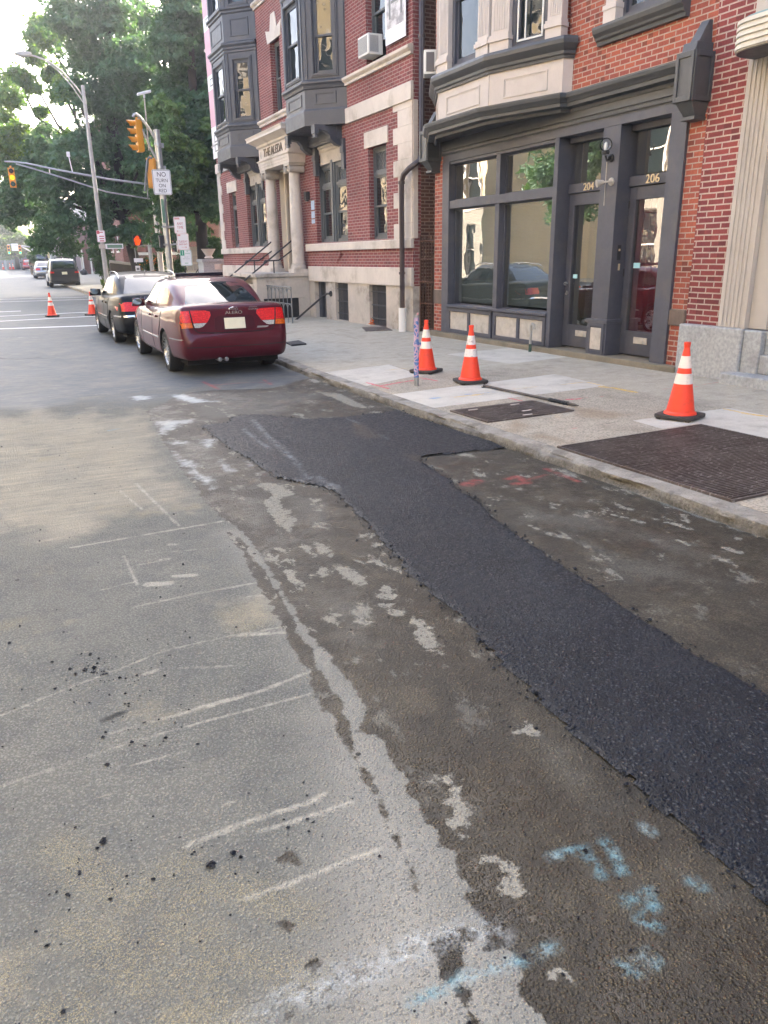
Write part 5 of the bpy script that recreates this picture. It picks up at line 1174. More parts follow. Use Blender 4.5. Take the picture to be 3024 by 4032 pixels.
# the two bracket boxes that stop the cornice
def bracket_box(y0, y1):
    mb = MB(); x0, x1 = FX-.30, FX+.05; ym = (y0+y1)/2
    mb.box(x0, x1, y0, y1, 3.24, 3.76)
    Ff = Fr((x0, y0), (x0, y1)); Fs = Fr((x1-.05, y0), (x0, y0)); Ft = Fr((x0, y1), (x1-.05, y1))
    for F in (Ff, Fs, Ft): F.ring(mb, .0, F.L, 3.24, 3.76, .045, 0, .018, wb=.06, wt=.06)
    mb.hexa([(x0+.03, y0+.03, 3.76), (x1, y0+.03, 3.76), (x1, y1-.03, 3.76), (x0+.03, y1-.03, 3.76)], [(x0+.05, y0+.03, 3.86), (x1, y0+.03, 3.86), (x1, y1-.03, 3.86), (x0+.05, y1-.03, 3.86)])
    mb.hexa([(x0+.10, y0+.06, 3.86), (x1, y0+.06, 3.86), (x1, y1-.06, 3.86), (x0+.10, y1-.06, 3.86)], [(x1-.10, y0+.075, 4.10), (x1, y0+.075, 4.10), (x1, y1-.075, 4.10), (x1-.10, y1-.075, 4.10)])
    mb.hexa([(x1-.2, y0+.05, 3.08), (x1, y0+.05, 3.08), (x1, y1-.05, 3.08), (x1-.2, y1-.05, 3.08)], [(x0+.02, y0+.01, 3.24), (x1, y0+.01, 3.24), (x1, y1-.01, 3.24), (x0+.02, y1-.01, 3.24)])
    mb.box(x1-.24, x1, y0+.03, y1-.03, 3.05, 3.09)
    mb.build('bracket_box', C, shop, smooth=False, bevel=.005)
bracket_box(7.42, 7.69); bracket_box(13.72, 14.0)
# globe lamp and twin flood lights on the pier
lp = F0.P(9.02, 2.80, .02)
mb = MB(); mb.lathe([(.055, -.0), (.055, .02), (.03, .03)], (lp[0], lp[1], lp[2]), 16, 'x'); mb.v = [(2*lp[0]-x, y, z) for x, y, z in mb.v]
mb.tube([(lp[0], lp[1], lp[2]), (lp[0]-.08, lp[1], lp[2]-.03), (lp[0]-.11, lp[1], lp[2]+.03)], .014, 8); mb.lathe([(.0, .04), (.05, .045), (.055, .075), (.045, .09)], (lp[0]-.11, lp[1], lp[2]), 16)
wl = mb.build('globe_lamp', M['blk_plastic'], shop)
mb = MB(); mb.lathe([(.085*math.sin(q), .165-.085*math.cos(q)) for q in np.linspace(.25, math.pi, 12)], (lp[0]-.11, lp[1], lp[2]), 20); mb.build('globe', thin_glass('clear globe', (.96, .96, .96), 1.0, 0, 1.22), wl)
mb = MB(); mb.lathe([(0, .09), (.02, .09), (.028, .14), (.024, .18), (0, .2)], (lp[0]-.11, lp[1], lp[2]), 12); mb.build('bulb', M['white'], wl)
fp = F0.P(8.98, 2.50, .02)
mb = MB(); mb.lathe([(0, -.025), (.05, -.02), (.055, 0)], fp, 16, 'x')
for s_ in (1, -1):
    a = (fp[0]-.03, fp[1], fp[2]); b = (fp[0]-.08, fp[1]+.07*s_, fp[2]+.0); c = (fp[0]-.17, fp[1]+.11*s_, fp[2]-.02)
    mb.tube([a, b], .012, 6)
    if s_ > 0: mb.tube([b, c], [.025, .055], 14)
mb.build('flood_lamp', M['panel_old'], shop)
mb = MB(); mb.tube([F0.P(9.10, 2.76, .024), F0.P(9.10, 2.2, .024)], .006, 6); mb.build('conduit', M['panel_old'], shop)
t = thing('air_conditioner', 'white air conditioner sticking out at the far side of the pale shop bay', 'air conditioner', (7.6, 13.6, 4.5))
mb = MB(); Fx = fr[3]; 
Fx.box(mb, .50, .85, 4.60, 4.98, .02, .24); mb.build('case', M['white'], t, smooth=False, bevel=.01)
mb = MB(); Fx.box(mb, .492, .50, 4.64, 4.94, .06, .20); mb.build('coil', M['downpipe'], t, smooth=False)
t = thing('vent_pipe', 'grey standpipe with a bent top in front of the riser panels', 'pipe', (7.62, 10.45, .06))
mb = MB(); vx, vy = 7.70, 10.43
mb.tube([(vx, vy, .0), (vx, vy, .40)], .022, 10); mb.tube([(vx, vy, .40), (vx, vy, .47), (vx+.0, vy-.03, .50), (vx, vy-.07, .49), (vx, vy-.085, .42)], .026, 10); mb.build('pipe', M['galv_pale'], t)
mb = MB(); mb.tube([(vx, vy, .02), (vx, vy, .18)], .026, 10); mb.build('sleeve', pm('green sleeve', (.02, .06, .045), .6), t)
# ------------------------------------------------------------------ alley gate
t = thing('alley_gate', 'rusty iron bar gate closing the narrow brick alley', 'gate', (8.1, 14.4, 0))
mb = MB(); gx = 8.05
for k in range(8): y = 13.97+.83*k/7; mb.tube([(gx, y, .02), (gx, y, 1.95)], .012 if k not in (0, 7) else .022, 6)
for z_ in (.12, .62, 1.05, 1.5, 1.85): mb.tube([(gx, 13.96, z_), (gx, 14.82, z_)], .013, 6)
mb.build('bars', M['rust_iron'], t)
mb = MB(); mb.box(gx+.25, gx+.28, 13.96, 14.82, 0, 1.6); mb.build('sheet', pm('rusty dark sheet', (.05, .033, .024), .85, .3, 4), t, False)
# ------------------------------------------------------------------ stone-fronted neighbour on the right
nb = thing('limestone_building', 'plum brick building with a fluted limestone pilaster on a granite plinth', 'building', (FX+5, 3, 0))
mb = MB(); NY1 = 7.424
wall(mb, F0, 6.88, NY1, 0, STOP+.4); mb.add([(FX, NY1, STOP), (FX+10, NY1, STOP), (FX+10, NY1, STOP+.4), (FX, NY1, STOP+.4)], [(0, 1, 2, 3)])
wall(mb, F0, -60, 3.0, 0, STOP+.4); wall(mb, F0, 3.0, 6.88, 4.4, STOP+.4); mb.add([(FX, -60, 0), (FX+10, -60, 0), (FX+10, -60, STOP), (FX, -60, STOP)], [(0, 1, 2, 3)]); mb.add([(FX, -60, STOP+.4), (FX+10, -60, STOP+.4), (FX+10, NY1, STOP+.4), (FX, NY1, STOP+.4)], [(0, 1, 2, 3)])
mb.build('wall', M['brick_next'], nb, smooth=False)
lm = M['lime_pale'] = pm('pale limestone pilaster', (.43, .40, .36), .8, .07, 1.2, .08, 90, dirt=(.25, .19, .12), dsc=.9, damt=.35)
mb = MB(); F0.box(mb, 6.49, 6.885, .70, 4.2, -.5, .03)
w_ = .3/5
for k in range(6):
    u = 6.535+.305*k/5; F0.box(mb, u-.014, u+.014, .70, 4.0, .03, .042)
F0.box(mb, 6.49, 6.515, .70, 4.0, .03, .052); F0.box(mb, 6.845, 6.885, .70, 4.0, .03, .042)
F0.box(mb, 6.25, 6.49, .70, 4.2, -.6, -.02); F0.box(mb, 6.10, 6.25, .70, 4.2, -.7, -.10)
mb.build('pilaster', lm, nb, smooth=False, bevel=.008)
mb = MB(); F0.box(mb, 6.48, 7.44, -.1, .70, -.4, .10); F0.box(mb, 6.24, 6.48, -.1, .69, -.6, .06); F0.box(mb, 6.08, 6.24, -.1, .69, -.7, -.02)
mb.build('plinth', M['granite'], nb, smooth=False, bevel=.02)
mb = MB(); F0.box(mb, 3.2, 6.55, -.1, .20, -.6, .30); F0.box(mb, 3.2, 6.30, .2, .42, -.8, .03); F0.box(mb, 3.2, 6.2, .42, .66, -1.2, -.25); mb.build('step', M['granite'], nb, smooth=False, bevel=.015)
mb = MB(); F0.box(mb, 3.0, 6.12, .66, 4.3, -1.0, -.95); mb.build('doorway', M['dark'], nb, smooth=False)
mb = MB(); F0.box(mb, 6.05, 6.10, .69, 4.2, -.75, -.2); mb.build('door_frame', M['white'], nb, smooth=False)
mb = MB()      # rounded ribbed hood over the doorway
def hood(r, z): return [(FX+.02, 6.82), (FX-.22, 6.82)]+[(FX-.22-r*math.sin(q), 6.52+.30*math.cos(q)) for q in np.linspace(.1, math.pi/2, 8)]+[(FX-.22-r, 3.0), (FX+.02, 3.0)]
zs_ = 3.56
for k in range(5):
    for rr, za, zb_ in ((.30, 0, .012), (.325, .012, .045), (.30, .045, .058)):
        P = hood(rr, 0); mb.add([(x, y, zs_+za) for x, y in P]+[(x, y, zs_+zb_) for x, y in P], [(i, (i+1) % len(P), len(P)+(i+1) % len(P), len(P)+i) for i in range(len(P))]+[tuple(range(len(P))), tuple(range(len(P), 2*len(P)))])
    zs_ += .058
mb.build('door_hood', pm('cream enamel hood', (.60, .575, .50), .5, .06, 4, dirt=(.35, .31, .25), dsc=3, damt=.3), nb, smooth=False)
mb = MB(); P = hood(.16, 0); mb.add([(x, min(y, 6.9), zs_) for x, y in P]+[(x, min(y, 6.9), zs_+.06) for x, y in P], [(i, (i+1) % len(P), len(P)+(i+1) % len(P), len(P)+i) for i in range(len(P))]+[tuple(range(len(P), 2*len(P)))]); mb.build('hood_flashing', pm('verdigris flashing', (.20, .33, .36), .6, .15, 6), nb, smooth=False)
mb = MB(); P = hood(.27, 0); mb.add([(x, y, 3.555) for x, y in P], [tuple(range(len(P)))]); mb.build('hood_soffit', M['slate'], nb, smooth=False)
# ================================================================== street things
def cone(label, x, y, z, rot, worn=False, h=.71):
    t = thing('traffic_cone', label, 'traffic cone', (0, 0, 0), 'orange traffic cones')
    k = h/.71
    mb = MB(); b = .185; cpts = []
    for cxx, cyy, a0 in ((b-.05, b-.05, 0), (-b+.05, b-.05, 1), (-b+.05, -b+.05, 2), (b-.05, -b+.05, 3)):
        for q in range(5): a = (a0+q/4)*math.pi/2; cpts.append((cxx+.05*math.cos(a), cyy+.05*math.sin(a)))
    mb.prism(lambda a, b_, d: (a, b_, d), cpts, .012, .045)
    for sx, sy in ((1, 1), (-1, 1), (1, -1), (-1, -1)): mb.box(sx*.12, sx*.165, sy*.12, sy*.165, 0, .013)
    mb.build('base', M['rubber'], t, bevel=.006)
    r = lambda z_: .132-.107*(z_-.045)/.62       # radius along the cone
    mb = MB(); mb.lathe([(.150, .045), (.146, .06), (r(.07), .075), (r(.33), .33)], (0, 0, 0), 36)
    mb.cut(); mb.lathe([(r(.425), .425), (r(.475), .475)], (0, 0, 0), 36); mb.cut()
    mb.lathe([(r(.585), .585), (r(.655), .655), (.026, .66), (.028, .67), (.031, .70), (.029, .71), (0, .71)], (0, 0, 0), 30)
    mb.build('cone_body', M['cone_orange'], t)
    band = M['cone_band_worn'] if worn else M['cone_band']
    for z0, z1 in ((.33, .425), (.475, .585)):
        mb = MB(); mb.lathe([(r(z0), z0), (r(z0)+.0025, z0+.001), (r(z1)+.0025, z1-.001), (r(z1), z1)], (0, 0, 0), 36); mb.build('band', band, t)
    t.location = (x, y, z); t.rotation_euler = (0, 0, rot); t.scale = (k,)*3
    return t
x, y = walk_pt(1480, 905); cone('nearest orange traffic cone, standing on the pale slab behind the large grate', x-.01, y+.06, float(sz(x, y)), R(20))
x, y = walk_pt(1025, 829); cone('orange traffic cone with scuffed peeling bands beside the steel bar', x, y+.10, float(sz(x, y)), R(-12), True)
x, y = walk_pt(928, 806); cone('orange traffic cone standing right behind the blue painted post', x, y+.10, float(sz(x, y)), R(33))
x, y = road_pt(113, 684); cone('orange traffic cone alone on the crosswalk in the middle of the road', x, y, float(gz(y)), R(10), h=.74)
x, y = road_pt(200.5, 681); cone('orange traffic cone on the crosswalk half hidden by the black sedan', x, y, float(gz(y)), R(40), h=.74)

# cut-off sign post painted blue
x, y = walk_pt(899.5, 833); zz = float(sz(x, y))
t = thing('sign_post', 'short cut-off post painted blue and lilac in front of a cone', 'post', (x, y, zz))
tb = NT('blue camouflage paint'); n = tb.vor(16, 'DISTANCE_TO_EDGE'); zc_ = tb.xyz()[2]
pc = tb.mix(tb.sm(n, .09, .12), (.50, .34, .46), (.085, .18, .40)); pc = tb.mix(tb.m('MULTIPLY', tb.sm(tb.noise(30, 4, .7), .55, .62), .6), pc, (.40, .36, .44))
M['camo'] = tb.done(tb.bsdf(pc, .55))
mb = MB(); mb.tube([(x, y, zz+.10), (x, y, zz+.83)], .031, 14); mb.mi = 1; mb.tube([(x, y, zz-.05), (x, y, zz+.105)], .0315, 14); mb.tube([(x, y, zz+.82), (x, y, zz+.86)], .028, 14)
mb.build('post', [M['camo'], M['galv']], t)
mb = MB(); mb.lathe([(.036, 0), (.038, .05), (.036, .055)], (x, y, zz+.48), 14); mb.box(x+.02, x+.06, y-.012, y+.012, zz+.485, zz+.53); mb.build('clamp', M['camo'], t)
mb = MB(); mb.tube([(x+.008, y-.01, zz+.85), (x+.012, y-.02, zz+.885)], .012, 8); mb.build('bolt', M['sign_pink'], t)
# long steel bar on the pavement
a = walk_pt(1046, 837); b = walk_pt(1250, 881)
t = thing('pry_bar', 'long dark steel bar lying across the pavement near the small grate', 'bar', (*a, float(sz(*a))))
va, vb = Vector((*a, float(sz(*a))+.022)), Vector((*b, float(sz(*b))+.022))
mb = MB(); L = lambda q: va.lerp(vb, q)
mb.tube([L(0), L(.02), L(.74)], [.022, .015, .015], 8); mb.tube([L(.9), L(.97), L(1)], [.014, .013, .004], 8); mb.box(va.x-.03, va.x+.03, va.y-.02, va.y+.02, va.z-.02, va.z-.008)
mb.build('shaft', pm('worn steel bar', (.07, .066, .07), .35, .2, 20, metal=.7), t)
mb = MB(); mb.tube([L(.72+.02*k) for k in range(10)], [.019+.003*(k % 2) for k in range(10)], 8); mb.build('grip', M['fresh'], t)

# ------------------------------------------------------------------ signs
def plate(mb, P, w_, h_, th=.003, r=.03):
    pts = []
    for cx_, cy_, a0 in ((w_/2-r, h_/2-r, 0), (-w_/2+r, h_/2-r, 1), (-w_/2+r, -h_/2+r, 2), (w_/2-r, -h_/2+r, 3)):
        for q in range(5): an = (a0+q/4)*math.pi/2; pts.append((cx_+r*math.cos(an), cy_+r*math.sin(an)))
    mb.prism(P, pts, -th, 0)
def sign_frame(c, face):     # c centre, face = horizontal direction the sign looks to
    n = Vector((face[0], face[1], 0)).normalized(); r_ = Vector((0, 0, 1)).cross(n)     # right hand of the reader
    return lambda a, b, d: tuple(Vector(c)+r_*a+Vector((0, 0, b))+n*d), r_, n
def border(mb, P, w_, h_, t_=.012, d=.0015):
    for a, b, c, e in ((-w_/2, w_/2, h_/2-t_, h_/2), (-w_/2, w_/2, -h_/2, -h_/2+t_), (-w_/2, -w_/2+t_, -h_/2+t_, h_/2-t_), (w_/2-t_, w_/2, -h_/2+t_, h_/2-t_)):
        mb.add([P(a, c, d), P(b, c, d), P(b, e, d), P(a, e, d)], [(0, 1, 2, 3)])
def writing(lines, P, r_, parent, mat, d=.002, sx=.85):
    for s_, size, dx, dz in lines: text(s_, size, P(dx, dz, d), r_, (0, 0, 1), mat, parent, ext=.001, sx=sx)

# ------------------------------------------------------------------ near signal pole
PX, PY = 5.60, 28.5; gz0 = float(sz(PX, PY))
t = thing('signal_pole', 'steel traffic signal pole with a curved double arm at the near corner', 'signal pole', (PX, PY, gz0))
mb = MB(); mb.tube([(PX, PY, gz0), (PX, PY, 1.2), (PX-.005, PY, 5.62)], [.115, .11, .10], 20); mb.lathe([(.2, 0), (.2, .1), (.13, .16)], (PX, PY, gz0), 20); mb.lathe([(.10, 0), (.09, .03), (0, .05)], (PX, PY, 5.60), 18); mb.build('pole', M['galv'], t)
mb = MB(); TIP = (4.92, 28.55, 6.02)
mb.tube([(PX, PY, 5.20), (5.36, 28.5, 5.66), (5.12, 28.52, 5.98), (5.0, 28.54, 6.08), (4.93, 28.55, 6.05), (4.90, 28.55, 5.98)], .042, 12)
mb.tube([(PX, PY, 4.52), (5.40, 28.5, 4.95), (5.22, 28.52, 5.4), (5.10, 28.53, 5.72), (5.05, 28.53, 5.94)], .038, 12)
mb.build('arm', M['galv'], t)
mb = MB()
for z_ in (5.16, 4.47): mb.cut(); mb.lathe([(.112, -.06), (.118, -.05), (.118, .05), (.112, .06)], (PX, PY, z_), 18); mb.box(PX+.09, PX+.18, PY-.05, PY+.05, z_-.07, z_+.07)
for z_ in (2.62, 2.05): mb.cut(); mb.lathe([(.118, -.02), (.124, -.015), (.124, .015), (.118, .02)], (PX, PY, z_), 18); mb.box(PX-.16, PX+.16, PY-.16, PY-.10, z_-.03, z_+.03); mb.tube([(PX, PY-.05, z_), (6.12, PY-.05, z_+.02)], .025, 8)
mb.build('clamp', M['galv'], t)
mb = MB(); mb.tube([(5.36, PY, 4.75), (5.28, PY, 4.80), (5.20, PY, 4.70), (5.10, PY, 4.2), (5.02, PY, 3.75)], .035, 10); mb.tube([(5.28, PY+.04, 4.78), (5.15, PY+.04, 4.3), (5.10, PY+.04, 3.5)], .02, 8); mb.build('conduit', M['grey_iron'], t)
mb = MB(); mb.tube([(5.30, 28.56, 5.0), (5.32, 28.56, 6.60)], .022, 8); mb.build('mast', M['panel_old'], t)
mb = MB(); mb.box(5.10, 5.55, 28.50, 28.62, 6.66, 6.74); mb.v = [(x, y, z+(x-5.3)*.28) for x, y, z in mb.v]; mb.box(5.29, 5.35, 28.53, 28.59, 6.56, 6.66); mb.build('detector', M['sign_white'], t, smooth=False, bevel=.02)
mb = MB(); mb.box(PX-.11, PX-.02, PY-.16, PY-.10, 2.75, 3.5); mb.build('strip_plate', M['street_green'], t, smooth=False)
mb = MB(); mb.box(6.0, 6.24, PY-.2, PY+.1, 2.05, 2.58); mb.build('pedestrian_head', M['signal_yellow'], t, smooth=False, bevel=.03)
mb = MB(); mb.box(PX+.10, PX+.2, PY-.2, PY-.08, .95, 1.1); mb.build('push_button', M['signal_yellow'], t, smooth=False, bevel=.01)
mb = MB(); mb.box(PX-.27, PX-.11, PY-.05, PY+.1, 1.95, 2.35); mb.build('side_box', M['blk_plastic'], t, smooth=False, bevel=.01)

def signal_head(name, label, c, face, lit, n=3, sz_=.30, visor=.24, yaw_tilt=0, parts_mat=None):
    """c = top centre; face = direction the lenses look to"""
    t = thing('traffic_signal', label, 'traffic light', c, 'yellow traffic signal heads')
    P, r_, nn = sign_frame(c, face)
    H = n*sz_*1.03
    mb = MB(); pts = [(-sz_*.5, 0), (sz_*.5, 0), (sz_*.5, -H), (-sz_*.5, -H)]
    mb.prism(P, pts, -.17, 0); mb.prism(P, [(-sz_*.36, -.03), (sz_*.36, -.03), (sz_*.36, -H+.03), (-sz_*.36, -H+.03)], -.22, -.17)
    mb.tube([P(0, 0, -.08), P(0, .08, -.08)], .04, 10)
    mb.build('housing', M['signal_yellow'], t, smooth=False, bevel=.012)
    for k in range(n):
        zc = -sz_*1.03*(k+.5); rr = sz_*.42
        mb = MB(); ring = [(math.cos(a), math.sin(a)) for a in np.linspace(-.62, math.pi+.62, 18)]
        for i in range(17):
            a, b = ring[i], ring[i+1]; fa, fb = visor*(.55+.45*max(0, a[1])), visor*(.55+.45*max(0, b[1]))
            mb.add([P(a[0]*rr, zc+a[1]*rr, 0), P(b[0]*rr, zc+b[1]*rr, 0), P(b[0]*rr, zc+b[1]*rr, fb), P(a[0]*rr, zc+a[1]*rr, fa)], [(0, 1, 2, 3)])
            q = .93; mb.add([P(a[0]*rr*q, zc+a[1]*rr*q, 0), P(b[0]*rr*q, zc+b[1]*rr*q, 0), P(b[0]*rr*q, zc+b[1]*rr*q, fb), P(a[0]*rr*q, zc+a[1]*rr*q, fa)], [(0, 1, 2, 3)])
        mb.build('visor', M['signal_yellow'], t)
        mb = MB(); cc = [P(.9*rr*math.cos(a), zc+.9*rr*math.sin(a), .008) for a in np.linspace(0, 2*math.pi, 24, endpoint=False)]
        mb.add(cc+[P(0, zc, .03)], [(i, (i+1) % 24, 24) for i in range(24)])
        col = ('red', 'yellow', 'green')[k if n == 3 else min(k, 2)]
        mm = {'yellow': M['lamp_yellow'], 'green': M['lamp_green'], 'red': M['lens_red']}[col] if lit == col else (M['lens_dark_green'] if col == 'green' else M['lens_dark'])
        mb.build('lens', mm, t)
    return t
# head on the arm looks back up the road to the left, seen from its side; a second one faces away
signal_head('traffic_signal', 'yellow four-lamp signal head hanging from the curved arm, seen from the side', (4.93, 28.55, 5.90), (-1, -.12), None, 4, .235, .27)
t2 = signal_head('traffic_signal', 'yellow signal head seen from behind, above the turn prohibition sign', (5.36, 28.72, 4.78), (.25, 1), None, 3, .30, .2)
# NO TURN ON RED
P, r_, nn = sign_frame((5.585, 28.36, 4.02), (-.08, -1))
t = thing('turn_sign', 'white sign reading NO TURN ON RED on the near signal pole', 'sign', (5.585, 28.36, 3.64))
mb = MB(); plate(mb, P, .60, .78, r=.05); mb.build('plate', M['sign_white'], t, smooth=False)
mb = MB(); border(mb, P, .565, .745, .012); mb.build('border', M['sign_black'], t, smooth=False)
writing([('NO', .20, 0, .235), ('TURN', .155, 0, .05), ('ON', .155, 0, -.11), ('RED', .155, 0, -.265)], P, r_, t, M['sign_black'], sx=.95)
# three parking signs on their own thin post
SPX, SPY = 5.06, 23.6
zz = float(sz(SPX, SPY))
t = thing('parking_sign_post', 'thin post with three parking signs stacked behind the parked sedans', 'sign post', (SPX, SPY, zz))
mb = MB(); mb.tube([(SPX+.03, SPY+.02, zz), (SPX, SPY+.02, 2.75)], .022, 8); mb.build('post', M['black_iron'], t)
for i, (dx, zc, hh) in enumerate(((-.03, 2.49, .45), (.015, 2.045, .44), (.06, 1.605, .44))):
    P, r_, nn = sign_frame((SPX+dx, SPY-.02-.004*i, zc), (-.12, -1))
    mb = MB(); plate(mb, P, .325, hh, r=.03); s_ = mb.build('sign_plate', M['sign_white'], t, smooth=False)
    ink = (M['sign_pink'], M['sign_pink'], M['sign_green'])[i]
    mb = MB(); border(mb, P, .305, hh-.02, .007)
    if i == 2: mb.add([P(-.145, .06, .0016), P(-.04, .06, .0016), P(-.04, .205, .0016), P(-.145, .205, .0016)], [(0, 1, 2, 3)])
    else: mb.add([P(-.14, .15, .0016), P(-.06 if i else .0, .15, .0016), P(-.06 if i else 0., .195, .0016), P(-.14, .195, .0016)], [(0, 1, 2, 3)])
    if i == 0: mb.add([P(-.09, -.165, .0016), P(.07, -.165, .0016), P(.07, -.157, .0016), P(-.09, -.157, .0016)], [(0, 1, 2, 3)]); mb.add([P(-.11, -.161, .0016), P(-.07, -.185, .0016), P(-.07, -.137, .0016)], [(0, 1, 2)])
    if i == 1: mb.add([P(-.06, -.155, .0016), P(.07, -.155, .0016), P(.07, -.145, .0016), P(-.06, -.145, .0016)], [(0, 1, 2, 3)]); mb.add([P(.10, -.15, .0016), P(.06, -.175, .0016), P(.06, -.125, .0016)], [(0, 1, 2)])
    if i == 2: mb.add([P(-.05, -.155, .0016), P(.05, -.155, .0016), P(.05, -.14, .0016), P(-.05, -.14, .0016)], [(0, 1, 2, 3)])
    mb.build('border', ink, t, smooth=False)
    if i == 0: writing([('ANY', .105, 0, .035), ('TIME', .105, 0, -.065)], P, r_, t, M['sign_red'], sx=.8)
    if i == 1: writing([('TUESDAY', .08, 0, .0), ('8AM-9AM', .075, 0, -.075)], P, r_, t, M['sign_red'], sx=.72)
    if i == 2: writing([('1', .16, -.09, .13)], P, r_, t, M['sign_white'], d=.003); writing([('HR', .05, .05, .175), ('PARKING', .048, .05, .115)], P, r_, t, M['sign_green'], sx=.72); writing([('9AM - 6PM', .032, 0, .02), ('EXCEPT SAT & SUN', .03, 0, -.03)], P, r_, t, M['grey_iron'], sx=.75)

# ------------------------------------------------------------------ far corner: street light, pedestrian post, mast arm
LX_, LY = 4.74, 39.0; z0 = float(gz(LY))+.12
t = thing('street_lamp', 'tall grey street lamp with a long curved arm on the far corner', 'street lamp', (LX_, LY, z0))
mb = MB(); mb.tube([(LX_, LY, z0), (LX_-.01, LY, 4), (LX_-.02, LY, 8.7)], [.11, .095, .07], 16); mb.lathe([(.2, 0), (.2, .25), (.13, .3)], (LX_, LY, z0), 12); mb.build('pole', M['galv_pale'], t)
mb = MB(); arm = [(LX_-.02, LY, 8.25), (4.35, LY, 8.75), (3.95, LY, 9.2), (3.5, LY, 9.5), (3.0, LY, 9.66), (2.7, LY, 9.7)]
mb.tube(arm, .032, 8); mb.tube([(LX_-.02, LY, 7.95), (4.3, LY, 8.62), (3.8, LY, 9.2), (3.4, LY, 9.5)], .025, 8); mb.build('arm', M['galv_pale'], t)
mb = MB(); mb.prism(lambda a, b, d: (a, LY+d, b), [(2.85, 9.66), (2.85, 9.78), (2.5, 9.80), (2.2, 9.72), (2.2, 9.66), (2.5, 9.60)], -.13, .13); mb.build('lamp_head', M['galv_pale'], t, smooth=False, bevel=.03)
P, r_, nn = sign_frame((4.70, 38.84, 2.60), (-.1, -1))
mb = MB(); plate(mb, P, .36, .50, r=.03); mb.build('sign_plate', M['sign_white'], t, smooth=False)
mb = MB(); border(mb, P, .34, .48, .01); mb.add([P(-.16, .10, .002), P(-.05, .10, .002), P(-.05, .23, .002), P(-.16, .23, .002)], [(0, 1, 2, 3)])
for zq_, w_ in ((.17, .16), (-.0, .2), (-.1, .2), (-.19, .18)): mb.add([P(-w_/2+.02, zq_-.02, .002), P(w_/2+.02, zq_-.02, .002), P(w_/2+.02, zq_+.02, .002), P(-w_/2+.02, zq_+.02, .002)], [(0, 1, 2, 3)])
mb.build('sign_print', M['sign_red'], t, smooth=False)
mb = MB(); mb.box(4.56, 4.82, 38.82, 38.9, 2.08, 2.26); mb.build('sign_box', M['panel_old'], t, smooth=False); 
mb = MB(); mb.box(4.84, 5.62, 38.88, 38.9, 2.06, 2.28); mb.build('street_name_plate', M['sign_white'], t, smooth=False)
mb = MB(); mb.box(4.92, 5.58, 38.872, 38.88, 2.10, 2.24); mb.build('street_name_print', M['street_green'], t, smooth=False)
HX, HY = 7.0, 40.0; z0 = float(gz(HY))+.12
t = thing('pedestrian_signal', 'grey pedestrian signal post with a lit orange hand on the far corner', 'pedestrian signal', (HX, HY, z0))
mb = MB(); mb.tube([(HX, HY, z0), (HX, HY, 2.24)], [.10, .095], 12); mb.tube([(HX, HY, 2.2), (6.4, HY, 2.2)], .02, 6); mb.tube([(6.3, HY, 1.4), (6.3, HY, 2.1)], .02, 6); mb.build('post', M['galv_pale'], t)
mb = MB(); mb.box(6.28, 6.68, HY-.02, HY+.2, 2.22, 2.66); mb.build('case', M['blk_plastic'], t, smooth=False, bevel=.01)
P, r_, nn = sign_frame((6.46, HY-.04, 2.44), (-.1, -1))
mb = MB()
hand = [(-.10, -.20), (.07, -.20), (.11, -.08), (.15, .02), (.11, .05), (.08, 0), (.08, .16), (.05, .17), (.04, .05), (.03, .20), (-.01, .21), (-.02, .05), (-.04, .18), (-.08, .17), (-.08, .03), (-.10, .10), (-.14, .08), (-.13, -.06)]
mb.prism(P, [(a*1.05, b*1.05) for a, b in hand], 0, .012); mb.build('hand_symbol', M['lamp_hand'], t, smooth=False)
mb = MB(); mb.box(6.20, 6.62, HY-.06, HY-.04, 1.46, 1.64); mb.build('plate', M['sign_white'], t, smooth=False)
mb = MB(); mb.box(HX-.06, HX+.04, HY-.16, HY-.08, .92, 1.06); mb.build('push_button', M['flower'], t, smooth=False)
MX, MY = 7.55, 40.6; z0 = float(gz(MY))+.12
t = thing('mast_arm_signal', 'signal mast with a long double arm reaching over the road out of the trees', 'signal pole', (MX, MY, z0))
mb = MB(); mb.tube([(MX, MY, z0), (MX, MY, 5.2)], [.14, .11], 14); mb.build('pole', M['galv'], t)
mb = MB(); mb.tube([(MX, MY, 4.95), (5.5, MY, 5.16), (3.4, MY, 5.48), (2.1, MY, 5.72), (1.6, MY, 5.76), (1.25, MY, 5.76)], [.05, .05, .045, .04, .036, .036], 10); mb.tube([(MX, MY, 4.3), (5.4, MY, 4.60), (3.6, MY, 5.15), (2.4, MY, 5.5), (1.7, MY, 5.68)], .036, 10); mb.tube([(3.05, MY, 5.30), (3.05, MY, 5.53)], .03, 6); mb.build('arm', M['galv'], t)
mb = MB(); mb.tube([(4.02, MY, 5.36), (3.94, MY, 6.1)], .022, 6); mb.box(3.86, 4.0, MY-.05, MY+.05, 6.05, 6.25); mb.build('detector', M['sign_white'], t, smooth=False)
signal_head('traffic_signal', 'yellow signal head at the end of the long mast arm with its amber lamp lit', (1.46, MY, 5.52), (-.05, -1), 'yellow', 3, .262, .16)
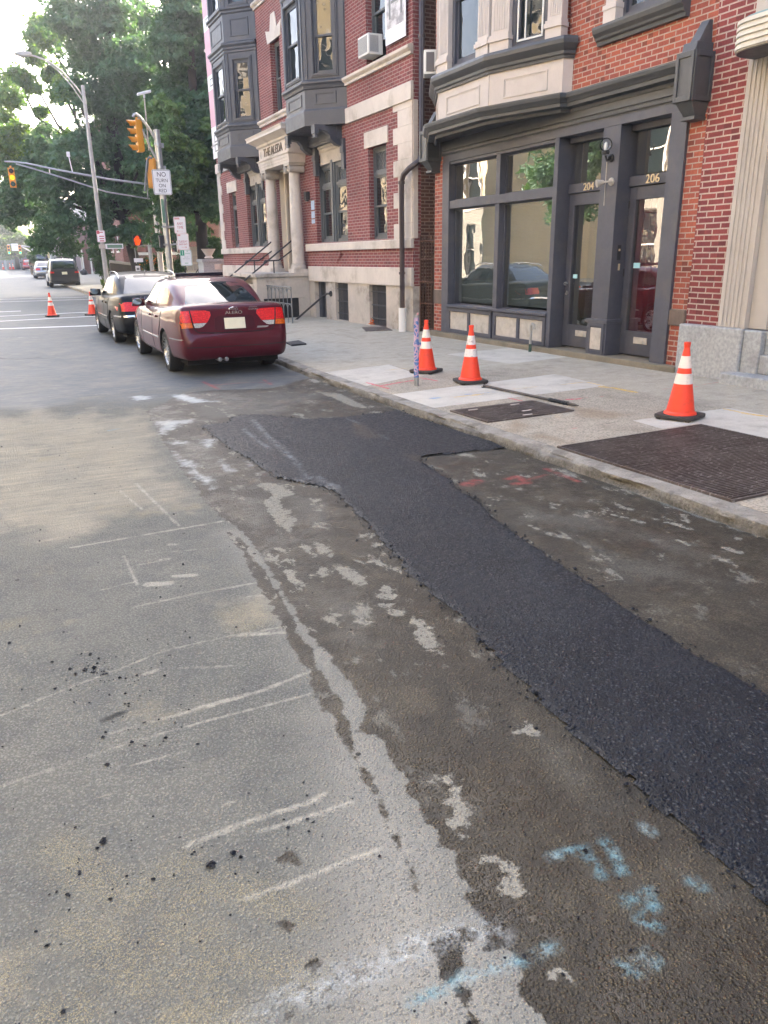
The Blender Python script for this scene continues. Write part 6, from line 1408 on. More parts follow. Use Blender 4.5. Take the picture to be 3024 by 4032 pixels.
# ================================================================== cars
def hermite(xk, Yk, x):
    xk = np.asarray(xk, float); Yk = np.asarray(Yk, float); h = np.diff(xk); d = np.diff(Yk, axis=0)/h[:, None]
    mt = np.zeros_like(Yk); mt[0], mt[-1] = d[0], d[-1]
    for i in range(1, len(xk)-1):
        a, b = d[i-1], d[i]; w1, w2 = 2*h[i]+h[i-1], h[i]+2*h[i-1]
        with np.errstate(divide='ignore', invalid='ignore'): hm = np.where(a*b > 0, (w1+w2)/(w1/np.where(a == 0, 1e-9, a)+w2/np.where(b == 0, 1e-9, b)), 0)
        mt[i] = hm
    j = np.clip(np.searchsorted(xk, x, side='right')-1, 0, len(xk)-2); t = ((x-xk[j])/h[j])[:, None]; hh = h[j][:, None]
    return (2*t**3-3*t**2+1)*Yk[j]+(t**3-2*t**2+t)*hh*mt[j]+(-2*t**3+3*t**2)*Yk[j+1]+(t**3-t**2)*hh*mt[j+1]
def loft(stations, ss, nsec):
    """stations: (s, [(x, z)...]) half sections bottom to top; returns closed solid (both halves)"""
    sk = [a for a, _ in stations]; K = np.array([[c for p in sec for c in p] for _, sec in stations], float)
    rows = hermite(sk, K, np.asarray(ss)); k = K.shape[1]//2
    tq = np.linspace(0, k-1, nsec); out = []
    for r_ in rows:
        q = r_.reshape(k, 2); out.append(hermite(np.arange(k), q, tq))
    half = np.array(out)     # (ns, nsec, 2)
    V = []; ns = len(ss); n2 = 2*nsec-1
    for i in range(ns):
        left = [(-half[i, j, 0], ss[i], half[i, j, 1]) for j in range(nsec)]
        right = [(half[i, j, 0], ss[i], half[i, j, 1]) for j in range(nsec-2, -1, -1)]
        V += left+right
    F = []
    for i in range(ns-1):
        for j in range(n2):
            j2 = (j+1) % n2; F.append((i*n2+j, i*n2+j2, (i+1)*n2+j2, (i+1)*n2+j))
    F.append(tuple(range(n2))); F.append(tuple(range((ns-1)*n2, ns*n2))[::-1])
    return V, F
def bake(o):
    dg = bpy.context.evaluated_depsgraph_get(); dg.update(); me = bpy.data.meshes.new_from_object(o.evaluated_get(dg)); o.modifiers.clear(); o.data = me
def decal(bvh, outline, view, name, mat, parent, off=.004, step=.05, sub=None, mats=None):
    """a patch that follows the body: outline in (a, z); view 'rear','left','right','front' gives the ray direction"""
    pts = [Vector((a, b)) for a, b in outline]; n0 = len(pts)
    dense = []
    for i in range(n0):
        a, b = pts[i], pts[(i+1) % n0]; k = max(1, int((b-a).length/step)); dense += [a.lerp(b, q/k) for q in range(k)]
    n = len(dense); poly_ = np.array([(p.x, p.y) for p in dense]); lo, hi = poly_.min(0), poly_.max(0)
    gx, gy = np.meshgrid(np.arange(lo[0]+step/2, hi[0], step), np.arange(lo[1]+step/2, hi[1], step)); G = np.stack([gx.ravel(), gy.ravel()], 1)
    if len(G): G = G[sdf(G, poly_) > step*.4]
    allp = dense+[Vector(p) for p in G]
    vs, _, fs, *_ = delaunay_2d_cdt(allp, [(i, (i+1) % n) for i in range(n)], [list(range(n))], 1, 1e-5)
    dirs = {'rear': Vector((0, 1, 0)), 'front': Vector((0, -1, 0)), 'left': Vector((1, 0, 0)), 'right': Vector((-1, 0, 0)), 'top': Vector((0, 0, -1))}; d = dirs[view]
    P3 = []
    for v in vs:
        o = {'rear': Vector((v.x, -3, v.y)), 'front': Vector((v.x, 9, v.y)), 'left': Vector((-3, v.x, v.y)), 'right': Vector((3, v.x, v.y)), 'top': Vector((v.x, v.y, 4))}[view]
        h = bvh.ray_cast(o, d); P3.append(h[0]-d*off if h[0] is not None else None)
    good = [p for p in P3 if p is not None]
    if len(good) < 3: return None
    for i, p in enumerate(P3):
        if p is None:
            j = min((k for k in range(len(P3)) if P3[k] is not None), key=lambda k: (vs[k]-vs[i]).length); P3[i] = P3[j].copy()
    mb = MB(); nb_ = len(P3)
    bnd = [min(range(len(vs)), key=lambda k: (vs[k]-p).length) for p in dense]
    mb.add(P3+[P3[i]+d*(off+.006) for i in bnd], [tuple(f) for f in fs]+[(bnd[i], bnd[(i+1) % n], nb_+(i+1) % n, nb_+i) for i in range(n)])
    return mb.build(name, mat, parent, ang=50)
def stripe(bvh, pts, wdt, view, off=.003, step=.05):
    """outline of a thin line along pts (polyline in view plane) for decal()"""
    pts = [np.array(p, float) for p in pts]; l = []; r_ = []
    for i, p in enumerate(pts):
        t = pts[min(i+1, len(pts)-1)]-pts[max(i-1, 0)]; t = t/max(1e-6, np.hypot(*t)); n = np.array([-t[1], t[0]])*wdt/2; l.append(tuple(p+n)); r_.append(tuple(p-n))
    return l+r_[::-1]
def make_wheel(parent, x, y, r, wdt, side, spokes=6, rimr=.66):
    mb = MB(); o = side
    prof_ = [(r*.70, -wdt/2), (r*.93, -wdt/2), (r*.985, -wdt*.40), (r, -wdt*.25), (r, wdt*.25), (r*.985, wdt*.40), (r*.93, wdt/2), (r*.70, wdt/2)]
    mb.lathe(prof_, (x, y, r), 36, 'x'); w_ = mb.build('wheel', M['tyre'], parent)
    mb = MB(); xo = x+o*wdt*.40; rr = r*rimr
    sgn = o
    mb.lathe([(rr+.03, sgn*.015), (rr, sgn*.012), (rr*.93, -sgn*.02), (rr*.93, -sgn*.10)], (xo, y, r), 36, 'x')
    mb.lathe([(0, sgn*.0), (rr*.2, sgn*.0), (rr*.24, -sgn*.03)], (xo, y, r), 18, 'x')
    for k in range(spokes):
        a = 2*math.pi*k/spokes+.2; c, s_ = math.cos(a), math.sin(a); q = rr*.17
        pts = [(rr*.15, -q*.8), (rr*.95, -q*1.1), (rr*.95, q*1.1), (rr*.15, q*.8)]
        mb.prism(lambda a_, b_, d: (xo+d, y+a_*c-b_*s_, r+a_*s_+b_*c), pts, -sgn*.04, -sgn*.004)
    ob = mb.build('rim', M['alloy'], w_); 
    mb = MB(); mb.lathe([(0, -sgn*.07), (rr*.94, -sgn*.07)], (xo, y, r), 24, 'x'); mb.build('brake', M['under'], w_)
def make_car(name, label, group, paint_, P, loc, rz=0, detail=True):
    L, W, H = P['L'], P['W']/2, P['H']; wr, wb, ro = P['wr'], P['wb'], P['ro']
    t = thing(name, label, 'car' if name != 'parked_van' else 'van', (0, 0, 0), group)
    # lower body
    S_ = P['hull']       # (s, width factor, zbottom, ztop, crown)
    secs = []
    for s_, wf, zb, zt, cr in S_:
        w_ = W*wf; mid = zb+(zt-zb)*.42
        secs.append((s_, [(0, zb), (w_*.80, zb), (w_*.965, zb+min(.07, (zt-zb)*.2)), (w_, mid), (w_*.988, zb+(zt-zb)*.72), (w_*.945, zt-(zt-zb)*.07), (w_*P.get('shoulder', .87), zt), (w_*.45, zt+cr*.8), (0, zt+cr)]))
    sk = [a[0] for a in secs]; ss = np.unique(np.concatenate([np.linspace(0, .3, 14), np.linspace(.3, L-.35, 44), np.linspace(L-.35, L, 12), sk]))
    V, F = loft(secs, ss, 30)
    mb = MB(); mb.add(V, F); hull = mb.build('body', [paint_, M['under']], t, ang=38)
    bvh_full = BVHTree.FromPolygons([Vector(v) for v in V], F)
    cut = MB()
    for y in (ro, ro+wb):
        cut.mi = 0; cut.lathe([(0, -W-.2), (wr*1.13, -W-.2), (wr*1.13, -W+.30), (0, -W+.30)], (0, y, wr*1.0), 40, 'x'); cut.lathe([(0, W-.30), (wr*1.13, W-.30), (wr*1.13, W+.2), (0, W+.2)], (0, y, wr), 40, 'x')
    co = cut.build('arch_cutter', M['under'], None, smooth=False)
    b = hull.modifiers.new('arch', 'BOOLEAN'); b.object = co; b.operation = 'DIFFERENCE'; b.solver = 'EXACT'
    try: b.material_mode = 'TRANSFER'
    except Exception: pass
    bake(hull); bpy.data.objects.remove(co)
    # cabin
    secs = []
    for s_, zr, wt, wbelt in P['cabin']:
        zb = P['belt']; a, c = W*wbelt, W*wt; zr2 = max(zr, zb+.012)
        secs.append((s_, [(0, zb-.12), (a*.98, zb-.12), (a, zb), (a+(c-a)*.40, zb+(zr2-zb)*.45), (a+(c-a)*.80, zb+(zr2-zb)*.80), (c*.93, zb+(zr2-zb)*.95), (c*.72, zr2), (c*.35, zr2+.012), (0, zr2+.016)]))
    ss = np.linspace(secs[0][0], secs[-1][0], 56); V, F = loft(secs, ss, 30)
    mb = MB(); mb.add(V, F); mb.build('roof', paint_, t, ang=45)
    bvc = BVHTree.FromPolygons([Vector(v) for v in V], F)
    g = M['car_glass']
    for nm, ol, vw in P['glass']: decal(bvc, ol, vw, nm, g, t, .004, .06)
    for ol, vw in P['trim']: decal(bvc, ol, vw, 'window_seal', M['blk_plastic'], t, .007, .06)
    for nm, ol, vw, mt in P['decals']:
        decal(bvh_full, ol, vw, nm, paint_ if mt == 'paint' else M[mt] if isinstance(mt, str) else mt, t, {'door': .003, 'boot_lid': .003, 'bumper': .003, 'plate_recess': .005, 'number_plate': .016}.get(nm, .010), .05)
    for pts, vw, mt, wd in P['lines']: decal(bvh_full, stripe(None, pts, wd, vw), vw, 'panel_gap' if mt == 'under' else 'trim_strip', M[mt], t, .0045 if mt == 'under' else .012, .05)
    for y in (ro, ro+wb):
        for sd in (-1, 1): make_wheel(t, sd*(W-P['tw']/2-.025), y, wr, P['tw'], sd, P.get('spokes', 6))
    for nm, fn, mt in P['extra']:
        mb = MB(); fn(mb); mb.build(nm, M[mt] if isinstance(mt, str) else mt, t, bevel=.008, ang=45)
    t.location = loc; t.rotation_euler = (0, 0, rz)
    return t
def mirror_x(ol): return [(-a, b) for a, b in ol]
def mirror_fn(yc, zc, xo, big=1.):
    def f(mb):
        for s_ in (-1, 1):
            mb.cut(); mb.hexa([(s_*(xo-.02), yc-.05, zc-.07*big), (s_*(xo+.20*big), yc-.06, zc-.07*big), (s_*(xo+.19*big), yc+.07, zc-.06*big), (s_*(xo-.02), yc+.09, zc-.06*big)][::s_], [(s_*(xo-.02), yc-.05, zc+.05*big), (s_*(xo+.17*big), yc-.06, zc+.07*big), (s_*(xo+.16*big), yc+.07, zc+.06*big), (s_*(xo-.02), yc+.09, zc+.05*big)][::s_])
    return f
def mirror_glass(yc, zc, xo, big=1.):
    def f(mb):
        for s_ in (-1, 1):
            mb.cut(); pts = [(xo+.105*big+.082*big*math.cos(q), zc+.005+.055*big*math.sin(q)) for q in np.linspace(0, 2*math.pi, 20, endpoint=False)]
            mb.prism(lambda a, b, d: (s_*a, yc-.058-d, b), pts, 0, .012)
    return f
def seats(y0, wd, z):
    return None
# ------------------------------------------------------------------ maroon sedan (nearest)
def alero():
    L, W = 4.72, 1.76
    hull = [(0, .80, .40, .56, .0), (.03, .87, .33, .63, .0), (.07, .90, .28, .84, .01), (.105, .915, .255, .985, .02), (.16, .93, .245, 1.02, .025), (.30, .95, .235, 1.025, .03), (.62, .975, .22, 1.015, .03),
            (1.1, 1.0, .20, .985, .03), (2.0, 1.0, .19, .955, .03), (2.9, .995, .19, .935, .03), (3.55, .975, .20, .90, .05), (4.1, .94, .21, .81, .05), (4.45, .86, .23, .70, .03), (4.62, .74, .28, .62, .0), (4.72, .55, .34, .54, .0)]
    cabin = [(.56, .965, .60, .72), (.75, 1.07, .66, .78), (1.05, 1.21, .70, .84), (1.35, 1.325, .70, .88), (1.62, 1.375, .70, .90), (2.0, 1.39, .70, .90), (2.4, 1.375, .70, .90), (2.75, 1.29, .69, .90), (3.1, 1.13, .67, .89), (3.45, .97, .62, .86)]
    rear = [(-.60, .985), (-.53, 1.10), (-.47, 1.22), (-.42, 1.305), (-.25, 1.325), (0, 1.33), (.25, 1.325), (.42, 1.305), (.47, 1.22), (.53, 1.10), (.60, .985), (0, .97)]
    def sidew(): return [('side_window', [(1.17, 1.02), (1.22, 1.12), (1.40, 1.24), (1.60, 1.29), (1.72, 1.30), (1.80, 1.0)], 'left'), ('side_window', [(1.90, .985), (1.83, 1.30), (2.2, 1.315), (2.46, 1.285), (2.72, 1.17), (2.98, 1.01), (2.98, .985)], 'left')]
    gl = [('rear_window', rear, 'rear')]+sidew()+[(n, o, 'right') for n, o, _ in sidew()]+[('windscreen', [(-.62, 1.0), (-.54, 1.30), (0, 1.345), (.54, 1.30), (.62, 1.0)], 'front')]
    dl = [('door', [(1.43, .52), (1.47, .30), (1.90, .29), (1.91, .6), (1.87, .935), (1.22, .945), (1.30, .70)], v, 'paint') for v in ('left', 'right')]+[('door', [(1.95, .29), (2.95, .29), (2.97, .6), (2.95, .915), (1.90, .935), (1.945, .6)], v, 'paint') for v in ('left', 'right')]
    dl += [('boot_lid', [(-.575, .70), (-.545, .67), (-.3, .655), (.3, .655), (.545, .67), (.575, .70), (.60, .73), (.63, .975), (-.63, .975), (-.60, .73)], 'rear', 'paint'), ('bumper', [(-.83, .30), (.83, .30), (.86, .45), (.84, .60), (.6, .625), (-.6, .625), (-.84, .60), (-.86, .45)], 'rear', 'paint')]
    for s_ in (1, -1):
        f = (lambda o: o) if s_ == 1 else mirror_x
        dl += [('tail_light', f([(.635, .80), (.655, .965), (.76, .96), (.83, .92), (.86, .84), (.85, .80)]), 'rear', 'lens_red'), ('turn_signal', f([(.62, .725), (.633, .795), (.85, .795), (.83, .74), (.78, .722)]), 'rear', 'lens_amber'),
               ('inner_tail_light', f([(.612, .79), (.635, .965), (.42, .96), (.35, .94), (.345, .89), (.41, .79)]), 'rear', 'lens_red'), ('reversing_light', f([(.597, .725), (.61, .785), (.42, .785), (.48, .735), (.53, .722)]), 'rear', 'lens_clear')]
    dl += [('plate_recess', [(-.31, .69), (-.29, .85), (-.24, .875), (.24, .875), (.29, .85), (.31, .69), (.24, .67), (-.24, .67)], 'rear', paint('maroon recess paint', (.05, .004, .012), .1, .35)), ('number_plate', [(-.155, .69), (.155, .69), (.155, .845), (-.155, .845)], 'rear', 'plate')]
    ln = [([(-.59, .69), (-.55, .655), (-.3, .64), (.3, .64), (.55, .655), (.59, .69), (.612, .72), (.648, .97)], 'rear', 'under', .013), ([(-.59, .69), (-.612, .72), (-.648, .97)], 'rear', 'under', .013),
          ([(-.83, .455), (-.4, .44), (.4, .44), (.83, .455)], 'rear', 'under', .014)]
    for vw in ('left', 'right'):
        ln += [([(1.92, .28), (1.93, .6), (1.88, .96)], vw, 'under', .010), ([(2.98, .28), (3.0, .6), (2.97, .93)], vw, 'under', .010), ([(1.42, .50), (1.28, .68), (1.20, .96)], vw, 'under', .010), ([(1.45, .28), (1.9, .26), (2.9, .26)], vw, 'under', .012), ([(1.42, .50), (2.9, .50)], vw, 'chrome', .018), ([(.05, .56), (.62, .55)], vw, 'chrome', .014)]
    ex = [('door_mirror', mirror_fn(2.85, .985, .83), 'maroon'), ('mirror_glass', mirror_glass(2.85, .985, .83), 'mirror'),
          ('door_handle', lambda mb: [mb.box(s_*.868, s_*.893, y, y+.17, .80, .835) for s_ in (-1, 1) for y in (1.48, 2.02) if mb.cut()], 'maroon'),
          ('exhaust_pipe', lambda mb: [mb.tube([(x, .05, .25), (x, .5, .25)], .032, 10) for x in (-.26, -.16) if mb.cut()], 'galv'),
          ('undertray', lambda mb: mb.box(-.70, .70, .25, 4.3, .17, .28), 'under'),
          ('sunroof', lambda mb: mb.hexa([(-.40, 2.05, 1.40), (.40, 2.05, 1.40), (.40, 2.5, 1.385), (-.40, 2.5, 1.385)], [(-.40, 2.05, 1.455), (.40, 2.05, 1.455), (.40, 2.5, 1.40), (-.40, 2.5, 1.40)]), 'navy_paint')]
    return dict(L=L, W=W, H=1.39, wr=.315, wb=2.72, ro=1.03, tw=.215, belt=.955, hull=hull, cabin=cabin, glass=gl, trim=[], decals=dl, lines=ln, extra=ex, spokes=7)
car = make_car('parked_sedan', 'maroon sedan with a popped sunroof, nearest of the cars parked at the kerb', 'cars parked along the kerb', M['maroon'], alero(), (0, 0, 0))
yr = .098
text('ALERO', .062, (0, yr-.026, .915), (1, 0, 0), (0, 0, 1), M['chrome'], car, ext=.004, name='badge_lettering', sx=1.35)
mb = MB(); mb.lathe([(.046, 0), (.052, .008), (.046, .012)], (0, yr-.032, .965), 24, 'y'); mb.v = [(x*1.35, y, .965+(z-.965)*.62) for x, y, z in mb.v]; mb.box(-.045, .045, yr-.028, yr-.02, .961, .969); mb.build('badge', M['chrome'], car)
for k, (s_, w_) in enumerate((('COLEMAN', .9), ('OLDSMOBILE', .8))): text(s_, .026, (.30, yr-.02, .985-.03*k), (1, 0, 0), (0, 0, 1), M['chrome'], car, ext=.002, name='dealer_lettering')
text('Garden State', .022, (0, .035, .703), (1, 0, 0), (0, 0, 1), M['grey_iron'], car, ext=.001, name='plate_lettering')
mb = MB(); mb.hexa([(.33, .03, .685), (.50, .04, .685), (.50, .06, .685), (.33, .06, .685)], [(.34, .028, .71), (.51, .038, .71), (.51, .06, .71), (.34, .06, .71)]); mb.build('trim_badge', M['galv'], car, smooth=False)
car.location = (3.12, 11.42, float(gz(12.5))); car.rotation_euler = (0, 0, R(0.0))
# ------------------------------------------------------------------ black sedan ahead of it
def benz():
    L, W = 4.80, 1.80
    hull = [(0, .78, .40, .60, .0), (.03, .85, .33, .66, .0), (.08, .88, .29, .80, .01), (.14, .90, .26, .94, .02), (.22, .92, .245, .995, .03), (.4, .945, .235, 1.01, .03), (.8, .985, .21, 1.0, .03),
            (1.3, 1.0, .19, .975, .03), (2.2, 1.0, .18, .95, .03), (3.0, .99, .18, .93, .03), (3.7, .97, .19, .90, .05), (4.2, .93, .20, .82, .06), (4.55, .84, .24, .70, .03), (4.72, .72, .30, .62, 0), (4.80, .55, .36, .54, 0)]
    cabin = [(.72, .985, .62, .74), (.9, 1.08, .66, .79), (1.2, 1.24, .69, .85), (1.5, 1.37, .69, .88), (1.8, 1.42, .69, .89), (2.2, 1.435, .69, .89), (2.6, 1.41, .69, .89), (2.95, 1.30, .68, .89), (3.3, 1.12, .66, .88), (3.6, .97, .62, .86)]
    rear = [(-.62, 1.0), (-.55, 1.14), (-.49, 1.27), (-.45, 1.35), (-.25, 1.372), (0, 1.376), (.25, 1.372), (.45, 1.35), (.49, 1.27), (.55, 1.14), (.62, 1.0), (0, .985)]
    sw = [('side_window', [(1.32, 1.02), (1.42, 1.16), (1.62, 1.28), (1.80, 1.325), (1.92, 1.33), (1.98, 1.0)], 'left'), ('side_window', [(2.06, .99), (2.0, 1.335), (2.4, 1.345), (2.66, 1.30), (2.9, 1.18), (3.14, 1.02), (3.14, .985)], 'left')]
    gl = [('rear_window', rear, 'rear')]+sw+[(n, o, 'right') for n, o, _ in sw]+[('windscreen', [(-.62, 1.0), (-.54, 1.32), (0, 1.37), (.54, 1.32), (.62, 1.0)], 'front')]
    dl = [('door', [(1.53, .50), (1.55, .29), (2.04, .28), (2.06, .6), (2.02, .93), (1.37, .945), (1.43, .70)], v, 'paint') for v in ('left', 'right')]+[('door', [(2.10, .28), (3.10, .28), (3.14, .6), (3.11, .91), (2.05, .93), (2.10, .6)], v, 'paint') for v in ('left', 'right')]
    dl += [('boot_lid', [(-.45, .63), (.45, .63), (.43, .75), (.50, .96), (-.50, .96), (-.43, .75)], 'rear', 'paint')]
    for s_ in (1, -1):
        f = (lambda o: o) if s_ == 1 else mirror_x
        dl += [('tail_light', f([(.44, .70), (.42, .76), (.46, .87), (.66, .88), (.80, .86), (.855, .78), (.84, .70)]), 'rear', 'lens_red')]
    dl += [('number_plate', [(-.155, .68), (.155, .68), (.155, .83), (-.155, .83)], 'rear', 'plate')]
    ln = [([(-.86, .60), (-.4, .615), (.4, .615), (.86, .60)], 'rear', 'chrome', .035), ([(-.43, .66), (-.41, .76), (-.48, .97)], 'rear', 'under', .012), ([(.43, .66), (.41, .76), (.48, .97)], 'rear', 'under', .012)]
    for vw in ('left', 'right'):
        ln += [([(2.07, .26), (2.08, .6), (2.03, .96)], vw, 'under', .010), ([(3.12, .26), (3.16, .6), (3.13, .93)], vw, 'under', .010), ([(1.5, .48), (1.42, .68), (1.35, .97)], vw, 'under', .010), ([(1.52, .50), (3.3, .49)], vw, 'blk_plastic', .08), ([(1.52, .535), (3.3, .525)], vw, 'chrome', .014), ([(.1, .60), (.62, .59)], vw, 'chrome', .03)]
    ex = [('door_mirror', mirror_fn(3.0, 1.0, .84, 1.15), 'black_paint'), ('mirror_glass', mirror_glass(3.0, 1.0, .84, 1.15), 'mirror'),
          ('roof_rail', lambda mb: [mb.tube([(s_*.60, 1.32, 1.31), (s_*.60, 1.5, 1.405), (s_*.60, 1.8, 1.45), (s_*.59, 2.6, 1.455), (s_*.58, 2.85, 1.39)], .010, 8) for s_ in (-1, 1) if mb.cut()], 'chrome'),
          ('door_handle', lambda mb: [mb.box(s_*.885, s_*.91, y, y+.19, .80, .84) for s_ in (-1, 1) for y in (1.62, 2.12) if mb.cut()], 'black_paint'), ('undertray', lambda mb: mb.box(-.72, .72, .25, 4.4, .17, .28), 'under'),
          ('roof_aerial', lambda mb: mb.tube([(0, 1.62, 1.40), (0, 1.56, 1.46)], .012, 6), 'sign_white')]
    return dict(L=L, W=W, H=1.44, wr=.325, wb=2.83, ro=1.07, tw=.225, belt=.965, hull=hull, cabin=cabin, glass=gl, trim=[], decals=dl, lines=ln, extra=ex, spokes=5)
car = make_car('parked_sedan', 'glossy black sedan with roof rails parked ahead of the maroon one', 'cars parked along the kerb', M['black_paint'], benz(), (0, 0, 0))
text('E 420', .085, (-.30, .10, .945), (1, 0, 0), (0, 0, 1), M['chrome'], car, ext=.006, name='badge_lettering')
car.location = (3.04, 16.72, float(gz(18)))
# ------------------------------------------------------------------ farther cars
def suv():
    L, W = 4.78, 1.90
    hull = [(0, .80, .45, .62, 0), (.03, .88, .36, .70, 0), (.08, .92, .32, .86, 0), (.14, .94, .30, 1.05, .01), (.3, .965, .28, 1.10, .02), (1.0, 1.0, .26, 1.09, .02), (2.4, 1.0, .25, 1.06, .02), (3.4, .99, .25, 1.04, .04), (4.2, .95, .27, .98, .05), (4.55, .86, .32, .86, .03), (4.78, .66, .40, .66, 0)]
    cabin = [(.10, 1.15, .74, .84), (.22, 1.45, .76, .87), (.40, 1.66, .76, .90), (.8, 1.72, .76, .92), (1.8, 1.745, .76, .92), (2.5, 1.72, .76, .92), (2.9, 1.60, .75, .92), (3.3, 1.32, .73, .91), (3.6, 1.10, .70, .88)]
    gl = [('rear_window', [(-.68, 1.14), (-.58, 1.60), (0, 1.63), (.58, 1.60), (.68, 1.14)], 'rear')]+[('side_window', [(.55, 1.15), (.62, 1.5), (2.6, 1.56), (3.05, 1.3), (3.15, 1.13)], v) for v in ('left', 'right')]+[('windscreen', [(-.68, 1.12), (-.58, 1.6), (.58, 1.6), (.68, 1.12)], 'front')]
    dl = []
    for s_ in (1, -1):
        f = (lambda o: o) if s_ == 1 else mirror_x
        dl += [('tail_light', f([(.62, .88), (.62, 1.06), (.84, 1.10), (.90, 1.0), (.88, .88)]), 'rear', 'lens_red')]
    dl += [('number_plate', [(-.16, .80), (.16, .80), (.16, .96), (-.16, .96)], 'rear', 'plate')]
    ln = [([(-.40, 1.02), (.40, 1.02)], 'rear', 'chrome', .05), ([(-.88, .70), (.88, .70)], 'rear', 'under', .02)]
    ex = [('door_mirror', mirror_fn(3.1, 1.15, .90, 1.2), 'char_paint'), ('roof_rail', lambda mb: [mb.tube([(s_*.66, .6, 1.68), (s_*.66, .75, 1.77), (s_*.66, 2.4, 1.78), (s_*.66, 2.6, 1.70)], .022, 8) for s_ in (-1, 1) if mb.cut()], 'galv'), ('rear_wiper', lambda mb: mb.tube([(0, .12, 1.2), (.18, .1, 1.32)], .02, 5), 'blk_plastic'), ('undertray', lambda mb: mb.box(-.75, .75, .2, 4.3, .22, .34), 'under')]
    return dict(L=L, W=W, H=1.76, wr=.37, wb=2.79, ro=1.05, tw=.25, belt=1.08, hull=hull, cabin=cabin, glass=gl, trim=[], decals=dl, lines=ln, extra=ex)
suv_car = make_car('parked_suv', 'dark charcoal sport utility car parked beyond the crosswalk', 'cars parked along the kerb', M['char_paint'], suv(), (0, 0, 0)); suv_car.location = (4.2, 55.2, float(gz(56)))
q = dict(benz()); q['extra'] = [e for e in q['extra'] if e[0] not in ('roof_rail', 'roof_aerial')]; q['extra'][0] = ('door_mirror', mirror_fn(3.0, 1.0, .84, 1.1), 'silver_paint')
silver = make_car('parked_sedan', 'silver sedan parked in front of the charcoal one and beside the wooden planter', 'cars parked along the kerb', M['silver_paint'], q, (0, 0, 0)); silver.location = (4.28, 76.2, float(gz(77)))
def van():
    p = suv(); p['hull'] = [(0, .86, .40, .70, 0), (.03, .93, .34, .9, 0), (.07, .95, .30, 1.20, 0), (.2, .97, .28, 1.24, 0), (1, 1, .26, 1.24, 0), (3.4, 1, .26, 1.2, 0), (4.2, .97, .28, 1.1, .03), (4.78, .7, .4, .7, 0)]
    p['cabin'] = [(.06, 1.5, .80, .90), (.12, 1.95, .80, .93), (.3, 2.18, .78, .95), (1, 2.22, .78, .95), (3, 2.2, .78, .95), (3.5, 1.9, .77, .95), (4.1, 1.3, .74, .92)]; p['belt'] = 1.22
    p['glass'] = [('rear_window', [(-.62, 1.35), (-.58, 1.75), (-.05, 1.77), (-.05, 1.35)], 'rear'), ('rear_window', [(.05, 1.35), (.05, 1.77), (.58, 1.75), (.62, 1.35)], 'rear')]; p['H'] = 2.2
    p['extra'] = [('undertray', lambda mb: mb.box(-.75, .75, .2, 4.3, .22, .34), 'under')]
    return p
vn = make_car('parked_van', 'tall dark van parked farthest along the kerb behind the silver sedan', 'cars parked along the kerb', M['navy_paint'], van(), (0, 0, 0)); vn.location = (5.3, 101, float(gz(102)))
def copy_car(src, name, label, cat, loc, rz, swap, scale=1.):
    c = dup(src, loc, rz, label); c.name = name; c['category'] = cat; c.scale = (scale,)*3
    for ch in c.children:
        if ch.type == 'MESH' and ch.data.materials and ch.data.materials[0] in swap:
            ch.data = ch.data.copy(); ch.data.materials[0] = swap[ch.data.materials[0]]
    return c
copy_car(silver, 'parked_sedan', 'small red car just visible beside the orange barrel far up the road', 'car', (4.75, 118, float(gz(118))), 0, {M['silver_paint']: M['red_paint']})
copy_car(silver, 'parked_sedan', 'dark car standing crosswise at the far end of the road', 'car', (1.2, 128, float(gz(128))), R(82), {M['silver_paint']: M['black_paint']})
c = copy_car(suv_car, 'parked_suv', 'black sport utility car across the street, mirrored in the shop windows', 'car', (-5.0, 15.2, float(gz(14))), R(180), {M['char_paint']: M['black_paint']})
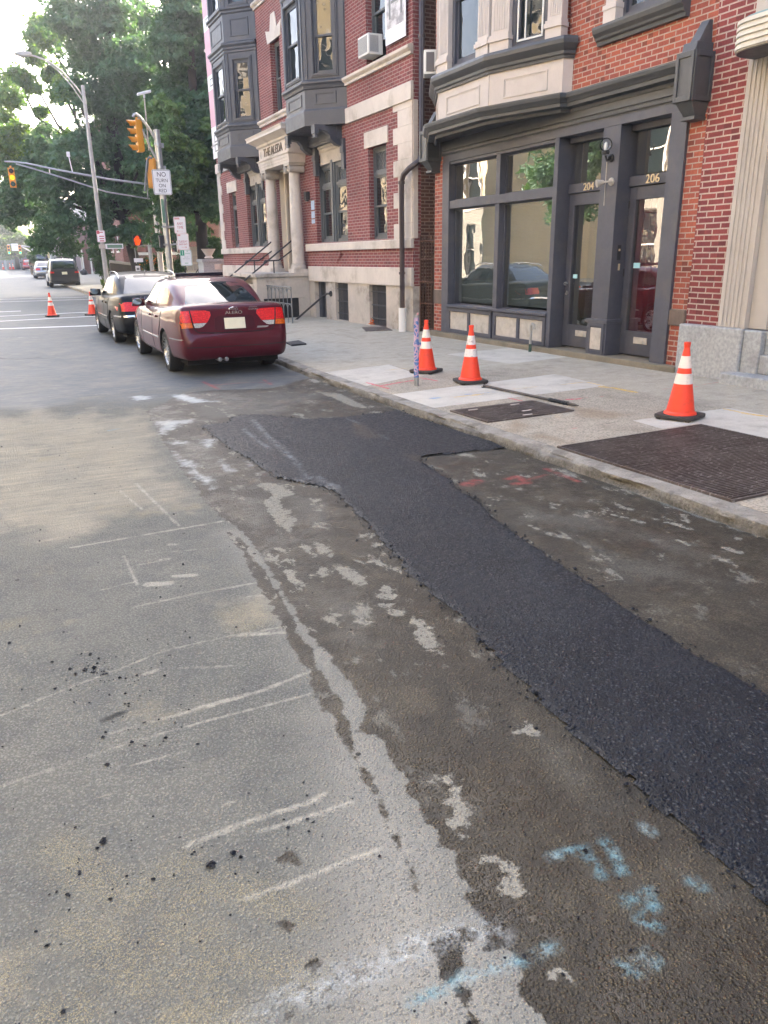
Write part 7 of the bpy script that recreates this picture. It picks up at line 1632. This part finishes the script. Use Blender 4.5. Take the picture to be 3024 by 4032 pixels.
# ================================================================== trees and the far side
def at_y(sx, sy, Y):
    d = AX*((sx-1512)/FOC)+AY*((sy-2016)/FOC)+_f; t = Y/d[1]; return (d[0]*t, Y, EYE+d[2]*t)
def leaves(name, blobs, n, size, mat, parent, gap=.0, gsc=.5, droop=.25, seed=0):
    """blobs (x, y, z, rx, ry, rz): leaf blades spread through the clumps, denser near their skin"""
    r = np.random.default_rng(seed); B = np.array(blobs, float)
    wgt = (B[:, 3]*B[:, 4]*B[:, 5])**.72; k = r.choice(len(B), n, p=wgt/wgt.sum())
    d = r.normal(size=(n, 3)); d /= np.linalg.norm(d, axis=1)[:, None]
    # each clump is itself a ragged bunch of sprays
    ph = r.uniform(0, 6.28, (len(B), 3))[k]
    lump = .78+.22*np.sin(d[:, 0]*5+ph[:, 0])*np.sin(d[:, 1]*5+ph[:, 1])+.16*np.sin(d[:, 2]*8+ph[:, 2])
    rad = r.uniform(0, 1, n)**.42*lump
    p = B[k, :3]+d*B[k, 3:6]*rad[:, None]
    p[:, 2] -= droop*(d[:, 0]**2+d[:, 1]**2)*B[k, 5]*rad
    if gap > 0:
        g = np.array([mnoise.noise((x*gsc, y*gsc, z*gsc*1.2)) for x, y, z in p]); keep = g > -.42+gap*.6-r.uniform(0, .12, n); p = p[keep]; d = d[keep]; n = len(p)
    nrm = d*.6+r.normal(size=(n, 3))*.7+np.array([0, 0, .5]); nrm /= np.linalg.norm(nrm, axis=1)[:, None]
    t = np.cross(nrm, r.normal(size=(n, 3))); t /= np.linalg.norm(t, axis=1)[:, None]; b = np.cross(nrm, t)
    s = size*r.uniform(.6, 1.35, n)[:, None]
    V = np.stack([p-t*s*.5, p+b*s*.30-nrm*s*.08, p+t*s*.55, p-b*s*.30-nrm*s*.08], 1).reshape(-1, 3)
    me = bpy.data.meshes.new(name); me.vertices.add(4*n); me.vertices.foreach_set('co', V.ravel())
    me.loops.add(4*n); me.loops.foreach_set('vertex_index', np.arange(4*n)); me.polygons.add(n)
    me.polygons.foreach_set('loop_start', np.arange(n)*4); me.polygons.foreach_set('loop_total', np.full(n, 4)); me.update(calc_edges=True)
    me.materials.append(mat); o = bpy.data.objects.new(name, me); link(o, parent); return o
def px_blobs(lst, Y, spread=1.0, seed=1):
    r = np.random.default_rng(seed); out = []
    for u, v, rp in lst:
        yy = Y+r.uniform(-1, 1)*spread; x, y, z = at_y(u*S0, v*S0, yy); k = rp*yy*.86/1664; out.append((x, yy, z, k, k*1.15, k*.85))
    return out
def tree(name, label, base, trunk, limbs, r0, sets, group=None):
    t = thing(name, label, 'tree', base, group)
    mb = MB(); k = len(trunk); mb.tube(trunk, [r0*(1.25 if i == 0 else 1-.55*i/(k-1)) for i in range(k)], 12)
    for l in limbs: mb.tube(l, [r0*.42*(1-.75*i/(len(l)-1)) for i in range(len(l))], 7)
    mb.build('trunk', M['bark'], t)
    for i, (blobs, n, size, mat, gap) in enumerate(sets): leaves('crown', blobs, n, size, mat, t, gap, .55, seed=i*17+len(label))
    return t
def limb(a, b, j=.4, n=5, seed=0):
    r = np.random.default_rng(seed); a, b = np.array(a, float), np.array(b, float)
    return [tuple(a+(b-a)*q+(r.normal(size=3)*j*math.sin(math.pi*q))) for q in np.linspace(0, 1, n)]
# A: big drooping tree on the far corner
YA = 46.
tb = at_y(545, 1075, YA); tm = at_y(485, 860, YA); tt2 = at_y(450, 500, YA); tp = at_y(430, 120, YA)
bl_deep = px_blobs([(150, 30, 70), (235, 20, 75), (300, 40, 70), (200, 110, 75), (285, 130, 85), (235, 205, 85), (310, 235, 80), (160, 200, 50), (250, 300, 85), (320, 330, 75), (190, 310, 65), (120, 370, 60), (200, 400, 75), (280, 415, 80), (330, 440, 60), (60, 440, 55), (130, 470, 60), (100, 310, 55), (60, 370, 50), (95, 400, 50), (140, 330, 50), (20, 460, 45), (215, 490, 55), (290, 500, 50), (20, 420, 45), (150, 530, 36), (90, 520, 40)], YA, 2.5, 3)
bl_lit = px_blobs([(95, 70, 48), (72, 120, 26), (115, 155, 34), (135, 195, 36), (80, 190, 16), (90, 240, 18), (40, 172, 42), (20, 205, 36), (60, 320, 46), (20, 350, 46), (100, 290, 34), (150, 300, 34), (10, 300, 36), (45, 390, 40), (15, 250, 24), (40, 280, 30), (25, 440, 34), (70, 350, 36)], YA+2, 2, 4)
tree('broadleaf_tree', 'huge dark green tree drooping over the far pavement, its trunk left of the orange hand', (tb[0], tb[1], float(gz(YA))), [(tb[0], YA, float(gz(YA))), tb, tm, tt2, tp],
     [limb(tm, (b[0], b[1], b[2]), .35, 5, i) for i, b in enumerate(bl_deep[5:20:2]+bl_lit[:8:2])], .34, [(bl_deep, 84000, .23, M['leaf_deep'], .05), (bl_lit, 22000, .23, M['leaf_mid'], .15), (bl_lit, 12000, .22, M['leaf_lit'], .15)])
# B: tree close behind the apartment house
YB = 40.
b0 = at_y(806, 1082, YB); b1 = at_y(790, 860, YB); b2 = at_y(770, 500, YB); b3 = at_y(740, 60, YB)
bl2 = px_blobs([(400, 10, 70), (460, 40, 60), (365, 90, 60), (430, 120, 75), (385, 200, 75), (455, 220, 60), (400, 290, 75), (450, 330, 60), (370, 350, 60), (420, 410, 65), (360, 440, 50), (455, 440, 45), (385, 490, 45), (350, 520, 30), (430, 500, 35), (465, 380, 45), (470, 300, 40), (480, 460, 35), (455, 530, 30), (475, 180, 45), (480, 90, 50)], YB, 2, 8)
bl2b = px_blobs([(350, 240, 50), (370, 300, 45), (400, 380, 40), (350, 400, 45), (420, 330, 40), (455, 270, 30)], YB-2.2, .6, 9)
tree('broadleaf_tree', 'tall dark green tree rising close behind the apartment house', (b0[0], YB, float(gz(YB))), [(b0[0], YB, float(gz(YB))), b0, b1, b2, b3], [limb(b1, (b[0], b[1], b[2]), .3, 5, i) for i, b in enumerate(bl2[3:12:2])], .36,
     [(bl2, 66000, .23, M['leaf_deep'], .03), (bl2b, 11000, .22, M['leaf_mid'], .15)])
# C: unseen tree added behind the apartment house to keep sun off the junction
cb = [(13, 38, 7, 3.2, 3.2, 2.6), (16, 42, 9, 3.4, 3.6, 3), (11.5, 42, 11, 3, 3.2, 3), (15, 37, 11.5, 3, 3, 2.6), (19, 46, 8, 3.2, 3.4, 3), (18, 40, 5.5, 3, 3, 2.2), (13, 45, 7, 3, 3, 3), (22, 50, 10, 3.5, 3.5, 3), (12, 35, 6, 3, 3, 3), (14, 38, 9, 3.2, 3.2, 3), (17, 43, 6, 3.3, 3.3, 3), (18, 44, 12, 3.4, 3.4, 3), (21, 48, 13.5, 3.4, 3.4, 3), (24, 54, 12, 3.5, 3.5, 3), (12, 40, 8, 3, 3, 3), (16, 46, 10, 3, 3, 3), (20, 42, 12, 3.2, 3.2, 3), (15, 34, 8, 3, 3, 3)]
tree('broadleaf_tree', 'yard tree behind the apartment house whose crown shades the crossing', (15, 41, -.1), [(15, 41, -.2), (15, 41, 4), (15.3, 41, 9), (15, 41, 13)], [limb((15, 41, 4.5), b[:3], .3, 5, i) for i, b in enumerate(cb)], .35, [(cb, 60000, .45, M['leaf_deep'], .0)])
db = [(12, 47, 5.5, 2.8, 3, 2.4), (14.5, 50, 8, 3.2, 3.2, 3), (12, 51, 9.5, 3, 3, 2.8), (16, 47, 10.5, 3, 3, 3), (17, 52, 7, 3.2, 3.2, 3), (15, 56, 9, 3.2, 3.4, 3), (12.5, 55, 6, 2.8, 3, 2.6), (18, 57, 11, 3.2, 3.2, 3), (20, 52, 11.5, 3.2, 3.2, 3), (19, 61, 9, 3.2, 3.2, 3)]  # garden foliage in the gap, tree added to keep sun off the road
tree('broadleaf_tree', 'garden tree filling the gap between the pedestrian signal and the red brick house', (14.5, 51, -.1), [(14.5, 51, -.2), (14.5, 51, 4), (14.8, 51, 8), (14.5, 51, 11)], [limb((14.5, 51, 4), b[:3], .3, 5, i) for i, b in enumerate(db)], .33, [(db, 46000, .38, M['leaf_deep'], .0)])
# lit trees far up the road
YC = 126.
def fartree(label, uv, blobs, n, mat, seed):
    bx = at_y(uv[0]*S0, uv[1]*S0, YC); bb = px_blobs(blobs, YC, 3, seed); g0 = float(gz(YC)); top = bb[0]
    return tree('broadleaf_tree', label, (bx[0], YC, g0), [(bx[0], YC, g0), (bx[0], YC, g0+2.5), (top[0], YC, top[2])], [limb((bx[0], YC, g0+2.2), b[:3], .3, 4, i) for i, b in enumerate(bb[1:4])], .28, [(bb, n, .5, mat, .25)], 'sunlit trees far up the road')
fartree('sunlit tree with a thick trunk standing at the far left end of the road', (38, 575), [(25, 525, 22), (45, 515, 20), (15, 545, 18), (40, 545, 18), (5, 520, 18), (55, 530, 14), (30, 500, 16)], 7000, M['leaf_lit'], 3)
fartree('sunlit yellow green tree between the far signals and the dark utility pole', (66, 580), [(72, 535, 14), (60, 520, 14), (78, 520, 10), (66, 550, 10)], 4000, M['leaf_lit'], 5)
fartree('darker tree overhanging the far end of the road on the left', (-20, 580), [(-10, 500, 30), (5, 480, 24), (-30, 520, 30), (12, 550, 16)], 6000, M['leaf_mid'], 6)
# shrubs
def shrub(name, label, blobs, n, size, mat, stem, cat='shrub', extra=None):
    b = blobs[0]; t = thing(name, label, cat, (b[0], b[1], stem))
    mb = MB(); 
    for i, q in enumerate(blobs): mb.tube([(b[0], b[1], stem), (q[0], q[1], q[2])], [.03, .008], 5)
    mb.build('stem', M['bark'], t); leaves('foliage', blobs, n, size, mat, t, .1, 1.3, .1, len(label))
    if extra: leaves('blossom', blobs, extra, size*.75, M['flower'], t, 0, 1, .1, 4)
    return t
def sb(lst, Y): return [(*at_y(u, v, Y), r_, r_, r_) for u, v, r_ in lst]
shrub('shrub', 'tall green shrub growing behind the leaning grey street lamp', sb([(395, 1010, .9), (420, 960, .8), (370, 990, .6), (430, 1040, .7), (400, 1060, .6)], 58), 5200, .16, M['leaf_shrub'], .05)
shrub('shrub', 'small yellow green shrub at the foot of the street lamp', sb([(408, 1112, .22), (404, 1128, .18)], 39.6), 500, .09, M['leaf_lit'], 0.)
shrub('flowering_shrub', 'shrub with orange flowers behind the grey pedestrian post', sb([(610, 1030, .5), (570, 1035, .4), (650, 1025, .4), (625, 1060, .5), (590, 1065, .4)], 44.5), 4200, .12, M['leaf_shrub'], 0., extra=420)
shrub('shrub', 'green shrub filling the corner between the stone pedestal and the tree trunk', sb([(700, 1040, .5), (680, 1070, .4), (860, 1000, .45), (845, 960, .4)], 36), 3000, .12, M['leaf_shrub'], 0.)
# walls, fences and board of the garden on the far corner
def fence(name, label, x0, y0, x1, y1, h, z, pitch=.14):
    t = thing(name, label, 'fence', ((x0+x1)/2, (y0+y1)/2, z)); mb = MB(); Lf = math.hypot(x1-x0, y1-y0); n = int(Lf/pitch)
    for k in range(n+1): q = k/n; mb.tube([(x0+(x1-x0)*q, y0+(y1-y0)*q, z), (x0+(x1-x0)*q, y0+(y1-y0)*q, z+h)], .012 if k % 12 else .035, 5)
    for zz_ in (.15, h-.12): mb.tube([(x0, y0, z+zz_), (x1, y1, z+zz_)], .016, 5)
    mb.build('bars', M['black_iron'], t); return t
a = at_y(430, 1080, 48); b = at_y(900, 1080, 48)
fence('iron_fence', 'low dark iron fence along the garden on the far corner', a[0], 47, b[0], 43, 1.0, float(gz(45))+.12)
t = thing('garden_wall', 'dark garden wall with a sloping top behind the street lamp', 'wall', (8, 50, 0))
mb = MB(); p0 = at_y(432, 1035, 50); p1 = at_y(560, 1050, 50); p2 = at_y(730, 1066, 50)
mb.prism(lambda a_, b_, d: (a_, 50+d, b_), [(p0[0], -.2), (p2[0]+1, -.2), (p2[0]+1, p2[2]), (p1[0], p1[2]), (p0[0], p0[2])], 0, .35); mb.build('masonry', pm('dark garden masonry', (.09, .075, .065), .9, .2, 3, .2, 20), t, False)
mb = MB(); mb.tube([(p0[0], 50.1, p0[2]+.05), (p1[0], 50.1, p1[2]+.05), (p2[0]+1, 50.1, p2[2]+.05)], .12, 6); mb.build('coping', M['lime_dirty'], t)
for k, (sx, lb) in enumerate(((543, 'small white notice hung on the garden fence, left one of two'), (576, 'small white notice hung on the garden fence, right one of two'))):
    q = at_y(sx, 1062, 44.5); t = thing('fence_notice', lb, 'notice', q, 'notices on the garden fence'); mb = MB(); mb.box(q[0]-.12, q[0]+.12, 44.44, 44.46, q[2]-.2, q[2]+.2); mb.build('board', M['sign_white'], t, False)
    mb = MB(); mb.box(q[0]-.07, q[0]+.07, 44.43, 44.44, q[2]-.02, q[2]+.1); mb.build('print', M['grey_iron'], t, False)
q = at_y(760, 1040, 41); t = thing('notice_board', 'cream notice board on legs behind the parking signs', 'notice board', (q[0], 41, 0)); mb = MB()
mb.box(q[0]-.36, q[0]+.36, 41, 41.08, q[2]-.55, q[2]+.75); mb.box(q[0]-.36, q[0]-.28, 41, 41.1, 0, q[2]-.5); mb.box(q[0]+.28, q[0]+.36, 41, 41.1, 0, q[2]-.5); mb.box(q[0]-.42, q[0]+.42, 40.97, 41.12, q[2]+.75, q[2]+.83); mb.build('frame', M['cream'], t, False)
mb = MB()
for dx in (-.17, .13):
    for dz in (-.3, .1): mb.box(q[0]+dx-.12, q[0]+dx+.14, 40.985, 41, q[2]+dz, q[2]+dz+.3)
mb.build('sheets', M['lime_dirty'], t, False)
q = at_y(855, 1060, 32.5); t = thing('stone_pedestal', 'grey stone pedestal with a plaque at the far corner of the apartment house', 'pedestal', (q[0], 32.5, -.1))
mb = MB(); mb.box(q[0]-.55, q[0]+.75, 32.5, 33.4, -.15, 1.45); mb.box(q[0]-.6, q[0]+.8, 32.45, 33.45, 1.45, 1.56); mb.build('block', M['granite'], t, False, bevel=.01)
mb = MB(); mb.box(q[0]-.1, q[0]+.4, 32.47, 32.5, 1.15, 1.36); mb.build('plaque', M['lime'], t, False)
mb = MB(); mb.lathe([(.12, 1.56), (.2, 1.6), (.12, 1.68), (.26, 1.9), (.3, 1.95), (.0, 1.93)], (q[0]-.2, 32.9, 0), 16); mb.build('urn', M['lime_dirty'], t)
def house(name, label, x0, x1, y0, y1, h, wm, wins_y=(), wins_x=(), roof=True, z0=0., wmat=None):
    """far house: walls with window openings on the road side (x0) and the near side (y0)"""
    t = thing(name, label, 'building', ((x0+x1)/2, (y0+y1)/2, z0)); Fy = Fr((x0, 0), (x0, 1)); Fx_ = Fr((x1, y0), (x0, y0)); mb = MB()
    hy = [(a, b, c, d) for a, b, c, d in wins_y]; hx = [(x1-b, x1-a, c, d) for a, b, c, d in wins_x]
    wall(mb, Fy, y0, y1, z0-.5, h, hy, .15); wall(mb, Fx_, 0, x1-x0, z0-.5, h, hx, .15)
    mb.add([(x0, y1, z0-.5), (x1, y1, z0-.5), (x1, y1, h), (x0, y1, h)], [(0, 1, 2, 3)]); mb.add([(x1, y0, z0-.5), (x1, y1, z0-.5), (x1, y1, h), (x1, y0, h)], [(0, 1, 2, 3)])
    mb.build('wall', wm, t, False)
    mb = MB(); mb.box(x0-.25, x1+.25, y0-.25, y1+.25, h, h+.35); mb.build('roof', M['slate'], t, False)
    for F, hs in ((Fy, hy), (Fx_, hx)):
        for a, b, c, d in hs:
            mb = MB(); F.ring(mb, a, b, c, d, .07, -.14, -.06); F.box(mb, a+.07, b-.07, (c+d)/2-.03, (c+d)/2+.03, -.13, -.08); F.box(mb, a-.08, b+.08, c-.12, c, -.05, .06); mb.mi = 1; F.quad(mb, a+.07, b-.07, c+.07, d-.07, -.11); mb.build('window', [M['white'], M['glass_apt']], t, False)
    return t
b0_, b1_ = at_y(480, 960, 60), at_y(760, 960, 60)
house('brick_house', 'red brick house with white windows glimpsed behind the big tree', b0_[0], b1_[0]+2, 60, 72, 11, M['brick_far'], [(61.5, 62.6, 2.2, 4.0), (64.5, 65.6, 2.2, 4.0), (61.5, 62.6, 5.4, 7.2)], [(b0_[0]+.9, b0_[0]+1.9, 2.0, 4.1), (b0_[0]+2.9, b0_[0]+3.9, 2.0, 4.1), (b0_[0]+.9, b0_[0]+1.9, 5.2, 7.2)])
house('terrace_house', 'brown rendered house between the red brick house and the stone gate', 11, 22, 73, 94, 11, pm('brown render', (.16, .115, .10), .85, .12, .8), [(76, 77.2, 2.2, 4.4), (80, 81.2, 2.2, 4.4), (85, 86.2, 2.2, 4.4), (89, 90.2, 2.2, 4.4)], [(13, 14.2, 2.2, 4.4)], z0=.1)
M['mauve'] = pm('mauve render', (.20, .135, .125), .85, .12, .8); M['pale_wall'] = pm('pale render', (.46, .44, .39), .85, .1, .8)
house('terrace_house', 'mauve fronted house beyond the iron fence on the right of the road', 9.2, 20, 96, 132, 5.3, M['mauve'], [(98, 99.4, 2.2, 4.4), (102, 103.4, 2.2, 4.4), (106, 107.4, 2.2, 4.4), (111, 112.4, 2.2, 4.4)], [(11, 12.2, 2.2, 4.4)], z0=.4)
house('terrace_house', 'pale house with an ochre poster farther along the road than the mauve one', 8.6, 18, 134, 165, 10, M['pale_wall'], [(152, 153.5, 2.5, 5), (157, 158.5, 2.5, 5)], [(12, 13.2, 2.5, 4.6)], z0=.7)
t = thing('wall_poster', 'large ochre poster on the pale house far up the road', 'poster', (8.5, 142, 2)); mb = MB(); mb.box(8.52, 8.58, 137, 148, 2.0, 5.0); mb.build('sheet', pm('ochre poster', (.50, .33, .08), .7, .2, 1.2), t, False)
t = thing('stone_gate', 'brown stone gate piers with caps behind the charcoal car', 'gate', (8.4, 84, .2))
for dx, dy in ((0, 0), (.25, 4.2)):
    mb = MB(); mb.box(8.2+dx, 8.75+dx, 84+dy, 84.6+dy, .1, 2.9); mb.box(8.1+dx, 8.85+dx, 83.9+dy, 84.7+dy, 2.9, 3.1); mb.box(8.15+dx, 8.8+dx, 83.95+dy, 84.65+dy, .1, .7); mb.build('pier', M['lime_dirty'] if dx else M['brick_far'], t, False)
mb = MB(); mb.tube([(8.9, 83.6, .1), (8.9, 83.6, 2.6)], .07, 8); mb.tube([(8.2, 83.9, .1), (8.2, 83.9, 2.6)], .06, 8); mb.build('post', M['white'], t)
fence('iron_fence', 'tall dark iron fence along the road before the mauve house', 8.0, 89, 8.0, 120, 1.7, .3, .2)
t = thing('refuse_bag', 'black refuse bag on the pavement to the right of the charcoal car', 'bag', (7.9, 81.5, .1)); mb = MB()
mb.lathe([(.28, 0), (.36, .1), (.34, .3), (.2, .46), (.07, .52), (.1, .6)], (7.9, 81.5, float(gz(81))+.12), 14); mb.v = [(x+.05*math.sin(9*z+5*y), y, z+.04*math.sin(11*x)) for x, y, z in mb.v]; mb.build('sack', pm('black sack', (.012, .012, .013), .3, .1, 5), t)
# plain signs, planter, barrel, far signals
q = at_y(240, 967, 64); t = thing('notice_sign', 'white notice sign on a pale post beyond the charcoal car', 'sign', (q[0], 64, 0)); mb = MB(); mb.tube([(q[0]+.05, 64.03, 0), (q[0], 64.03, q[2])], .03, 6); mb.build('post', M['white'], t)
mb = MB(); mb.box(q[0]-.36, q[0]+.36, 63.96, 64, q[2]-.33, q[2]+.33); s_ = mb.build('plate', M['sign_white'], t, False)
mb = MB()
for z_, w_ in ((.22, .5), (.05, .44), (-.06, .5), (-.17, .4)): mb.box(q[0]-w_/2, q[0]+w_/2, 63.95, 63.96, q[2]+z_-.025, q[2]+z_+.025)
mb.build('print', M['sign_pink'], t, False)
q = at_y(260, 968, 66); t = thing('narrow_sign', 'narrow brownish sign seen nearly edge-on beside the white notice sign', 'sign', (q[0], 66, 0)); mb = MB(); mb.box(q[0]-.15, q[0]+.15, 66, 66.2, q[2]-.5, q[2]+.45); mb.build('plate', M['mauve'], t, False); mb = MB(); mb.tube([(q[0]+.08, 66.1, 0), (q[0]+.05, 66.1, q[2]-.4)], .05, 6); mb.build('post', M['black_iron'], t)
q = at_y(134, 1060, 93); g0 = float(gz(93)); t = thing('wooden_planter', 'wooden planter box with grasses standing in the road by the silver car', 'planter', (q[0], 93, g0)); mb = MB(); x = q[0]
mb.hexa([(x-.32, 92.6, g0), (x+.42, 92.6, g0), (x+.42, 93.6, g0), (x-.32, 93.6, g0)], [(x-.42, 92.5, g0+1.1), (x+.5, 92.5, g0+1.1), (x+.5, 93.7, g0+1.1), (x-.42, 93.7, g0+1.1)]); mb.build('box', M['wood'], t, False)
leaves('grasses', [(x, 93, g0+1.5, .5, .5, .65), (x+.1, 93, g0+1.8, .35, .4, .5)], 900, .2, M['leaf_shrub'], t, 0, 1, 0, 3)
q = at_y(105, 1045, 127); g0 = float(gz(127)); t = thing('traffic_barrel', 'orange traffic barrel standing at the far end of the road', 'barrel', (q[0], 127, g0)); mb = MB()
mb.lathe([(.36, 0), (.36, .06), (.3, .08), (.28, .5), (.26, 1.15), (.1, 1.2), (0, 1.2)], (q[0], 127, g0), 16); mb.build('drum', M['cone_orange'], t); mb = MB()
for z_ in (.55, .85): mb.lathe([(.285, z_), (.29, z_+.02), (.28, z_+.12), (.27, z_+.13)], (q[0], 127, g0), 16)
mb.build('band', M['cone_band'], t)
for sx, lb in ((12, 'leftmost'), (39, 'middle'), (51, 'rightmost')):
    q = at_y(sx, 1048, 125); cone(f'tiny far-off traffic cone before the grey wall, {lb} of the three', q[0], 125, float(gz(125)), .3, h=.9)
t = thing('stone_wall', 'grey stone wall closing the view at the far end of the road', 'wall', (0, 134, .5)); mb = MB(); mb.box(-14, 5.6, 134, 134.6, .2, 3.4); mb.box(-14, 5.7, 133.9, 134.7, 3.4, 3.6); mb.build('masonry', pm('far grey masonry', (.24, .235, .22), .9, .2, .7, .2, 8), t, False)
q = at_y(22, 1040, 124); t = thing('bollard', 'grey bollard post among the tiny far cones', 'bollard', (q[0], 124, .5)); mb = MB(); mb.tube([(q[0], 124, .4), (q[0], 124, 1.75)], .13, 8); mb.lathe([(.13, 0), (.09, .06), (0, .08)], (q[0], 124, 1.75), 8); mb.build('post', M['granite'], t)
YF = 118; a = at_y(29, 963, YF); b = at_y(127, 982, YF); g0 = float(gz(YF)); t = thing('far_signal_mast', 'distant signal mast with a tapering double arm over the far crossing', 'signal pole', (b[0], YF, g0)); mb = MB()
mb.tube([(b[0], YF, g0), (b[0], YF, b[2]+.7)], .14, 8); mb.build('pole', M['galv'], t); mb = MB(); mb.tube([(b[0], YF, b[2]+.3), a], [.09, .06], 8); mb.tube([(b[0], YF, b[2]-.4), ((a[0]+b[0])/2, YF, (a[2]+b[2])/2+.15)], .06, 8); mb.build('arm', M['galv'], t)
mb = MB(); q = at_y(58, 972, YF); mb.box(q[0]-.4, q[0]+.4, YF-.06, YF, q[2]-.5, q[2]+.4); mb.build('plate', M['sign_white'], t, False)
for sx, lb in ((32, 'far signal head at the tip of the distant mast showing green'), (76, 'far signal head near the middle of the distant mast showing green')):
    q = at_y(sx, 966, YF-.3); signal_head('traffic_signal', lb, (q[0], YF-.3, q[2]), (-.03, -1), 'green', 3, .36, .2)
q = at_y(130, 960, 112); t = thing('utility_pole', 'pale utility pole rising behind the far signal mast', 'pole', (q[0], 112, .4)); mb = MB(); mb.tube([(q[0]+.2, 112, .3), (q[0]-.1, 112, 5.2)], [.13, .1], 8); mb.box(q[0]-.5, q[0]+.4, 111.95, 112.05, 5.0, 5.12); mb.build('pole', M['galv_pale'], t)
q = at_y(147, 950, 110); t = thing('utility_pole', 'dark wooden utility pole between the far signals and the pale house', 'pole', (q[0], 110, .4)); mb = MB(); mb.tube([(q[0]+.1, 110, .3), (q[0], 110, 9)], [.16, .12], 8); mb.box(q[0]-.9, q[0]+.9, 109.9, 110, 8.2, 8.36); mb.build('pole', M['bark'], t)
# ------------------------------------------------------------------ the sunlit buildings across the road, which the windows and cars mirror
def opposite(label, y0, y1, h, wm, pitch=2.5, base=True):
    t = thing('opposite_building', label, 'building', (-14, (y0+y1)/2, 0)); F = Fr((-9.5, y1), (-9.5, y0)); Lf = y1-y0; mb = MB(); hs = []; n = int(Lf/pitch)
    for k in range(n):
        u = (k+.5)*Lf/n
        for z_ in (1.0, 4.6, 8.2):
            if z_+2.2 < h-.6: hs.append((u-.70, u+.70, z_ if z_ > 2 else .4, z_+2.3))
    wall(mb, F, 0, Lf, -.2, h, hs, .25); mb.add([(-9.5, y0, 0), (-20, y0, 0), (-20, y0, h), (-9.5, y0, h)], [(0, 1, 2, 3)]); mb.add([(-9.5, y1, 0), (-20, y1, 0), (-20, y1, h), (-9.5, y1, h)], [(0, 1, 2, 3)]); mb.add([(-9.5, y0, h), (-20, y0, h), (-20, y1, h), (-9.5, y1, h)], [(0, 1, 2, 3)])
    mb.build('wall', wm, t, False)
    mb = MB(); mb.sweep([(-9.5, y1), (-9.5, y0)], [(0, h-.7), (.1, h-.7), (.15, h-.4), (.45, h-.2), (.5, h+.1), (0, h+.15)]); mb.cut(); mb.sweep([(-9.5, y1), (-9.5, y0)], [(0, 4.0), (.12, 4.0), (.15, 4.2), (0, 4.25)]); mb.build('cornice', M['lime'], t, False)
    mb = MB()      # darker ground storey between the openings
    for k in range(n):
        u0_, u1_ = k*Lf/n, (k+1)*Lf/n
        F.box(mb, u0_, u0_+.75, -.2, 3.95, 0, .08); F.box(mb, u1_-.75, u1_, -.2, 3.95, 0, .08); F.box(mb, u0_+.75, u1_-.75, 3.35, 3.95, 0, .08)
    mb.build('ground_storey', M['bluestone'], t, False)
    for a, b, c, d in hs:
        mb = MB(); F.ring(mb, a-.1, b+.1, c-.1, d+.12, .1, 0, .05); F.ring(mb, a, b, c, d, .07, -.2, -.1); F.box(mb, a, b, (c+d)/2-.03, (c+d)/2+.03, -.2, -.1); mb.mi = 1; F.quad(mb, a, b, c, d, -.16); mb.build('window', [M['lime'], M['glass_apt']], t, False)
    return t
M['sandstone'] = pm('cream sandstone', (.44, .35, .21), .85, .08, 1); M['buff'] = brick('buff brick', (.46, .36, .22), (.40, .30, .19), (.5, .45, .36), .22, .075, .01)
opposite('cream sandstone building across the road that glows in the window reflections', -60, 17.5, 12.5, M['sandstone'])
opposite('cream building with many windows across the road beyond the junction', 39.5, 72, 10.5, M['sandstone'])
ob = [(-10.5, 33, 4.2, 1.8, 1.9, 1.5), (-9.8, 34.2, 5.4, 1.8, 1.8, 1.6), (-11.4, 34.5, 6, 1.9, 1.9, 1.7), (-10.6, 32.4, 6.4, 1.6, 1.7, 1.5)]
tree('broadleaf_tree', 'street tree across the road at the side street corner, mirrored in the shop windows', (-10.6, 33.5, .0), [(-10.6, 33.5, -.1), (-10.6, 33.5, 2.2), (-10.5, 33.5, 5)], [limb((-10.6, 33.5, 2.4), b[:3], .2, 4, i) for i, b in enumerate(ob)], .2, [(ob, 9000, .22, M['leaf_deep'], .1)])
house('terrace_house', 'pale house closing the view along the side street across the road', -52, -42, 26, 44, 8, M['pale_wall'], [], [(-50, -48.8, 2, 4)])
opposite('buff brick building across the road opposite the apartment house', 17.6, 28.3, 11, M['buff'])
# ------------------------------------------------------------------ air: a thin even haze over the street
hz_ = NT('street haze'); vol = hz_.n('ShaderNodeVolumePrincipled'); vol.inputs['Color'].default_value = (.9, .94, 1, 1); vol.inputs['Density'].default_value = .0010; vol.inputs['Anisotropy'].default_value = .3
hz_.t.links.new(vol.outputs[0], hz_.out.inputs['Volume'])
mb = MB(); mb.box(-75, 95, -75, 215, -1.6, 32); tag(mb.build('haze', hz_.mat, None, False), kind='stuff')
